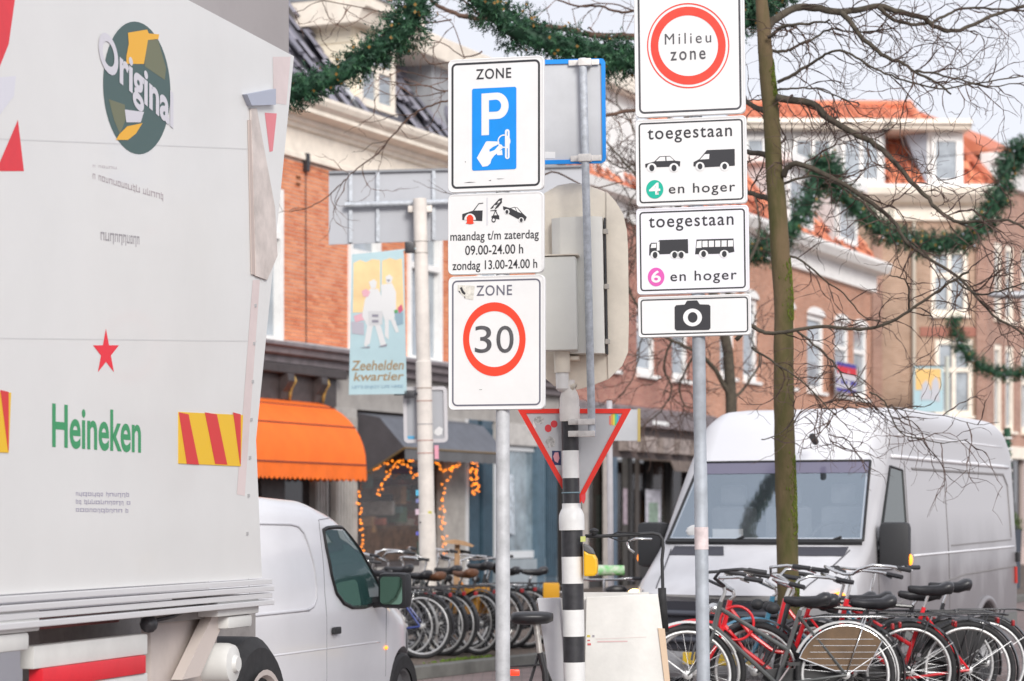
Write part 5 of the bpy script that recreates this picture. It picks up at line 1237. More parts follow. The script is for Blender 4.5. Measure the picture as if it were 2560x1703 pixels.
# round logo
OLV = mat('logo_dark_green', (.055,.105,.10), .5); OL2 = mat('logo_olive', (.15,.16,.09), .5); LY = mat('logo_yellow', (.80,.42,.03), .5); LG = mat('logo_grey_text', (.62,.61,.66), .5)
logo = MB(); cx_, cy_ = 342, 220
y_ = -.0012; logo.poly([(a, y_, b) for a, b in TL.poly([(cx_+84*math.cos(2*math.pi*i/48)+6*math.sin(2*math.pi*i/48), cy_+166*math.sin(2*math.pi*i/48)) for i in range(48)], y_)])
lg = logo.build('round_logo', OLV, lo)
def lgq(pts, m, name, y): mb = MB(); mb.poly([(a, y, b) for a, b in TL.poly(pts, y)]); return mb.build(name, m, lg)
lgq([(365,100),(395,100),(415,170),(412,200),(362,166)], OL2, 'logo_field', -.0018); lgq([(272,248),(312,262),(314,300),(300,335),(285,300)], OL2, 'logo_field', -.0018)
lgq([(320,82),(368,74),(372,84),(398,86),(396,98),(370,100),(360,160),(316,160),(316,140),(322,110)], LY, 'logo_mark', -.0024); lgq([(318,316),(356,308),(340,334),(320,350),(290,350),(298,336)], LY, 'logo_mark', -.0024)
a, b = T(245, 285), T(432, 175)
tl = text('Original', a[0], b[0], T(340,262)[1], T(340,140)[1], -.0034, LG, lg, bold=.03)
for v in tl.data.vertices: v.co.z -= (v.co.x - a[0]) / (b[0]-a[0]) * .16 - .06
lgq([(312,274),(360,280),(352,306),(316,306)], LG, 'logo_ribbon', -.0030)
# small blurred lines of print
MV = mat('mauve_print', (.50,.45,.47), .6)
def rows(pts, n, m, name, hh=5, slope=0):
    (px0, py0), (px1, py1) = pts; random.seed(int(px0)); mb = MB()
    for i in range(n):
        yy = py0 + (py1-py0)*i/max(1, n-1); x = px0
        while x < px1:
            w_ = random.uniform(5, 11); yl = yy + (x-px0)*slope
            hu = hh*random.choice([.6,.6,.65,1.0]); kd = random.random()
            bars = [(x, x+w_*.22, yl-hu, yl+hh*.6), (x+w_*.72, x+w_*.95, yl-hh*.6, yl+hh*random.choice([.6,.6,1.0]))] + ([(x, x+w_*.95, yl-hh*.62, yl-hh*.35)] if kd > .3 else []) + ([(x, x+w_*.95, yl+hh*.35, yl+hh*.6)] if kd < .7 else [])
            for (xa__, xb__, ya__, yb__) in bars: mb.poly([(a, -.0012, b) for a, b in TL.poly([(xa__, ya__+slope*(xa__-x)), (xb__, ya__+slope*(xb__-x)), (xb__, yb__+slope*(xb__-x)), (xa__, yb__+slope*(xa__-x))], -.0012)])
            x += w_ + (2.0 if random.random() < .85 else 8)
    return mb.build(name, m, lo, kind='stuff')
rows(((232,415),(290,415)), 1, mat('pale_print', (.60,.56,.58), .6), 'small_print', 5, .08); rows(((232,440),(405,440)), 1, MV, 'small_print', 11, .30)
rows(((252,590),(345,590)), 1, mat('grey_print', (.42,.40,.42), .6), 'small_print', 17, .12); rows(((190,1235),(325,1275)), 3, mat('violet_print', (.42,.40,.50), .6), 'small_print', 7, .02)
# red star and green name
st = []
for i in range(10):
    r_ = (34, 60) if i % 2 == 0 else (13, 23); a_ = R(-90 + 36*i); st.append((265+r_[0]*math.cos(a_), 882+r_[1]*math.sin(a_)))
lq(st, mat('star_red', (.80,.01,.03), .45), 'red_star')
GRN = mat('name_green', (.04,.30,.12), .5)
a, b = T(130, 1130), T(352, 1016)
text('Heineken', a[0], b[0], T(240,1126)[1], T(240,1020)[1], -.0012, GRN, lo, bold=.02)
# chevron plates
CY = mat('chevron_yellow', (.82,.50,.01), .45); CR = mat('chevron_red', (.66,.03,.03), .45)
for (l, r_, t_, b_) in ((447, 608, 1030, 1162), (-150, 28, 974, 1128)):
    s_ = .0
    pl0 = [(l, t_), (r_, t_+8), (r_-6, b_+4), (l, b_-3)]
    lq(pl0, CY, 'chevron_plate', -.004, -.001)
    wd = (r_-l)
    for k in (0, 1, 2):
        x = l + wd*(.0+.44*k); xa_, xb_ = x, min(x+wd*.19, r_); sh = 26
        lq([(max(l, xa_-6), t_+1), (min(r_-1, xb_-6), t_+6), (min(r_-6, xb_+sh-6), b_), (min(r_-8, max(l, xa_+sh-6)), b_-2)], CR, 'chevron_stripe', -.0048)
# ribbed aluminium rail under the panel
AR = mat('lorry_alu', (.74,.74,.75), .35, .3)
mb = MB()
for i in range(4): mb.box(-3.2, xe_b+.08, -.03-.012*(i % 2), .03, zr_b-.038*(i+1)+.004, zr_b-.038*i-.006)
mb.build('ribbed_rail', AR, lo, bevel=.004)
def lbx(px0, px1, pyt, pyb, y0, y1, m, name, bevel=.01):
    return bxp(TL, px0, px1, pyt, pyb, y0, y1, name, m, lo, bevel)
OFFW = mat('chassis_white', (.68,.68,.66), .5, var=.08, vs=3); TANK = mat('tank_beige', (.52,.46,.43), .55, var=.15, vs=2); CHS = mat('chassis_grey', (.30,.28,.27), .7, var=.2)
lbx(-60, 100, 1520, 1585, -.02, .3, OFFW, 'bracket'); lbx(-40, 75, 1585, 1632, -.01, .2, OFFW, 'bracket', .02)
lbx(545, 648, 1490, 1538, -.01, .25, OFFW, 'bracket'); lbx(572, 632, 1538, 1570, .0, .2, OFFW, 'bracket', .02)
lbx(100, 640, 1512, 1700, .75, .85, CHS, 'chassis_beam'); lbx(112, 300, 1535, 1565, .5, .6, mat('chassis_red', (.42,.16,.15), .6), 'chassis_strip')
lbx(85, 370, 1600, 1655, .05, .12, OFFW, 'side_guard'); lbx(108, 365, 1655, 1702, .04, .11, LR, 'side_guard', .004); lbx(85, 370, 1703, 1760, .05, .12, OFFW, 'side_guard')
lbx(378, 545, 1540, 1800, .16, .22, TANK, 'spray_panel', .02)
lq([(545,1512),(575,1520),(500,1690),(455,1700)], mat('stay_beige', (.60,.53,.49), .6), 'mudguard_stay', .06, .12)
lq([(370,1512),(548,1500),(520,1545),(380,1560)], CHS, 'cross_member', .10, .155)
mb = MB(); mb.tube([(T(372,1555,.04)[0],.04,T(372,1555,.04)[1]),(T(430,1542,.04)[0],.04,T(430,1542,.04)[1]),(T(520,1500,.04)[0],.04,T(520,1500,.04)[1])], .011, 6); mb.ball((T(372,1560,.04)[0],.04,T(372,1560,.04)[1]), .045, 10, 6); mb.build('air_hose', DARKM, lo, smooth='full')
a, b = T(588, 1660, .0); mb = MB(); mb.lathe([(0,.0),(.04,0),(.05,.02),(.10,.03),(.11,.06),(.11,.3),(0,.3)], n=24); mb.v = [(v[0]+a, v[2]-.02, v[1]+b) for v in mb.v]; mb.build('hub_cover', OFFW, lo, smooth=True)
for px_ in (628, -70):
    a, b = T(px_, 1700, .15)
    mb = MB(); mb.lathe([(.0,-.15),(.42,-.15),(.48,-.10),(.48,.10),(.42,.15),(0,.15)], n=36); mb.v = [(v[0]+a-.12, v[2]+.20, v[1]+.48) for v in mb.v]; o = mb.build('wheel', RUB, lo, smooth=True)
    mb = MB(); mb.lathe([(0,.04),(.10,.05),(.12,-.02),(.24,-.04),(.27,.02),(.30,.02)], n=30); mb.v = [(v[0]+a-.12, -v[2]+.04, v[1]+.48) for v in mb.v]; mb.build('rim', TANK, o, smooth=True)
# ================================================================== cream mast with large road sign seen from behind
DM = 27.0
M = Fr((P(1075, 1300, DM).x, DM, 0), 3, -.022)
ms = M.thing('cream_mast', 'cream round mast carrying the grey back of a wide road sign, before the grey awning', 'mast')
MC = mat('mast_cream', (.78,.72,.66), .6, var=.12, vs=6)
zA, zTop = M.hit(1055, 905)[1], M.hit(1040, 497)[1]
MB().lathe([(.095,0),(.095,M.hit(1060,1285)[1]),(.088,M.hit(1060,1284)[1]),(.088,zA),(.078,zA+.01),(.076,zTop),(0,zTop+.01)], n=24).build('mast_tube', MC, ms, smooth=True)
AK = mat('aluminium_sign_back', (.44,.45,.48), .55, .1, var=.06, vs=1)
yb_ = -.0
def mq(pts, y0, y1, name, m, par=None, bevel=0): return MB().ext(M.poly(pts, y0), y0, y1).build(name, m, par or ms, bevel=bevel)
sgn = mq([(822,428),(1460,412),(1460,588),(822,612)], .17, .19, 'road_sign_back', AK)
for px in (872, 940, 1080, 1190, 1300): 
    mq([(px,430-(px-822)*.025),(px+9,430-(px-822)*.025),(px+9,608-(px-822)*.03),(px,608-(px-822)*.03)], .13, .168, 'stiffener', GALV, sgn, .002)
mq([(822,428),(1460,412),(1460,417),(822,434)], .13, .168, 'edge_rail', mat('edge_grey', (.25,.26,.28), .5), sgn)
a, b = M.hit(862, 513, .09), M.hit(1400, 496, .09)
MB().tube([(a[0],.09,a[1]),(b[0],.09,b[1])], .032, 12).build('support_bar', GALV, ms, smooth=True)
bxp(M, 1020, 1080, 514, 530, .02, .1, 'bar_clamp', MC, ms)
# small square sign back further down
O_ = M.poly([(1007,968),(1117,962),(1117,1106),(1010,1108)], .09)
xa_, xb_ = O_[0][0], O_[1][0]; za_, zb_ = O_[3][1], O_[0][1]
sb = MB(); sb.poly([(x,.105,z_) for x, z_ in rr(xa_, xb_, za_, zb_, .05)]); s_ = sb.build('small_sign_back', AK, ms)
mb = MB(); ringf(mb, rr(xa_,xb_,za_,zb_,.05), rr(xa_+.04,xb_-.04,za_+.04,zb_-.04,.02), .085); mb.strip([(x,.085,z_) for x,z_ in rr(xa_,xb_,za_,zb_,.05)], [(x,.11,z_) for x,z_ in rr(xa_,xb_,za_,zb_,.05)]); mb.build('sign_rim', mat('grey_white_rim', (.62,.60,.62), .5), s_)
mb = MB(); mb.poly([(x,.10,z_) for x, z_ in M.poly([(1086,1076),(1098,1066),(1107,1072),(1105,1086),(1094,1090),(1085,1084)], .10)]); mb.build('sticker', SIGNW, s_)
mb = MB(); mb.poly([(x,.10,z_) for x, z_ in M.poly([(1018,1090),(1036,1090),(1036,1098),(1018,1098)], .10)]); mb.build('sticker', mat('sky_sticker', (.1,.42,.7), .5), s_)
for py, c_ in ((602,(.35,.33,.30)), (631,(.35,.33,.30)), (970,(.30,.18,.12)), (1002,(.40,.14,.08)), (1060,(.3,.3,.32)), (1101,(.45,.12,.08)), (1133,(.45,.12,.08))):
    z_ = M.hit(1055, py, -.09)[1]; MB().torus((0,0,z_), .090 if py > 900 else .079, .004, 24, 6, ax='z').build('strap_band', mat('band_%d' % py, c_, .5, .3), ms, smooth='full')
for i, (px, py, w_, h_, c_) in enumerate([(1046,1232,12,14,(.1,.5,.75)),(1044,1252,8,10,(.2,.22,.45)),(1075,1281,9,6,(.6,.55,.1)),(1053,1306,8,4,(.05,.05,.06)),(1044,1334,8,9,(.12,.12,.5)),(1046,1280,14,14,(.65,.5,.58)),(1092,1130,10,34,(.8,.35,.45))]):
    x_, z_ = M.hit(px, py, -.092); w2 = w_/222/2; h2_ = h_/222/2
    mb = MB(); yy = -math.sqrt(max(0, .0905**2 - min(x_*x_, .0081))) - .003; mb.box(x_-w2, x_+w2, yy-.002, yy+.02, z_-h2_, z_+h2_); mb.build('sticker', mat('mast_sticker_%d' % i, c_, .5), ms)
# banner on the mast
bn = M.thing('district_banner', 'pale blue and yellow street banner reading Zeehelden kwartier hanging from the cream mast', 'banner')
BB = mat('banner_pale_blue', (.46,.62,.66), .8, var=.05, vs=2)
yv = -.06
bq = [(880,636),(1008,625),(1010,640),(1017,985),(872,987)]
def bp_(pts, m, name='print', y=-.062): 
    mb = MB(); mb.poly([(a, y, b) for a, b in M.poly(pts, y)]); return mb.build(name, m, bcl)
bcl = MB().ext(M.poly(bq, yv), yv, yv+.006).build('cloth', BB, bn)
BY = mat('banner_orange_yellow', (.88,.64,.34), .8, var=.12, vs=3)
bp_([(884,658),(900,650),(915,656),(930,648),(950,650),(950,780),(882,782)], BY); bp_([(955,652),(975,645),(990,650),(1005,646),(1010,775),(955,780)], BY)
FW = mat('figure_white', (.72,.72,.72), .8); FG = mat('figure_line', (.28,.27,.32), .8); PK = mat('figure_pink', (.75,.42,.48), .8)
# strolling couple, drawn plainly
bp_([(922,705),(935,698),(942,705),(940,720),(928,722)], FW, y=-.064); bp_([(925,722),(945,722),(956,745),(958,790),(950,815),(918,815),(905,790),(912,750)], FW, y=-.064)
bp_([(964,692),(974,686),(982,694),(978,708),(966,708)], FW, y=-.0645); bp_([(952,712),(980,708),(990,730),(990,770),(985,800),(960,800),(955,760)], FW, y=-.0645)
bp_([(918,815),(932,815),(925,858),(914,868),(910,862)], FW, y=-.064); bp_([(938,815),(952,815),(962,850),(966,862),(952,866)], FW, y=-.064)
bp_([(962,800),(972,800),(972,850),(962,840)], FW, y=-.064); bp_([(976,800),(988,800),(998,830),(990,832)], FW, y=-.064)
bp_([(920,778),(956,778),(956,812),(922,814)], mat('bag_white', (.62,.62,.63), .8), y=-.066)
for i in range(2): bp_([(930,786+i*14),(946,786+i*14),(946,793+i*14),(930,793+i*14)], FG, y=-.067)
bp_([(904,728),(915,722),(926,730),(920,742),(908,742)], PK, y=-.066); bp_([(884,790),(908,782),(912,800),(888,806)], PK, y=-.063); bp_([(878,804),(910,806),(910,838),(880,834)], mat('basket_grey', (.48,.46,.52), .8), y=-.064)
bp_([(994,770),(1004,760),(1008,776),(998,784)], mat('figure_crimson', (.6,.12,.2), .8), y=-.066); bp_([(986,782),(1008,780),(1008,810),(992,814)], mat('bag_blue', (.28,.4,.48), .8), y=-.065); bp_([(985,776),(994,774),(994,782),(986,783)], mat('leaf_green', (.1,.35,.12), .8), y=-.067)
for pg in ([(912,868),(925,866),(924,870),(898,870)], [(948,866),(968,860),(966,866),(948,868)], [(966,699),(976,699),(972,705)]): bp_(pg, FG, y=-.067)
GO = mat('banner_gold_text', (.36,.24,.12), .7); GB = mat('banner_blue_text', (.25,.38,.48), .7)
def btx(body, px0, px1, t_, b_, m, bold=0, sh=0):
    y = -.064; x0, z0 = M.hit(px0, b_, y); x1, _ = M.hit(px1, b_, y); _, z1 = M.hit((px0+px1)/2, t_, y); text(body, x0, x1, z0, z1, y, m, bcl, bold=bold, shear=sh)
btx('Zeehelden', 878, 1010, 901, 927, GO, .012, .2); btx('kwartier', 884, 1010, 930, 953, GO, .012, .2); btx("LET'S ENJOY LIFE HERE", 880, 1008, 963, 974, GB, .01, .1)
a = M.hit(885, 640, -.03); b = M.hit(1040, 622, -.03); c = M.hit(1030, 985, -.03)
MB().tube([(a[0],-.04,a[1]),(b[0],-.04,b[1])], .013, 8).build('banner_arm', mat('pale_tube', (.5,.6,.62), .5), bn)
MB().tube([(c[0]-.2,-.04,c[1]),(c[0]+.1,-.04,c[1])], .013, 8).build('banner_arm', DARKM, bn)
bxp(M, 1012, 1036, 605, 632, -.06, .0, 'banner_clamp', DARKM, bn); bxp(M, 1010, 1036, 976, 995, -.06, .0, 'banner_clamp', DARKM, bn)
# thin white signpost with a rectangular sign back
V = Fr((P(1530, 1300, 24).x, 24, 0), 2, -.01)
sp_ = V.thing('thin_signpost', 'thin pale post with a yellow edged rectangular sign back, behind the triangular sign', 'road sign')
MB().tube([(0,0,0),(0,0,V.hit(1530,1002)[1])], .03, 12).build('post', mat('pale_post', (.60,.58,.60), .5, var=.1), sp_, smooth=True)
pl_ = MB().ext(V.poly([(1450,1022),(1598,1024),(1598,1102),(1450,1102)], -.05), -.05, -.035).build('sign_back', ALU, sp_)
MB().ext(V.poly([(1594,1022),(1601,1022),(1601,1104),(1594,1104)], -.055), -.055, -.03).build('yellow_edge', mat('dull_yellow', (.55,.42,.14), .5), pl_)

# ================================================================== bicycles
TYRE = RUB; RIM = mat('bicycle_rim', (.68,.68,.68), .4, .5); SPK = mat('spoke_steel', (.45,.45,.46), .35, .8)
def col(name, c, **k): return mat(name, c, .35, coat=.3, **k)
FR_RED = col('frame_red', (.70,.02,.03), var=.15); FR_BLK = col('frame_black', (.03,.03,.033)); FR_GRY = col('frame_grey', (.09,.095,.095), var=.15)
FR_BLU = col('frame_blue', (.03,.06,.28)); FR_ORG = col('frame_orange', (.80,.28,.02)); FD_TEAL = col('fender_blue', (.06,.22,.34)); FD_WHT = col('fender_white', (.72,.72,.70), var=.15); FR_SIL = mat('frame_silver', (.5,.5,.5), .35, .6)
SAD = mat('saddle_black', (.028,.028,.032), .38, var=.3, vs=15); SADB = mat('saddle_brown', (.14,.06,.03), .5); GRIP = mat('grip_black', (.03,.03,.034), .6); GUARD = mat('coat_guard', (.13,.075,.035), .25, var=.35, vs=4); GUARDK = mat('coat_guard_black', (.025,.025,.027), .5)
WM = {}
def wheelmesh(kind):
    if kind in WM: return WM[kind]
    t = MB().torus((0,0,0), .330, .021, 44, 8).mesh('tyre', mat('cream_tyre', (.62,.55,.46), .7) if kind == 'cream' else TYRE, smooth='full')
    r_ = MB().torus((0,0,0), .301, .013, 44, 6, rz=.015).mesh('rim', RIM, smooth='full')
    mb = MB(); n = 28
    for i in range(n):
        a = 2*math.pi*i/n; b = a + (.5 if i % 2 else -.5)*1.1; s_ = .028 if i % 4 < 2 else -.028
        mb.tube([(.022*math.cos(b), s_, .022*math.sin(b)), (.298*math.cos(a), 0, .298*math.sin(a))], .0014, 3, cap=False)
    sp = mb.mesh('spokes', SPK)
    hb = MB(); hb.lathe([(0,-.05),(.012,-.05),(.03,-.04),(.03,-.034),(.016,-.03),(.016,.03),(.03,.034),(.03,.04),(.012,.05),(0,.05)], n=12); hb.v = [(v[0], v[2], v[1]) for v in hb.v]; hub = hb.mesh('hub', RIM, smooth=True)
    WM[kind] = (t, r_, sp, hub); return WM[kind]
def bicycle(label, px, D, heading, frame=FR_BLK, ff=None, rf=None, style='step', bars='swept', guard=None, rack='black', saddle=SAD, lean=0, group=None, anchor='rear', stem=None, basket=None, sh=.95, hbz=1.12, tyre='black', steer=None, lamp=True, name='bicycle', light_back=False, bag=None, barm=None, lock=None):
    h = R(heading); off = -.48 if anchor == 'rear' else .62
    base = P(px, 1300, D); x = base.x - off*math.cos(h); y = D - off*math.sin(h)
    b = thing(name, label, 'bicycle', (x, y, .0 if not group else (.10 if 'far' not in group else .118)), (lean, 0, h), group)
    if group and 'far' not in group: b.scale = (1.05,)*3
    ff = ff or frame; rf = rf or ff
    if steer is None: steer = random.uniform(-.35, .35)
    tm = wheelmesh(tyre)
    for wx in (-.48, .62):
        w_ = obj('wheel', tm[0], b, loc=(wx, 0, .351), rot=(0, random.random()*6, steer if wx > 0 else 0))
        for nm, q in (('rim', tm[1]), ('spokes', tm[2]), ('hub', tm[3])): obj(nm, q, w_)
    f = MB(); bb = (0,0,.29); st = (-.17,0,.80); hd1 = (.435,0,.66); hd2 = (.385,0,.86)
    f.tube([bb, st], .016, 8); f.tube([hd1, hd2], .019, 8)
    f.tube([(.43,0,.69), (.30,0,.52), bb] if style == 'step' else [(.43,0,.69), bb], .016, 8)
    if style == 'step': f.tube([(.40,0,.82), (.24,0,.62), (.08,0,.50), (-.075,0,.48)], .015, 8)
    elif style == 'mixte': f.tube([(.40,0,.82), (-.09,0,.52)], .016, 8)
    else: f.tube([(.39,0,.83), (-.16,0,.79)], .015, 8)
    for s_ in (-.055, .055):
        f.tube([bb, (-.10,s_,.30), (-.48,s_,.351)], .010, 6); f.tube([(-.16,s_*.4,.76), (-.48,s_,.351)], .009, 6)
    f.build('frame', frame, b, smooth=True)
    fk = MB()
    for s_ in (-.05, .05): fk.tube([(.435,s_*.7,.665), (.475,s_,.56), (.545,s_,.42), (.62,s_,.351)], [.012,.012,.010,.008], 6)
    fk.build('fork', frame, b, smooth=True)
    for wx, m, a0, a1 in ((.62, ff, 15, 165), (-.48, rf, 18, 185)):
        mb = MB(); n = 22; A = []; B_ = []; C_ = []
        if wx > 0: a0, a1 = 25, 175
        for i in range(n+1):
            a = R(180-(a0+(a1-a0)*i/n)) if wx > 0 else R(180-(a0-30+(a1-a0)*i/n))
            for L_, yy, rr_ in ((A,-.030,.362),(B_,0,.378),(C_,.030,.362)): L_.append((wx+rr_*math.cos(a), yy, .351+rr_*math.sin(a)))
        mb.strip(A, B_, False); mb.strip(B_, C_, False); mb.build('mudguard', m, b, smooth='full')
        mb = MB(); 
        for s_ in (-.033, .033): mb.tube([(wx, s_*1.5, .351), (wx + (.36*math.cos(R(40)) if wx > 0 else -.36*math.cos(R(30))), s_, .351+.36*math.sin(R(35)))], .003, 4)
        mb.build('mudguard_stay', SPK, b)
    # seat, post, bars
    mb = MB(); mb.tube([st, (-.205,0,sh-.03)], .012, 8); mb.build('seat_post', CHROME, b, smooth=True)
    sd_ = MB(); secs = [(.145,.012,.020),(.13,.022,.034),(.06,.028,.044),(-.02,.05,.05),(-.08,.088,.055),(-.13,.105,.062),(-.165,.09,.06),(-.18,.05,.04)]; N_ = 10; k = 0
    for (dx, wy, hz) in secs:
        for j in range(N_): a = 2*math.pi*j/N_; sd_.v.append((-.20+dx, wy*math.cos(a), sh + (.022 if dx < -.1 else (.010 if dx > .1 else 0)) + hz*math.sin(a)*(.6 if math.sin(a) > 0 else 1)))
    for i in range(len(secs)-1):
        for j in range(N_): sd_.f.append((i*N_+j, i*N_+(j+1) % N_, (i+1)*N_+(j+1) % N_, (i+1)*N_+j))
    sd_.f += [tuple(range(N_)), tuple(range(len(secs)*N_-1, (len(secs)-1)*N_-1, -1))]
    sd_.build('saddle', saddle, b, smooth='full')
    so_ = MB(); so_.tube([hd2, (.355,0,hbz-.10), (.365,0,hbz-.06)], .013, 8); so_.build('stem', stem or CHROME, b, smooth=True)
    hz = hbz - .06
    if bars == 'swept': pts = [(.30,.05),(.40,.12),(.37,.22),(.24,.28),(.08,.30)]; zz = [0,.03,.06,.05,.03]
    elif bars == 'high': pts = [(.38,.05),(.46,.12),(.44,.20),(.30,.25),(.16,.26)]; zz = [.0,.05,.10,.11,.09]
    else: pts = [(.38,.06),(.38,.15),(.36,.24),(.34,.29),(.30,.32)]; zz = [0,0,.01,.01,.01]
    for q in (0,): pts[0] = (.37, .04)
    left = [(x_, y_, hz+dz) for (x_, y_), dz in zip(pts, zz)]; right = [(x_, -y_, z_) for x_, y_, z_ in left]
    hb_ = MB(); hb_.tube(left[::-1] + [(.375,0,hz)] + right, .0115, 8); ho = hb_.build('handlebar', barm or CHROME, b, smooth='full'); ho.location = (.375-.375*math.cos(steer*1.6), -.375*math.sin(steer*1.6), 0); ho.rotation_euler = (0, 0, steer*1.6)
    for L_ in (left, right):
        e, d = Vector(L_[-1]), (Vector(L_[-1])-Vector(L_[-2])).normalized()
        MB().tube([e-d*.10, e+d*.03], .017, 8).build('grip', GRIP, ho, smooth=True)
        s_ = 1 if L_ is left else -1
        MB().tube([e-d*.12+Vector((.01,0,-.012)), e-d*.02+Vector((.045,0,-.02))], .006, 5).build('brake_lever', CHROME, ho)
    # chain guard, crank, pedals
    mb = MB(); mb.ext([(.10,.31),(.07,.39),(-.02,.40),(-.50,.385),(-.55,.35),(-.50,.315),(-.02,.20),(.07,.22)], -.052, -.040); mb.build('chain_guard', GUARDK, b, bevel=.004)
    MB().tube([(0,-.06,.29),(.10,-.065,.15)], .008, 6).build('crank', CHROME, b); MB().tube([(0,.06,.29),(-.10,.065,.43)], .008, 6).build('crank', CHROME, b)
    MB().box(.06,.14,-.16,-.075,.138,.162).build('pedal', GUARDK, b); MB().box(-.14,-.06,.075,.16,.418,.442).build('pedal', GUARDK, b)
    if guard:
        mb = MB(); ps = [(-.48+.345*math.cos(R(a)), .351+.345*math.sin(R(a))) for a in range(20, 146, 9)] + [(-.62,.38),(-.40,.38)]
        for s_ in (-.042, .042): mb.poly([(x_, s_, z_) for x_, z_ in ps])
        cgd = mb.build('coat_guard', guard, b)
        if guard is GUARD:
            mb = MB(); ring_ = [(x_, .045, z_) for x_, z_ in ps]; mb.tube(ring_ + [ring_[0]], .005, 5); [mb.tube([(-.48-.27+.02*k, .045, .42+.045*k), (-.48+.29-.02*k, .045, .42+.045*k)], .0018, 4) for k in range(5)]
            mb.build('guard_trim', CHROME, cgd)
    if rack:
        rm = CHROME if rack == 'chrome' else FR_BLK
        mb = MB()
        for s_ in (-.06, .06): mb.tube([(-.20,s_*.6,.74),(-.30,s_,.755),(-.72,s_,.755),(-.77,s_*.7,.745)], .006, 6); mb.tube([(-.62,s_,.75),(-.48,s_,.36)], .005, 5)
        mb.tube([(-.30,-.06,.755),(-.30,.06,.755)], .005, 5); mb.tube([(-.50,-.06,.755),(-.50,.06,.755)], .005, 5); mb.tube([(-.77,-.045,.745),(-.77,.045,.745)], .005, 5)
        mb.build('rack', rm, b, smooth='full')
        MB().box(-.822,-.80,-.03,.03,.665,.71).build('rear_light', mat('rear_reflector', (.30,.012,.015), .3), b, bevel=.01)
    if lamp: MB().ball((.50,0,.80), .042, 12, 8, (1.2,1,1)).build('front_lamp', CHROME if lamp == 'chrome' else PLAST, b, smooth='full')
    if basket:
        mb = MB(); x0,x1,y0,y1,z0,z1 = .44,.72,-.18,.18,.80,1.04
        for i in range(9): t_=i/8; mb.tube([(x0+(x1-x0)*t_,y0,z0),(x0+(x1-x0)*t_,y0,z1)], .004, 4); mb.tube([(x0+(x1-x0)*t_,y1,z0),(x0+(x1-x0)*t_,y1,z1)], .004, 4); mb.tube([(x0,y0+(y1-y0)*t_,z0),(x0,y0+(y1-y0)*t_,z1)], .004, 4); mb.tube([(x1,y0+(y1-y0)*t_,z0),(x1,y0+(y1-y0)*t_,z1)], .004, 4); mb.tube([(x0+(x1-x0)*t_,y0,z0),(x0+(x1-x0)*t_,y1,z0)], .003, 4)
        for zc_ in (z0,(z0+z1)/2,z1): mb.tube([(x0,y0,zc_),(x1,y0,zc_),(x1,y1,zc_),(x0,y1,zc_),(x0,y0,zc_)], .006, 5)
        mb.build('basket', basket, b)
    if bag:
        for s_ in (-1, 1): MB().box(-.68,-.34,s_*.065+(-.10 if s_ < 0 else 0),s_*.065+(.10 if s_ > 0 else 0),.44,.74).build('pannier', bag, b, bevel=.03, smooth=True)
    if lock: MB().torus((.34,.03,.70), .12, .010, 26, 8).build('cable_lock', lock, b, smooth='full')
    return b
random.seed(21)
G_F = 'bicycles parked in front of the white van'
bicycle('dark grey bicycle with brown coat guards and chrome rack, nearest of the front row', 2106, 17.5, 181, FR_GRY, FD_WHT, FD_WHT, 'mixte', 'high', GUARD, 'chrome', lean=.05, group=G_F, sh=.87, hbz=1.03, steer=.1, lamp='chrome', stem=FR_SIL, barm=DARKM)
bicycle('red bicycle with red mudguards and red cable lock, its front wheel behind the galvanised post', 1752, 17.9, 178, FR_RED, FR_RED, FR_BLK, 'step', 'high', None, 'black', lean=-.04, group=G_F, anchor='front', steer=-.1, lamp='chrome', lock=FR_RED, hbz=.99, sh=.85)
bicycle('bright red bicycle with white stem and blue front mudguard', 1893, 18.2, 176, FR_RED, FD_TEAL, FR_BLK, 'step', 'high', None, 'black', lean=.06, group=G_F, anchor='front', stem=FD_WHT, sh=.86, hbz=1.04)
bicycle('black bicycle with wide black saddle in the middle of the front row', 2262, 18.0, 184, FR_BLK, None, None, 'diamond', 'swept', None, 'black', lean=-.05, group=G_F, sh=.84, hbz=1.02, steer=-.5)
bicycle('red framed bicycle with black mudguards at the right end of the front row', 2412, 18.1, 181, FR_RED, FR_BLK, FR_BLK, 'mixte', 'swept', None, 'black', lean=.05, group=G_F, sh=.93, hbz=1.10, steer=.45)
bicycle('black bicycle with cream front tyre, second from the right end, leaning away', 2372, 18.7, 186, FR_BLK, None, None, 'diamond', 'swept', GUARDK, 'black', lean=-.07, group=G_F, sh=.88, hbz=1.05, steer=-.6)
bicycle('rearmost black bicycle of the front row with shining chrome handlebar', 2455, 19.0, 183, FR_BLK, None, None, 'step', 'straight', None, 'black', lean=.03, group=G_F, sh=.93, hbz=1.12, steer=.7)
bicycle('teal blue bicycle mostly hidden behind the bright red one, beside the tree trunk', 2215, 18.75, 179, FD_TEAL, FR_BLK, FR_BLK, 'step', 'high', None, 'black', lean=-.02, group=G_F, sh=.84, hbz=.98)
G_B = 'bicycles parked by the far kerb'
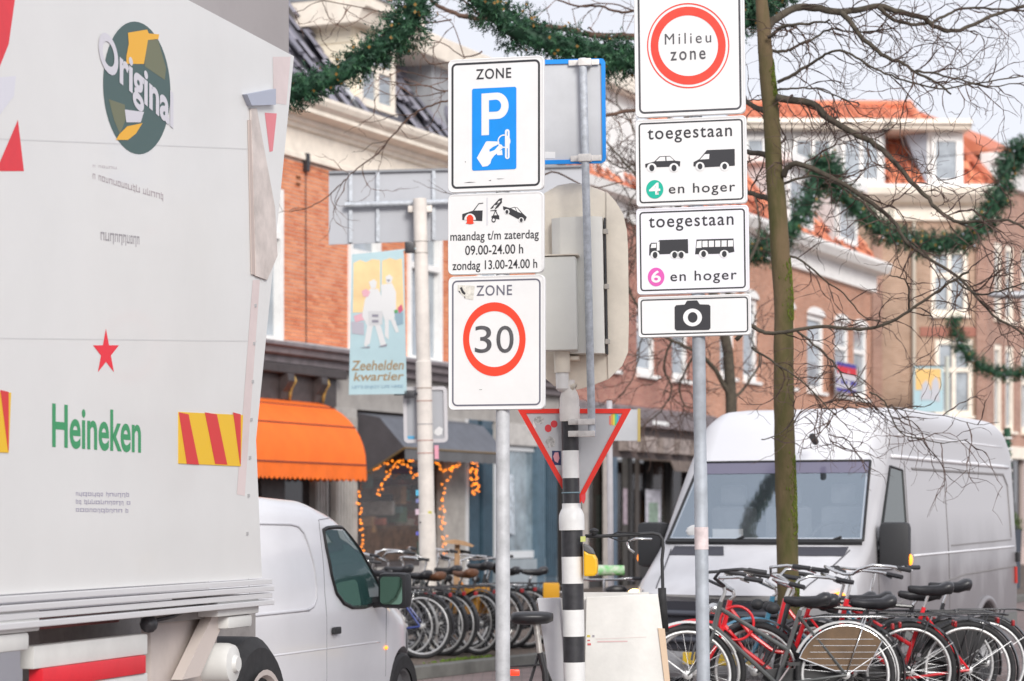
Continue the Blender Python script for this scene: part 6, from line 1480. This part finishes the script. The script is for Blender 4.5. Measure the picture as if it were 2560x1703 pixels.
specs = [
 (985, 25.6, 146, FR_BLK, 'black bicycle showing just its rear wheel, leftmost of the kerb row beside the small van', dict()),
 (1022, 25.75, 147, FR_SIL, 'silver bicycle with bright rims, beside the small white van in the kerb row', dict(rack='chrome')),
 (1062, 25.7, 150, FR_BLU, 'blue bicycle with swept chrome handlebar, left part of the kerb row', dict()),
 (1096, 25.9, 143, FR_BLK, 'black bicycle with a dark front basket in the kerb row', dict(basket=DARKM)),
 (1130, 26.0, 148, FR_BLK, 'black bicycle with brown wooden crate colour saddle in the kerb row', dict(saddle=SADB, bars='high')),
 (1160, 26.5, 152, FR_GRY, 'grey bicycle with small orange panniers in the kerb row', dict(bag=mat('orange_pannier', (.60,.28,.03), .6, var=.5, vs=9))),
 (1200, 26.3, 143, FR_GRY, 'grey bicycle with brown saddle in the kerb row, left of the weathered post', dict(saddle=SADB, bars='high')),
 (1236, 26.8, 150, FR_BLK, 'black bicycle with chrome rack in the kerb row, just left of the weathered post', dict(rack='chrome')),
 (1268, 27.4, 138, FR_BLK, 'black bicycle directly behind the weathered post', dict()),
 (1310, 27.3, 160, FR_ORG, 'orange framed bicycle in the kerb row, right of the weathered post', dict(saddle=SAD)),
 (1400, 27.8, 190, FR_BLK, 'black bicycle behind the striped pole, rightmost of the kerb row', dict(bars='straight')),
]
for (px, D, hd, fr_, lb, kw) in specs:
    px += random.uniform(-9,9); D += random.uniform(-.1,.5); hd += random.uniform(-14,14)
    bicycle(lb, px, D, hd, fr_, FR_BLK if fr_ is not FR_SIL else FR_SIL, None, 'step' if px % 3 else 'diamond', kw.pop('bars', 'swept'), lean=random.uniform(-.08,.08), group=G_B + ' far side', steer=random.uniform(-.6,.6), hbz=random.uniform(1.04,1.16), sh=random.uniform(.86,.96), **kw)
bk = bicycle('child bicycle with pink flowered bag and green grip behind the cargo tricycle', 1548, 21.6, 97, FR_RED, None, None, 'step', 'straight', bag=mat('pink_flower_bag', (.72,.12,.22), .7, var=.9, vs=22, var2=(.75,.6,.6)), hbz=1.10)
p_ = P(1522, 1426, 21.6); g_ = MB().tube([tuple(p_-Vector((.12,0,0))), tuple(p_+Vector((.14,0,0)))], [.05,.045], 10).build('bottle', mat('green_white_wrap', (.10,.38,.10), .5, var=.9, vs=14, var2=(.75,.72,.68)), smooth=True); tag(g_, 'green and white wrapped bottle lying above the pink flowered bag', 'bottle')
bx_ = P(1378, 1478, 26.5); MB_ = MB().box(bx_.x-.09, bx_.x+.09, 26.4, 26.6, bx_.z-.10, bx_.z+.09).build('handlebar_bag', mat('yellow_bag', (.85,.42,.02), .6), bevel=.02, smooth=True); tag(MB_, 'small bright yellow handlebar bag left of the striped pole', 'bag')
tb = Fr((P(1140, 1300, 27.8).x, 27.8, 0), 8).thing('wooden_carrier', 'pale wooden board on a post above the parked bicycles, left of the weathered post', 'bench board')
q = Fr((P(1140,1300,27.8).x,27.8,0),8)
MB().ext(q.poly([(1108,1352),(1140,1349),(1165,1354),(1185,1364),(1182,1368),(1150,1362),(1108,1358)], -.1), -.1, .12).build('board', mat('pale_wood', (.50,.30,.16), .6, var=.2), tb); MB().ext(q.poly([(1138,1362),(1150,1362),(1150,1400),(1142,1660),(1128,1660)], 0), 0, .05).build('support', MATS['pale_wood'], tb)

# ================================================================== cargo tricycle with white box
DC = 14.7
CB = Fr((P(1500, 1300, DC).x, DC, 0), 3)
cg = CB.thing('cargo_tricycle', 'cargo tricycle with a plain white box and black push bar behind the striped pole', 'cargo bicycle')
CW = mat('box_white', (.74,.73,.70), .5, var=.14, vs=2.2, bump=.15, bs=20)
def cq(pts, y0, y1, name, m, bevel=0, par=None): return MB().ext(CB.poly(pts, y0), y0, y1).build(name, m, par or cg, bevel=bevel)
fp_ = cq([(1466,1493),(1645,1485),(1676,1720),(1690,1790),(1460,1790)], -.02, .0, 'front_board', CW, .004)
cq([(1343,1496),(1402,1494),(1412,1545),(1420,1620),(1428,1790),(1380,1790),(1366,1650)], .06, .08, 'side_board', mat('box_white_cool', (.68,.68,.71), .5, var=.04), .004)
q0, q1 = CB.hit(1460,1490,0), CB.hit(1645,1488,0)
cq([(1402,1496),(1466,1493),(1460,1790),(1428,1790)], .03, .05, 'side_board', CW, .003)
cq([(1645,1570),(1662,1572),(1684,1790),(1672,1790)], -.03, -.019, 'edge_strip', mat('edge_wood', (.66,.50,.36), .6))
MB().box(q0[0], q1[0], .0, .62, .28, .32).build('box_floor', CW, cg); MB().box(q0[0]+.02, q1[0]+.01, .60, .62, .3, q1[1]).build('rear_board', CW, cg)
z = Z(1100, 1080, 2.517)
for pg, m in (([(925,1278),(945,1278),(945,1292),(925,1292)], mat('print_yellow', (.6,.5,.1), .6)), ([(958,1278),(972,1278),(972,1292),(958,1292)], mat('print_dark', (.35,.33,.36), .6)), ([(928,1308),(944,1308),(944,1316),(928,1316)], mat('print_red', (.6,.12,.12), .6)), ([(928,1330),(950,1330),(950,1343),(928,1343)], MATS['print_red']),
              ([(990,1316),(1180,1314),(1180,1321),(990,1324)], mat('print_faint', (.66,.45,.45), .6)), ([(980,1300),(1300,1288),(1300,1292),(980,1305)], mat('print_fainter', (.72,.64,.62), .6))):
    y = -.0225; mb = MB(); mb.poly([(a, y, b) for a, b in CB.poly(z(*pg), y)]); mb.build('print_mark', m, fp_)
def cpt(px, py, y): a, b = CB.hit(px, py, y); return (a, y, b)
mb = MB(); mb.tube([cpt(1463,1340,.06), cpt(1500,1341,.06), cpt(1570,1337,.06), cpt(1632,1333,.06), cpt(1648,1337,.06), cpt(1656,1348,.06), cpt(1658,1370,.06), cpt(1655,1400,.06), cpt(1657,1470,.06), cpt(1660,1590,.06)], .011, 8); mb.build('push_bar', PLAST, cg, smooth='full')
mb = MB(); mb.tube([cpt(1655,1470,.05), cpt(1656,1500,.05), cpt(1662,1580,.05)], .026, 10); mb.build('bar_wrap', RUB, cg, smooth='full')
mb = MB(); mb.tube([cpt(1478,1332,.05), cpt(1490,1328,.05)], .022, 10); mb.ball(cpt(1485,1327,.05), .03, 10, 6, (1,1,.5)); mb.build('bell', PLAST, cg, smooth='full')
mb = MB(); mb.tube([cpt(1572,1352,.02), cpt(1590,1347,.0), cpt(1630,1348,.0)], .008, 6); mb.tube([cpt(1568,1355,.05), cpt(1572,1372,.05), cpt(1586,1382,.05)], .008, 6); mb.build('brake_lever', CHROME, cg, smooth='full')
mb = MB(); mb.tube([cpt(1530,1337,.05), cpt(1545,1330,.05), cpt(1600,1333,.05)], .004, 5); mb.tube([cpt(1520,1342,.05), cpt(1550,1353,.05), cpt(1580,1352,.05)], .004, 5); mb.build('brake_cable', RUB, cg)
sdl = MB(); N_ = 12; secs = [(-.13,.05,.03),(-.11,.095,.045),(-.04,.105,.052),(.04,.10,.05),(.09,.08,.045),(.125,.04,.03)]
c0 = cpt(1331, 1541, -.12)
for (dx, wy, hz) in secs:
    for j in range(N_): a = 2*math.pi*j/N_; sdl.v.append((c0[0]+dx, c0[1]+wy*math.cos(a), c0[2]+hz*math.sin(a)*(.62 if math.sin(a) > 0 else 1)))
for i in range(len(secs)-1):
    for j in range(N_): sdl.f.append((i*N_+j, i*N_+(j+1) % N_, (i+1)*N_+(j+1) % N_, (i+1)*N_+j))
sdl.f += [tuple(range(N_)), tuple(range(len(secs)*N_-1, (len(secs)-1)*N_-1, -1))]
sdl.build('saddle', SAD, cg, smooth='full')
mb = MB(); mb.tube([cpt(1340,1560,-.12), cpt(1350,1635,-.12)], .018, 10); mb.build('seat_post', mat('scratched_steel', (.55,.53,.50), .4, .6, var=.3, vs=20), cg, smooth=True)
mb = MB(); mb.tube([cpt(1350,1632,-.12), cpt(1362,1680,-.12), cpt(1372,1790,-.12)], .02, 10); mb.tube([cpt(1360,1668,-.12), cpt(1410,1790,.0)], .016, 8); mb.tube([cpt(1345,1640,-.09), cpt(1300,1790,-.09)], .01, 8); mb.build('frame', FR_BLK, cg, smooth=True)
mb = MB(); [mb.tube([cpt(1275,1667,y_), cpt(1352,1662,y_)], .006, 6) for y_ in (-.18,-.12,-.06)]; mb.build('rack', FR_BLK, cg)
bxp(CB, 1276, 1299, 1675, 1690, -.16, -.08, 'rear_light', mat('lit_tail', (.80,.05,.02), .3, emit=.5), cg)
wc = cpt(1325, 1760, -.12); o = MB().torus((0,0,0), .225, .02, 36, 8).build('wheel', RUB, cg, smooth='full'); o.location = (wc[0], -.12, .245); MB().torus((0,0,0), .20, .009, 36, 6, rz=.014).build('rim', RIM, o, smooth='full')
for y_ in (-.05, .66):
    wc = cpt(1560, 1790, y_); o = MB().torus((0,0,0), .225, .02, 36, 8).build('wheel', RUB, cg, smooth='full'); o.location = (wc[0], y_, .245); MB().torus((0,0,0), .20, .009, 36, 6, rz=.014).build('rim', RIM, o, smooth='full')
MB().torus((0,0,0), .255, .012, 24, 6, 20, 160, rz=.03).build('mudguard', FR_BLK, cg, smooth='full').location = (cpt(1325,1760,-.12)[0], -.12, .245)
# ================================================================== bare street trees
random.seed(42)
BARK = mat('mossy_bark', (.115,.080,.042), .9, var=.5, vs=4, bump=1.0, bs=22, var2=(.060,.062,.014), stretch=(1,1,.4))
BARKL = mat('limb_bark', (.075,.062,.045), .9, var=.45, vs=14, bump=.4, bs=60)
TWIG = mat('twig_bark', (.085,.052,.042), .85, var=.3, vs=9)
def px_r(r, D): return r / F * D
def smooth(pts, n=5):
    out = []
    for i in range(len(pts)-1):
        p0, p1, p2, p3 = pts[max(0,i-1)], pts[i], pts[i+1], pts[min(len(pts)-1,i+2)]
        for k in range(n):
            t = k/n; out.append(.5*((2*p1)+(p2-p0)*t+(2*p0-5*p1+4*p2-p3)*t*t+(3*p1-p0-3*p2+p3)*t**3))
    out.append(pts[-1]); return out
def limb(mb, pxs, D0, D1, r0, r1, n=7, jit=1.2, keep=None):
    """limb through photo positions; depth goes from D0 to D1, radii in metres"""
    N_ = len(pxs); pts = [P(x, y, D0 + (D1-D0)*i/(N_-1)) for i, (x, y) in enumerate(pxs)]
    q = smooth(pts, 4); q = [p + Vector((random.uniform(-1,1), random.uniform(-1,1), random.uniform(-1,1)))*.004*jit for p in q]
    rs = [r0 + (r1-r0)*(i/(len(q)-1))**.8 for i in range(len(q))]
    mb.tube(q, rs, n)
    if keep is not None: keep.append((q, rs))
    return q
def twig(mb, p, d, L, r, depth, droop=0):
    n = max(3, int(L/.055)); pts = [p.copy()]; rs = [r]; d = d.normalized()
    for i in range(n):
        d = (d + Vector((random.uniform(-1,1), random.uniform(-1,1), random.uniform(-1,1)))*.48 + Vector((0,0,-droop))).normalized()
        pts.append(pts[-1] + d*(L/n)); rs.append(max(.0009, r*(1-.75*(i+1)/n)))
        if i % 2 == 1: rs[-1] *= 1.75          # buds and knots
        if depth > 0 and i > 0 and random.random() < .42:
            s = d.cross(Vector((random.uniform(-1,1), random.uniform(-1,1), random.uniform(-1,1)))).normalized()
            twig(mb, pts[-1], d*.7 + s*random.uniform(.6,1.1), L*random.uniform(.3,.55), r*.6, depth-1, droop)
    mb.tube(pts, rs, 3, cap=False)
def spray(mb, keeps, per_m, L, r, depth, droop=.05, bias=Vector((0,0,0)), skip=0.05):
    for q, rs in keeps:
        for i in range(1, len(q)-1):
            seg = (q[i+1]-q[i]); k = seg.length*per_m
            for _ in range(int(k) + (random.random() < k % 1)):
                d = seg.normalized(); s = d.cross(Vector((random.uniform(-1,1), random.uniform(-1,1), random.uniform(-1,1)))).normalized()
                s.y *= .6
                twig(mb, q[i]+seg*random.random(), d*.6+s+bias, L*random.uniform(.5,1.3), r, depth, droop)
DT_ = 18.9
tree = thing('bare_street_tree', 'bare street tree with mossy green brown trunk in front of the white delivery van', 'tree', (P(1973,1300,DT_).x, DT_, 0))
def wp(o, m=None):
    o.parent = tree; o.matrix_parent_inverse = Matrix.Translation(-tree.location); return o
tr = [(1973,1845),(1972,1600),(1970,1461),(1967,1312),(1963,1179),(1960,1013),(1959,871),(1959,756),(1951,641),(1944,526),(1937,446),(1933,383),(1930,319),(1925,255),(1918,191),(1913,127),(1908,54),(1900,-40),(1890,-120)]
wd = [32,28,28,27,26,25.5,25,24,24,23,22,21.5,21,20,19.5,18,17,14,12]
pts = [P(x,y,DT_) for x,y in tr]; q = smooth(pts, 4); rs = []
for i in range(len(q)): 
    f = i/4; k = min(int(f), len(wd)-2); rs.append(px_r((wd[k]+(wd[k+1]-wd[k])*(f-k)), DT_)*(1+random.uniform(-.03,.03)))
mb = MB(); mb.tube(q, rs, 16)
for (x, y, r_) in ((1966,793,.03),(1984,1350,.03)): mb.ball(P(x,y,DT_-.03), r_, 10, 6)
wp(mb.build('trunk', BARK, smooth='full'))
ms_ = MB(); random.seed(12)
for k in range(6000):   # moss cushions on the damp right flank
    i = random.randrange(len(q)-8); f = random.random(); c = q[i]*(1-f)+q[i+1]*f; r_ = rs[i]*1.01; a = random.gauss(.15, .5)
    p = c + Vector((math.cos(a)*r_, -math.sin(a)*r_, 0)); s_ = random.uniform(.004,.011)
    if noise.noise(p*2.2) < -.05 + (p.z-2.2)*.05: continue
    ms_.ball(p, s_, 5, 3, (.6,.8,1.6))
wp(ms_.build('moss', mat('bright_moss', (.10,.13,.012), .95, var=.5, vs=12), smooth='full', kind='stuff'))
LM = [
 ([(1905,95),(1925,60),(1960,35),(2000,18),(2050,22),(2105,30),(2150,24),(2195,16),(2250,30),(2310,45),(2335,65),(2370,78),(2410,72),(2455,52),(2500,32),(2575,12)], .036, .012, 0, .6),
 ([(2198,20),(2235,50),(2290,62),(2330,56),(2370,35),(2410,22),(2480,22),(2570,28)], .017,.008, .1, .8),
 ([(2105,32),(2125,55),(2150,88),(2195,130),(2225,148),(2260,160),(2290,182),(2340,205),(2378,235)], .024,.007, .1,-.6),
 ([(2290,178),(2340,184),(2420,205),(2480,216),(2560,205)], .010,.004, 0,-.3),
 ([(1922,95),(1955,68),(2010,60),(2055,56),(2075,50)], .016,.007, -.1,-.4),
 ([(1925,128),(1965,127),(1990,118),(2040,92),(2080,72),(2140,82),(2230,72)], .014,.006,.1,.5),
 ([(1945,206),(1985,186),(2020,165),(2050,145),(2075,130),(2110,128),(2150,150),(2200,178),(2260,200),(2350,222),(2430,210),(2560,190)], .014,.005,-.1,-.8),
 ([(1945,226),(1980,220),(2040,222),(2090,240),(2150,260)], .010,.004,-.1,-.3),
 ([(1945,246),(1985,250),(2030,260),(2060,285),(2100,315),(2160,345),(2182,355),(2215,385),(2245,415),(2282,458),(2321,496),(2338,519),(2380,548),(2401,555),(2462,553),(2520,551),(2570,575)], .031,.009,-.1,-.9),
 ([(1957,440),(1970,420),(1990,410),(2040,425),(2090,450),(2133,477),(2194,519),(2240,561),(2262,600),(2300,632),(2325,649),(2386,687),(2428,725),(2481,787),(2570,840)], .025,.008,-.05,-.7),
 ([(1957,462),(1990,448),(2040,440),(2090,460),(2150,500),(2200,545)], .012,.005,.0,.5),
 ([(1840,850),(1873,817),(1890,822),(1923,833),(1976,827),(2060,817),(2120,822),(2175,821),(2233,802),(2271,779),(2320,745),(2386,699),(2420,680)], .017,.009,-.7,-.7),
 ([(2271,779),(2272,740),(2262,700),(2225,690)], .009,.004,-.7,-.5),
 ([(1920,280),(1895,272),(1866,252),(1845,230)], .026,.018,.05,.3),
 ([(1928,392),(1895,384),(1868,380),(1840,372)], .024,.018,.05,.3),
 ([(1935,500),(1900,490),(1868,480)], .026,.018,.05,.3),
 ([(1990,825),(2050,875),(2090,915),(2120,970),(2160,1010)], .010,.004,-.2,-.6),
 ([(1975,640),(2010,655),(2060,700),(2110,735),(2160,790),(2230,812)], .010,.004,.2,.4),
 ([(1880,870),(1940,910),(2000,950),(2060,1010),(2090,1040)], .010,.004,-.5,-.6),
 ([(2386,699),(2440,733),(2500,728),(2570,705)], .009,.005,-.7,-.8),
 ([(2175,980),(2212,1005),(2235,1060),(2262,1090),(2310,1098),(2360,1108),(2420,1098)], .007,.003,-.5,-.5),
 ([(2200,1010),(2280,1030),(2360,1040),(2440,1060),(2500,1055)], .004,.002,-.5,-.5),
 ([(1905,1100),(1945,1085),(2010,1040),(2070,1010),(2110,985)], .005,.002,-.4,-.4),
 ([(2110,985),(2085,1020),(2070,1050),(2072,1090),(2082,1130)], .004,.0015,-.4,-.4),
]
keeps = []; mb = MB()
for pl_, r0, r1, a, b in LM: limb(mb, pl_, DT_+a, DT_+a+b, r0, r1, 8, 1.5, keeps)
wp(mb.build('limb', BARKL, smooth='full', kind='stuff'))
mb = MB(); spray(mb, keeps, 9.5, .52, .0050, 2, .05, Vector((.25,0,0)))
big = [k for k in keeps if k[1][0] > .02]; spray(mb, big, 3.0, 1.1, .0065, 2, .04, Vector((.3,0,.05)))
wp(mb.build('twig', TWIG, kind='stuff'))

# second bare tree behind the sign posts
D_ = 31.0
tree = thing('brown_bare_tree', 'thin brown bare tree with a dense tangle of twigs behind the sign posts', 'tree', (P(1832,1300,D_).x, D_, 0))
keeps = []; mb = MB()
mb.tube([P(x,y,D_) for x,y in [(1832,1610),(1830,1300),(1828,1000),(1820,880),(1800,780),(1770,700),(1720,600),(1690,500),(1680,400),(1670,250)]], [.085,.08,.075,.07,.065,.06,.05,.04,.03,.02], 10)
LM2 = [([(1828,1000),(1790,930),(1740,880),(1680,850),(1620,800),(1590,760),(1560,700)], .06,.02), ([(1800,780),(1840,700),(1880,640),(1900,560),(1885,480)], .06,.02), ([(1720,600),(1660,560),(1610,470),(1590,440),(1545,390),(1500,340)], .05,.015),
 ([(1690,500),(1640,430),(1600,410),(1560,420),(1520,400),(1470,330)], .04,.012), ([(1590,440),(1592,350),(1570,300),(1540,250),(1560,190)], .03,.01), ([(1620,800),(1600,860),(1590,930),(1560,980),(1530,1010)], .02,.008), ([(1680,850),(1660,920),(1680,980),(1640,1040),(1590,1080)], .03,.01),
 ([(1828,1000),(1870,960),(1900,900),(1880,850),(1890,780)], .04,.012), ([(1740,880),(1700,960),(1720,1020),(1760,1000)], .03,.01), ([(1560,700),(1540,650),(1600,600),(1580,520)], .02,.008), ([(1600,470),(1570,520),(1590,600),(1580,680)], .02,.008)]
for pl_, r0, r1 in LM2: limb(mb, pl_, D_, D_+random.uniform(-1,1), r0*.6, r1*.6, 6, 3, keeps)
wp(mb.build('trunk', BARKL, smooth='full'))
mb = MB(); spray(mb, keeps, 9.5, .7, .0070, 2, .02); wp(mb.build('twig', TWIG, kind='stuff'))

# third tree: limbs reaching in front of the left house from the upper middle
D_ = 23.0
tree = thing('overhanging_bare_branches', 'long thin bare branches reaching left across the cream cornice, dormer and grey road sign', 'tree', (P(1640,1300,D_).x, D_, 0))
keeps = []; mb = MB()
TRK = [(1757,1660),(1752,1300),(1747,1000),(1741,800),(1730,500),(1715,200),(1690,80)]
mb.tube([P(x,y,D_) for x,y in TRK], [.045,.042,.04,.04,.04,.04,.035], 10)
RB = mat('reddish_twig', (.14,.075,.05), .8, var=.3, vs=9)
LM3 = [([(1700,200),(1640,100),(1598,92),(1540,90),(1480,88),(1430,75)], .04,.028), ([(1430,75),(1330,62),(1210,48),(1160,42),(1140,34),(1109,22),(1085,8),(1070,-15)], .028,.018), ([(1210,48),(1170,10),(1130,-10)], .014,.007),
 ([(1380,330),(1300,300),(1200,262),(1140,250),(1105,255),(1068,268),(1026,289),(999,319),(969,353),(945,383),(908,410),(884,431),(860,452),(830,482),(798,506),(760,522),(723,529)], .012,.004),
 ([(1380,330),(1460,300),(1560,280),(1650,260),(1700,220)], .014,.02),
 ([(1026,289),(985,288),(955,300),(925,305),(888,305)], .005,.002), ([(999,319),(1020,345),(1045,346),(1070,335),(1120,322)], .004,.002), ([(862,452),(845,480),(840,512),(880,514)], .004,.002), ([(969,353),(930,360),(905,378),(880,380)], .004,.002),
 ([(1150,170),(1130,156),(1075,160),(1040,118),(1010,108)], .010,.004), ([(1400,220),(1280,215),(1200,210),(1117,228),(1070,215),(1020,212),(955,200),(950,190)], .010,.004), ([(1117,228),(1060,240),(1000,238),(935,235)], .006,.002), ([(1200,262),(1140,200),(1080,195),(1020,180),(960,165)], .007,.003),
 ([(1700,100),(1630,25),(1590,28),(1545,30),(1500,15),(1455,16),(1420,8),(1380,-5)], .016,.008), ([(1590,28),(1530,10),(1470,12),(1430,25)], .008,.004), ([(1205,130),(1160,143),(1110,110),(1060,105),(1015,85)], .008,.003), ([(1160,143),(1130,60),(1090,30)], .006,.003),
 ([(1130,48),(1040,60),(980,35),(900,20),(806,3),(758,24),(731,33)], .008,.003), ([(806,3),(820,40),(850,65),(875,78)], .004,.002), ([(800,70),(806,100),(825,125),(845,133),(858,145)], .005,.002), ([(860,20),(890,40),(915,55),(960,62)], .004,.002),
 ([(1160,490),(1118,483),(1070,468),(1032,450)], .005,.0015), ([(1118,483),(1085,462),(1066,449)], .003,.001), ([(1345,440),(1300,470),(1380,430),(1440,455),(1480,470),(1560,455)], .012,.006)]
for pl_, r0, r1 in LM3: limb(mb, pl_, D_, D_+.4, r0, r1, 6, 1.5, keeps)
wp(mb.build('limb', mat('reddish_bark', (.12,.07,.05), .85, var=.3, vs=9), smooth='full'))
mb = MB(); spray(mb, keeps[:5]+keeps[9:18], 4.5, .5, .0045, 1, .02, Vector((-.3,0,0))); wp(mb.build('twig', RB, kind='stuff'))

# ================================================================== fir garlands
NEED = mat('fir_needles', (.020,.075,.036), .65, var=.65, vs=9, var2=(.007,.032,.018)); NEED2 = mat('fir_needles_light', (.045,.135,.060), .6, var=.5, vs=14)
TIP = mat('brown_tips', (.24,.13,.025), .7)
def garland(name, label, path, D0, D1, rpx, dens, L, grp):
    pts = [P(x, y, D0+(D1-D0)*i/(len(path)-1)) for i, (x, y) in enumerate(path)]; q = smooth(pts, 6)
    root = thing(name, label, 'garland', pts[0], group=grp); inv = Matrix.Translation(-root.location)
    def att(o): o.parent = root; o.matrix_parent_inverse = inv; return o
    rr_ = rpx/F*(D0+D1)/2
    att(MB().tube(q, rr_*.42, 8).build('garland_core', NEED, smooth='full'))
    a, b, t = MB(), MB(), MB()
    tot = sum((q[i+1]-q[i]).length for i in range(len(q)-1)); n = int(tot*dens)
    for k in range(n):
        i = random.randrange(len(q)-1); seg = q[i+1]-q[i]; p = q[i]+seg*random.random(); d = seg.normalized()
        o = d.cross(Vector((random.gauss(0,1), random.gauss(0,1), random.gauss(0,1)))).normalized()
        lump = .80 + .75*noise.noise(p*5.5)
        s = p + o*rr_*random.uniform(.25,.80)*lump; ax = (o*random.uniform(.5,1.2) + d*random.uniform(-1,1) + Vector((0,0,-.12))).normalized()
        LL = L*random.uniform(.7,1.25); mbx = a if random.random() < .68 else b
        side_ = ax.orthogonal().normalized(); up = ax.cross(side_)
        for j in range(11):
            f = (j+.5)/11; an = random.random()*6.283; nd = ax*.5 + (side_*math.cos(an)+up*math.sin(an))*.9; nd.normalize()
            c = s + ax*LL*f; w_ = nd.cross(ax).normalized()*L*.065; e = c + nd*L*.36
            mbx.poly([tuple(c-w_), tuple(c+w_), tuple(e)])
        if random.random() < .07:
            c = s + ax*LL; w_ = side_*.012*L/.1; u_ = up*.012*L/.1; t.poly([tuple(c-w_-u_), tuple(c+w_-u_), tuple(c+w_+u_), tuple(c-w_+u_)])
    att(a.build('fir_sprig', NEED, kind='stuff')); att(b.build('light_fir_sprig', NEED2, kind='stuff')); att(t.build('brown_bud', TIP, kind='stuff'))
    bm2 = MB().ball((0,0,0), .011*L/.1, 6, 4).mesh('light_bulb', mat('unlit_bulb', (.55,.6,.65), .2), smooth='full')
    for k in range(int(tot*7)):
        p = random.choice(q); o = Vector((random.uniform(-1,1), -abs(random.uniform(.2,1)), random.uniform(-1,1))).normalized(); e = obj('light_bulb', bm2); e.location = p + o*rr_*.95; att(e)
GR = 'fir garlands hung across the street'
garland('fir_garland', 'thick green fir garland crossing the cream dormer at upper left', [(640,262),(700,240),(747,226),(790,207),(854,182),(905,150),(940,125),(975,105),(1008,78),(1030,40),(1045,-5),(1058,-60)], 21, 21, 54, 620, .105, GR)
garland('fir_garland', 'thick green fir garland above the blue edged sign between both sign posts', [(1150,-60),(1200,-5),(1240,30),(1280,66),(1330,92),(1390,112),(1440,122),(1500,135),(1540,150),(1575,150)], 21, 21.3, 60, 650, .105, GR)
garland('fir_garland', 'short green fir garland clump beside the top of the mossy trunk', [(1575,150),(1680,120),(1780,80),(1850,55),(1885,30),(1920,5),(1960,-30)], 21.3, 21.6, 54, 600, .105, GR)
garland('fir_garland', 'distant dark garland with a pointed peak right of the mossy trunk', [(1870,640),(1905,620),(1950,600),(1985,560),(2020,505),(2045,440),(2060,402),(2078,430),(2100,475),(2140,520),(2190,565),(2250,595),(2320,612),(2390,605),(2440,578),(2478,530),(2500,480),(2518,425),(2535,385),(2560,372),(2600,380)], 36, 37, 33, 330, .16, GR)
garland('fir_garland', 'thin far garland curving down at the right edge over the brown brick house', [(2382,795),(2390,830),(2402,865),(2430,900),(2470,925),(2510,935),(2575,930)], 52, 52, 18, 220, .16, GR)
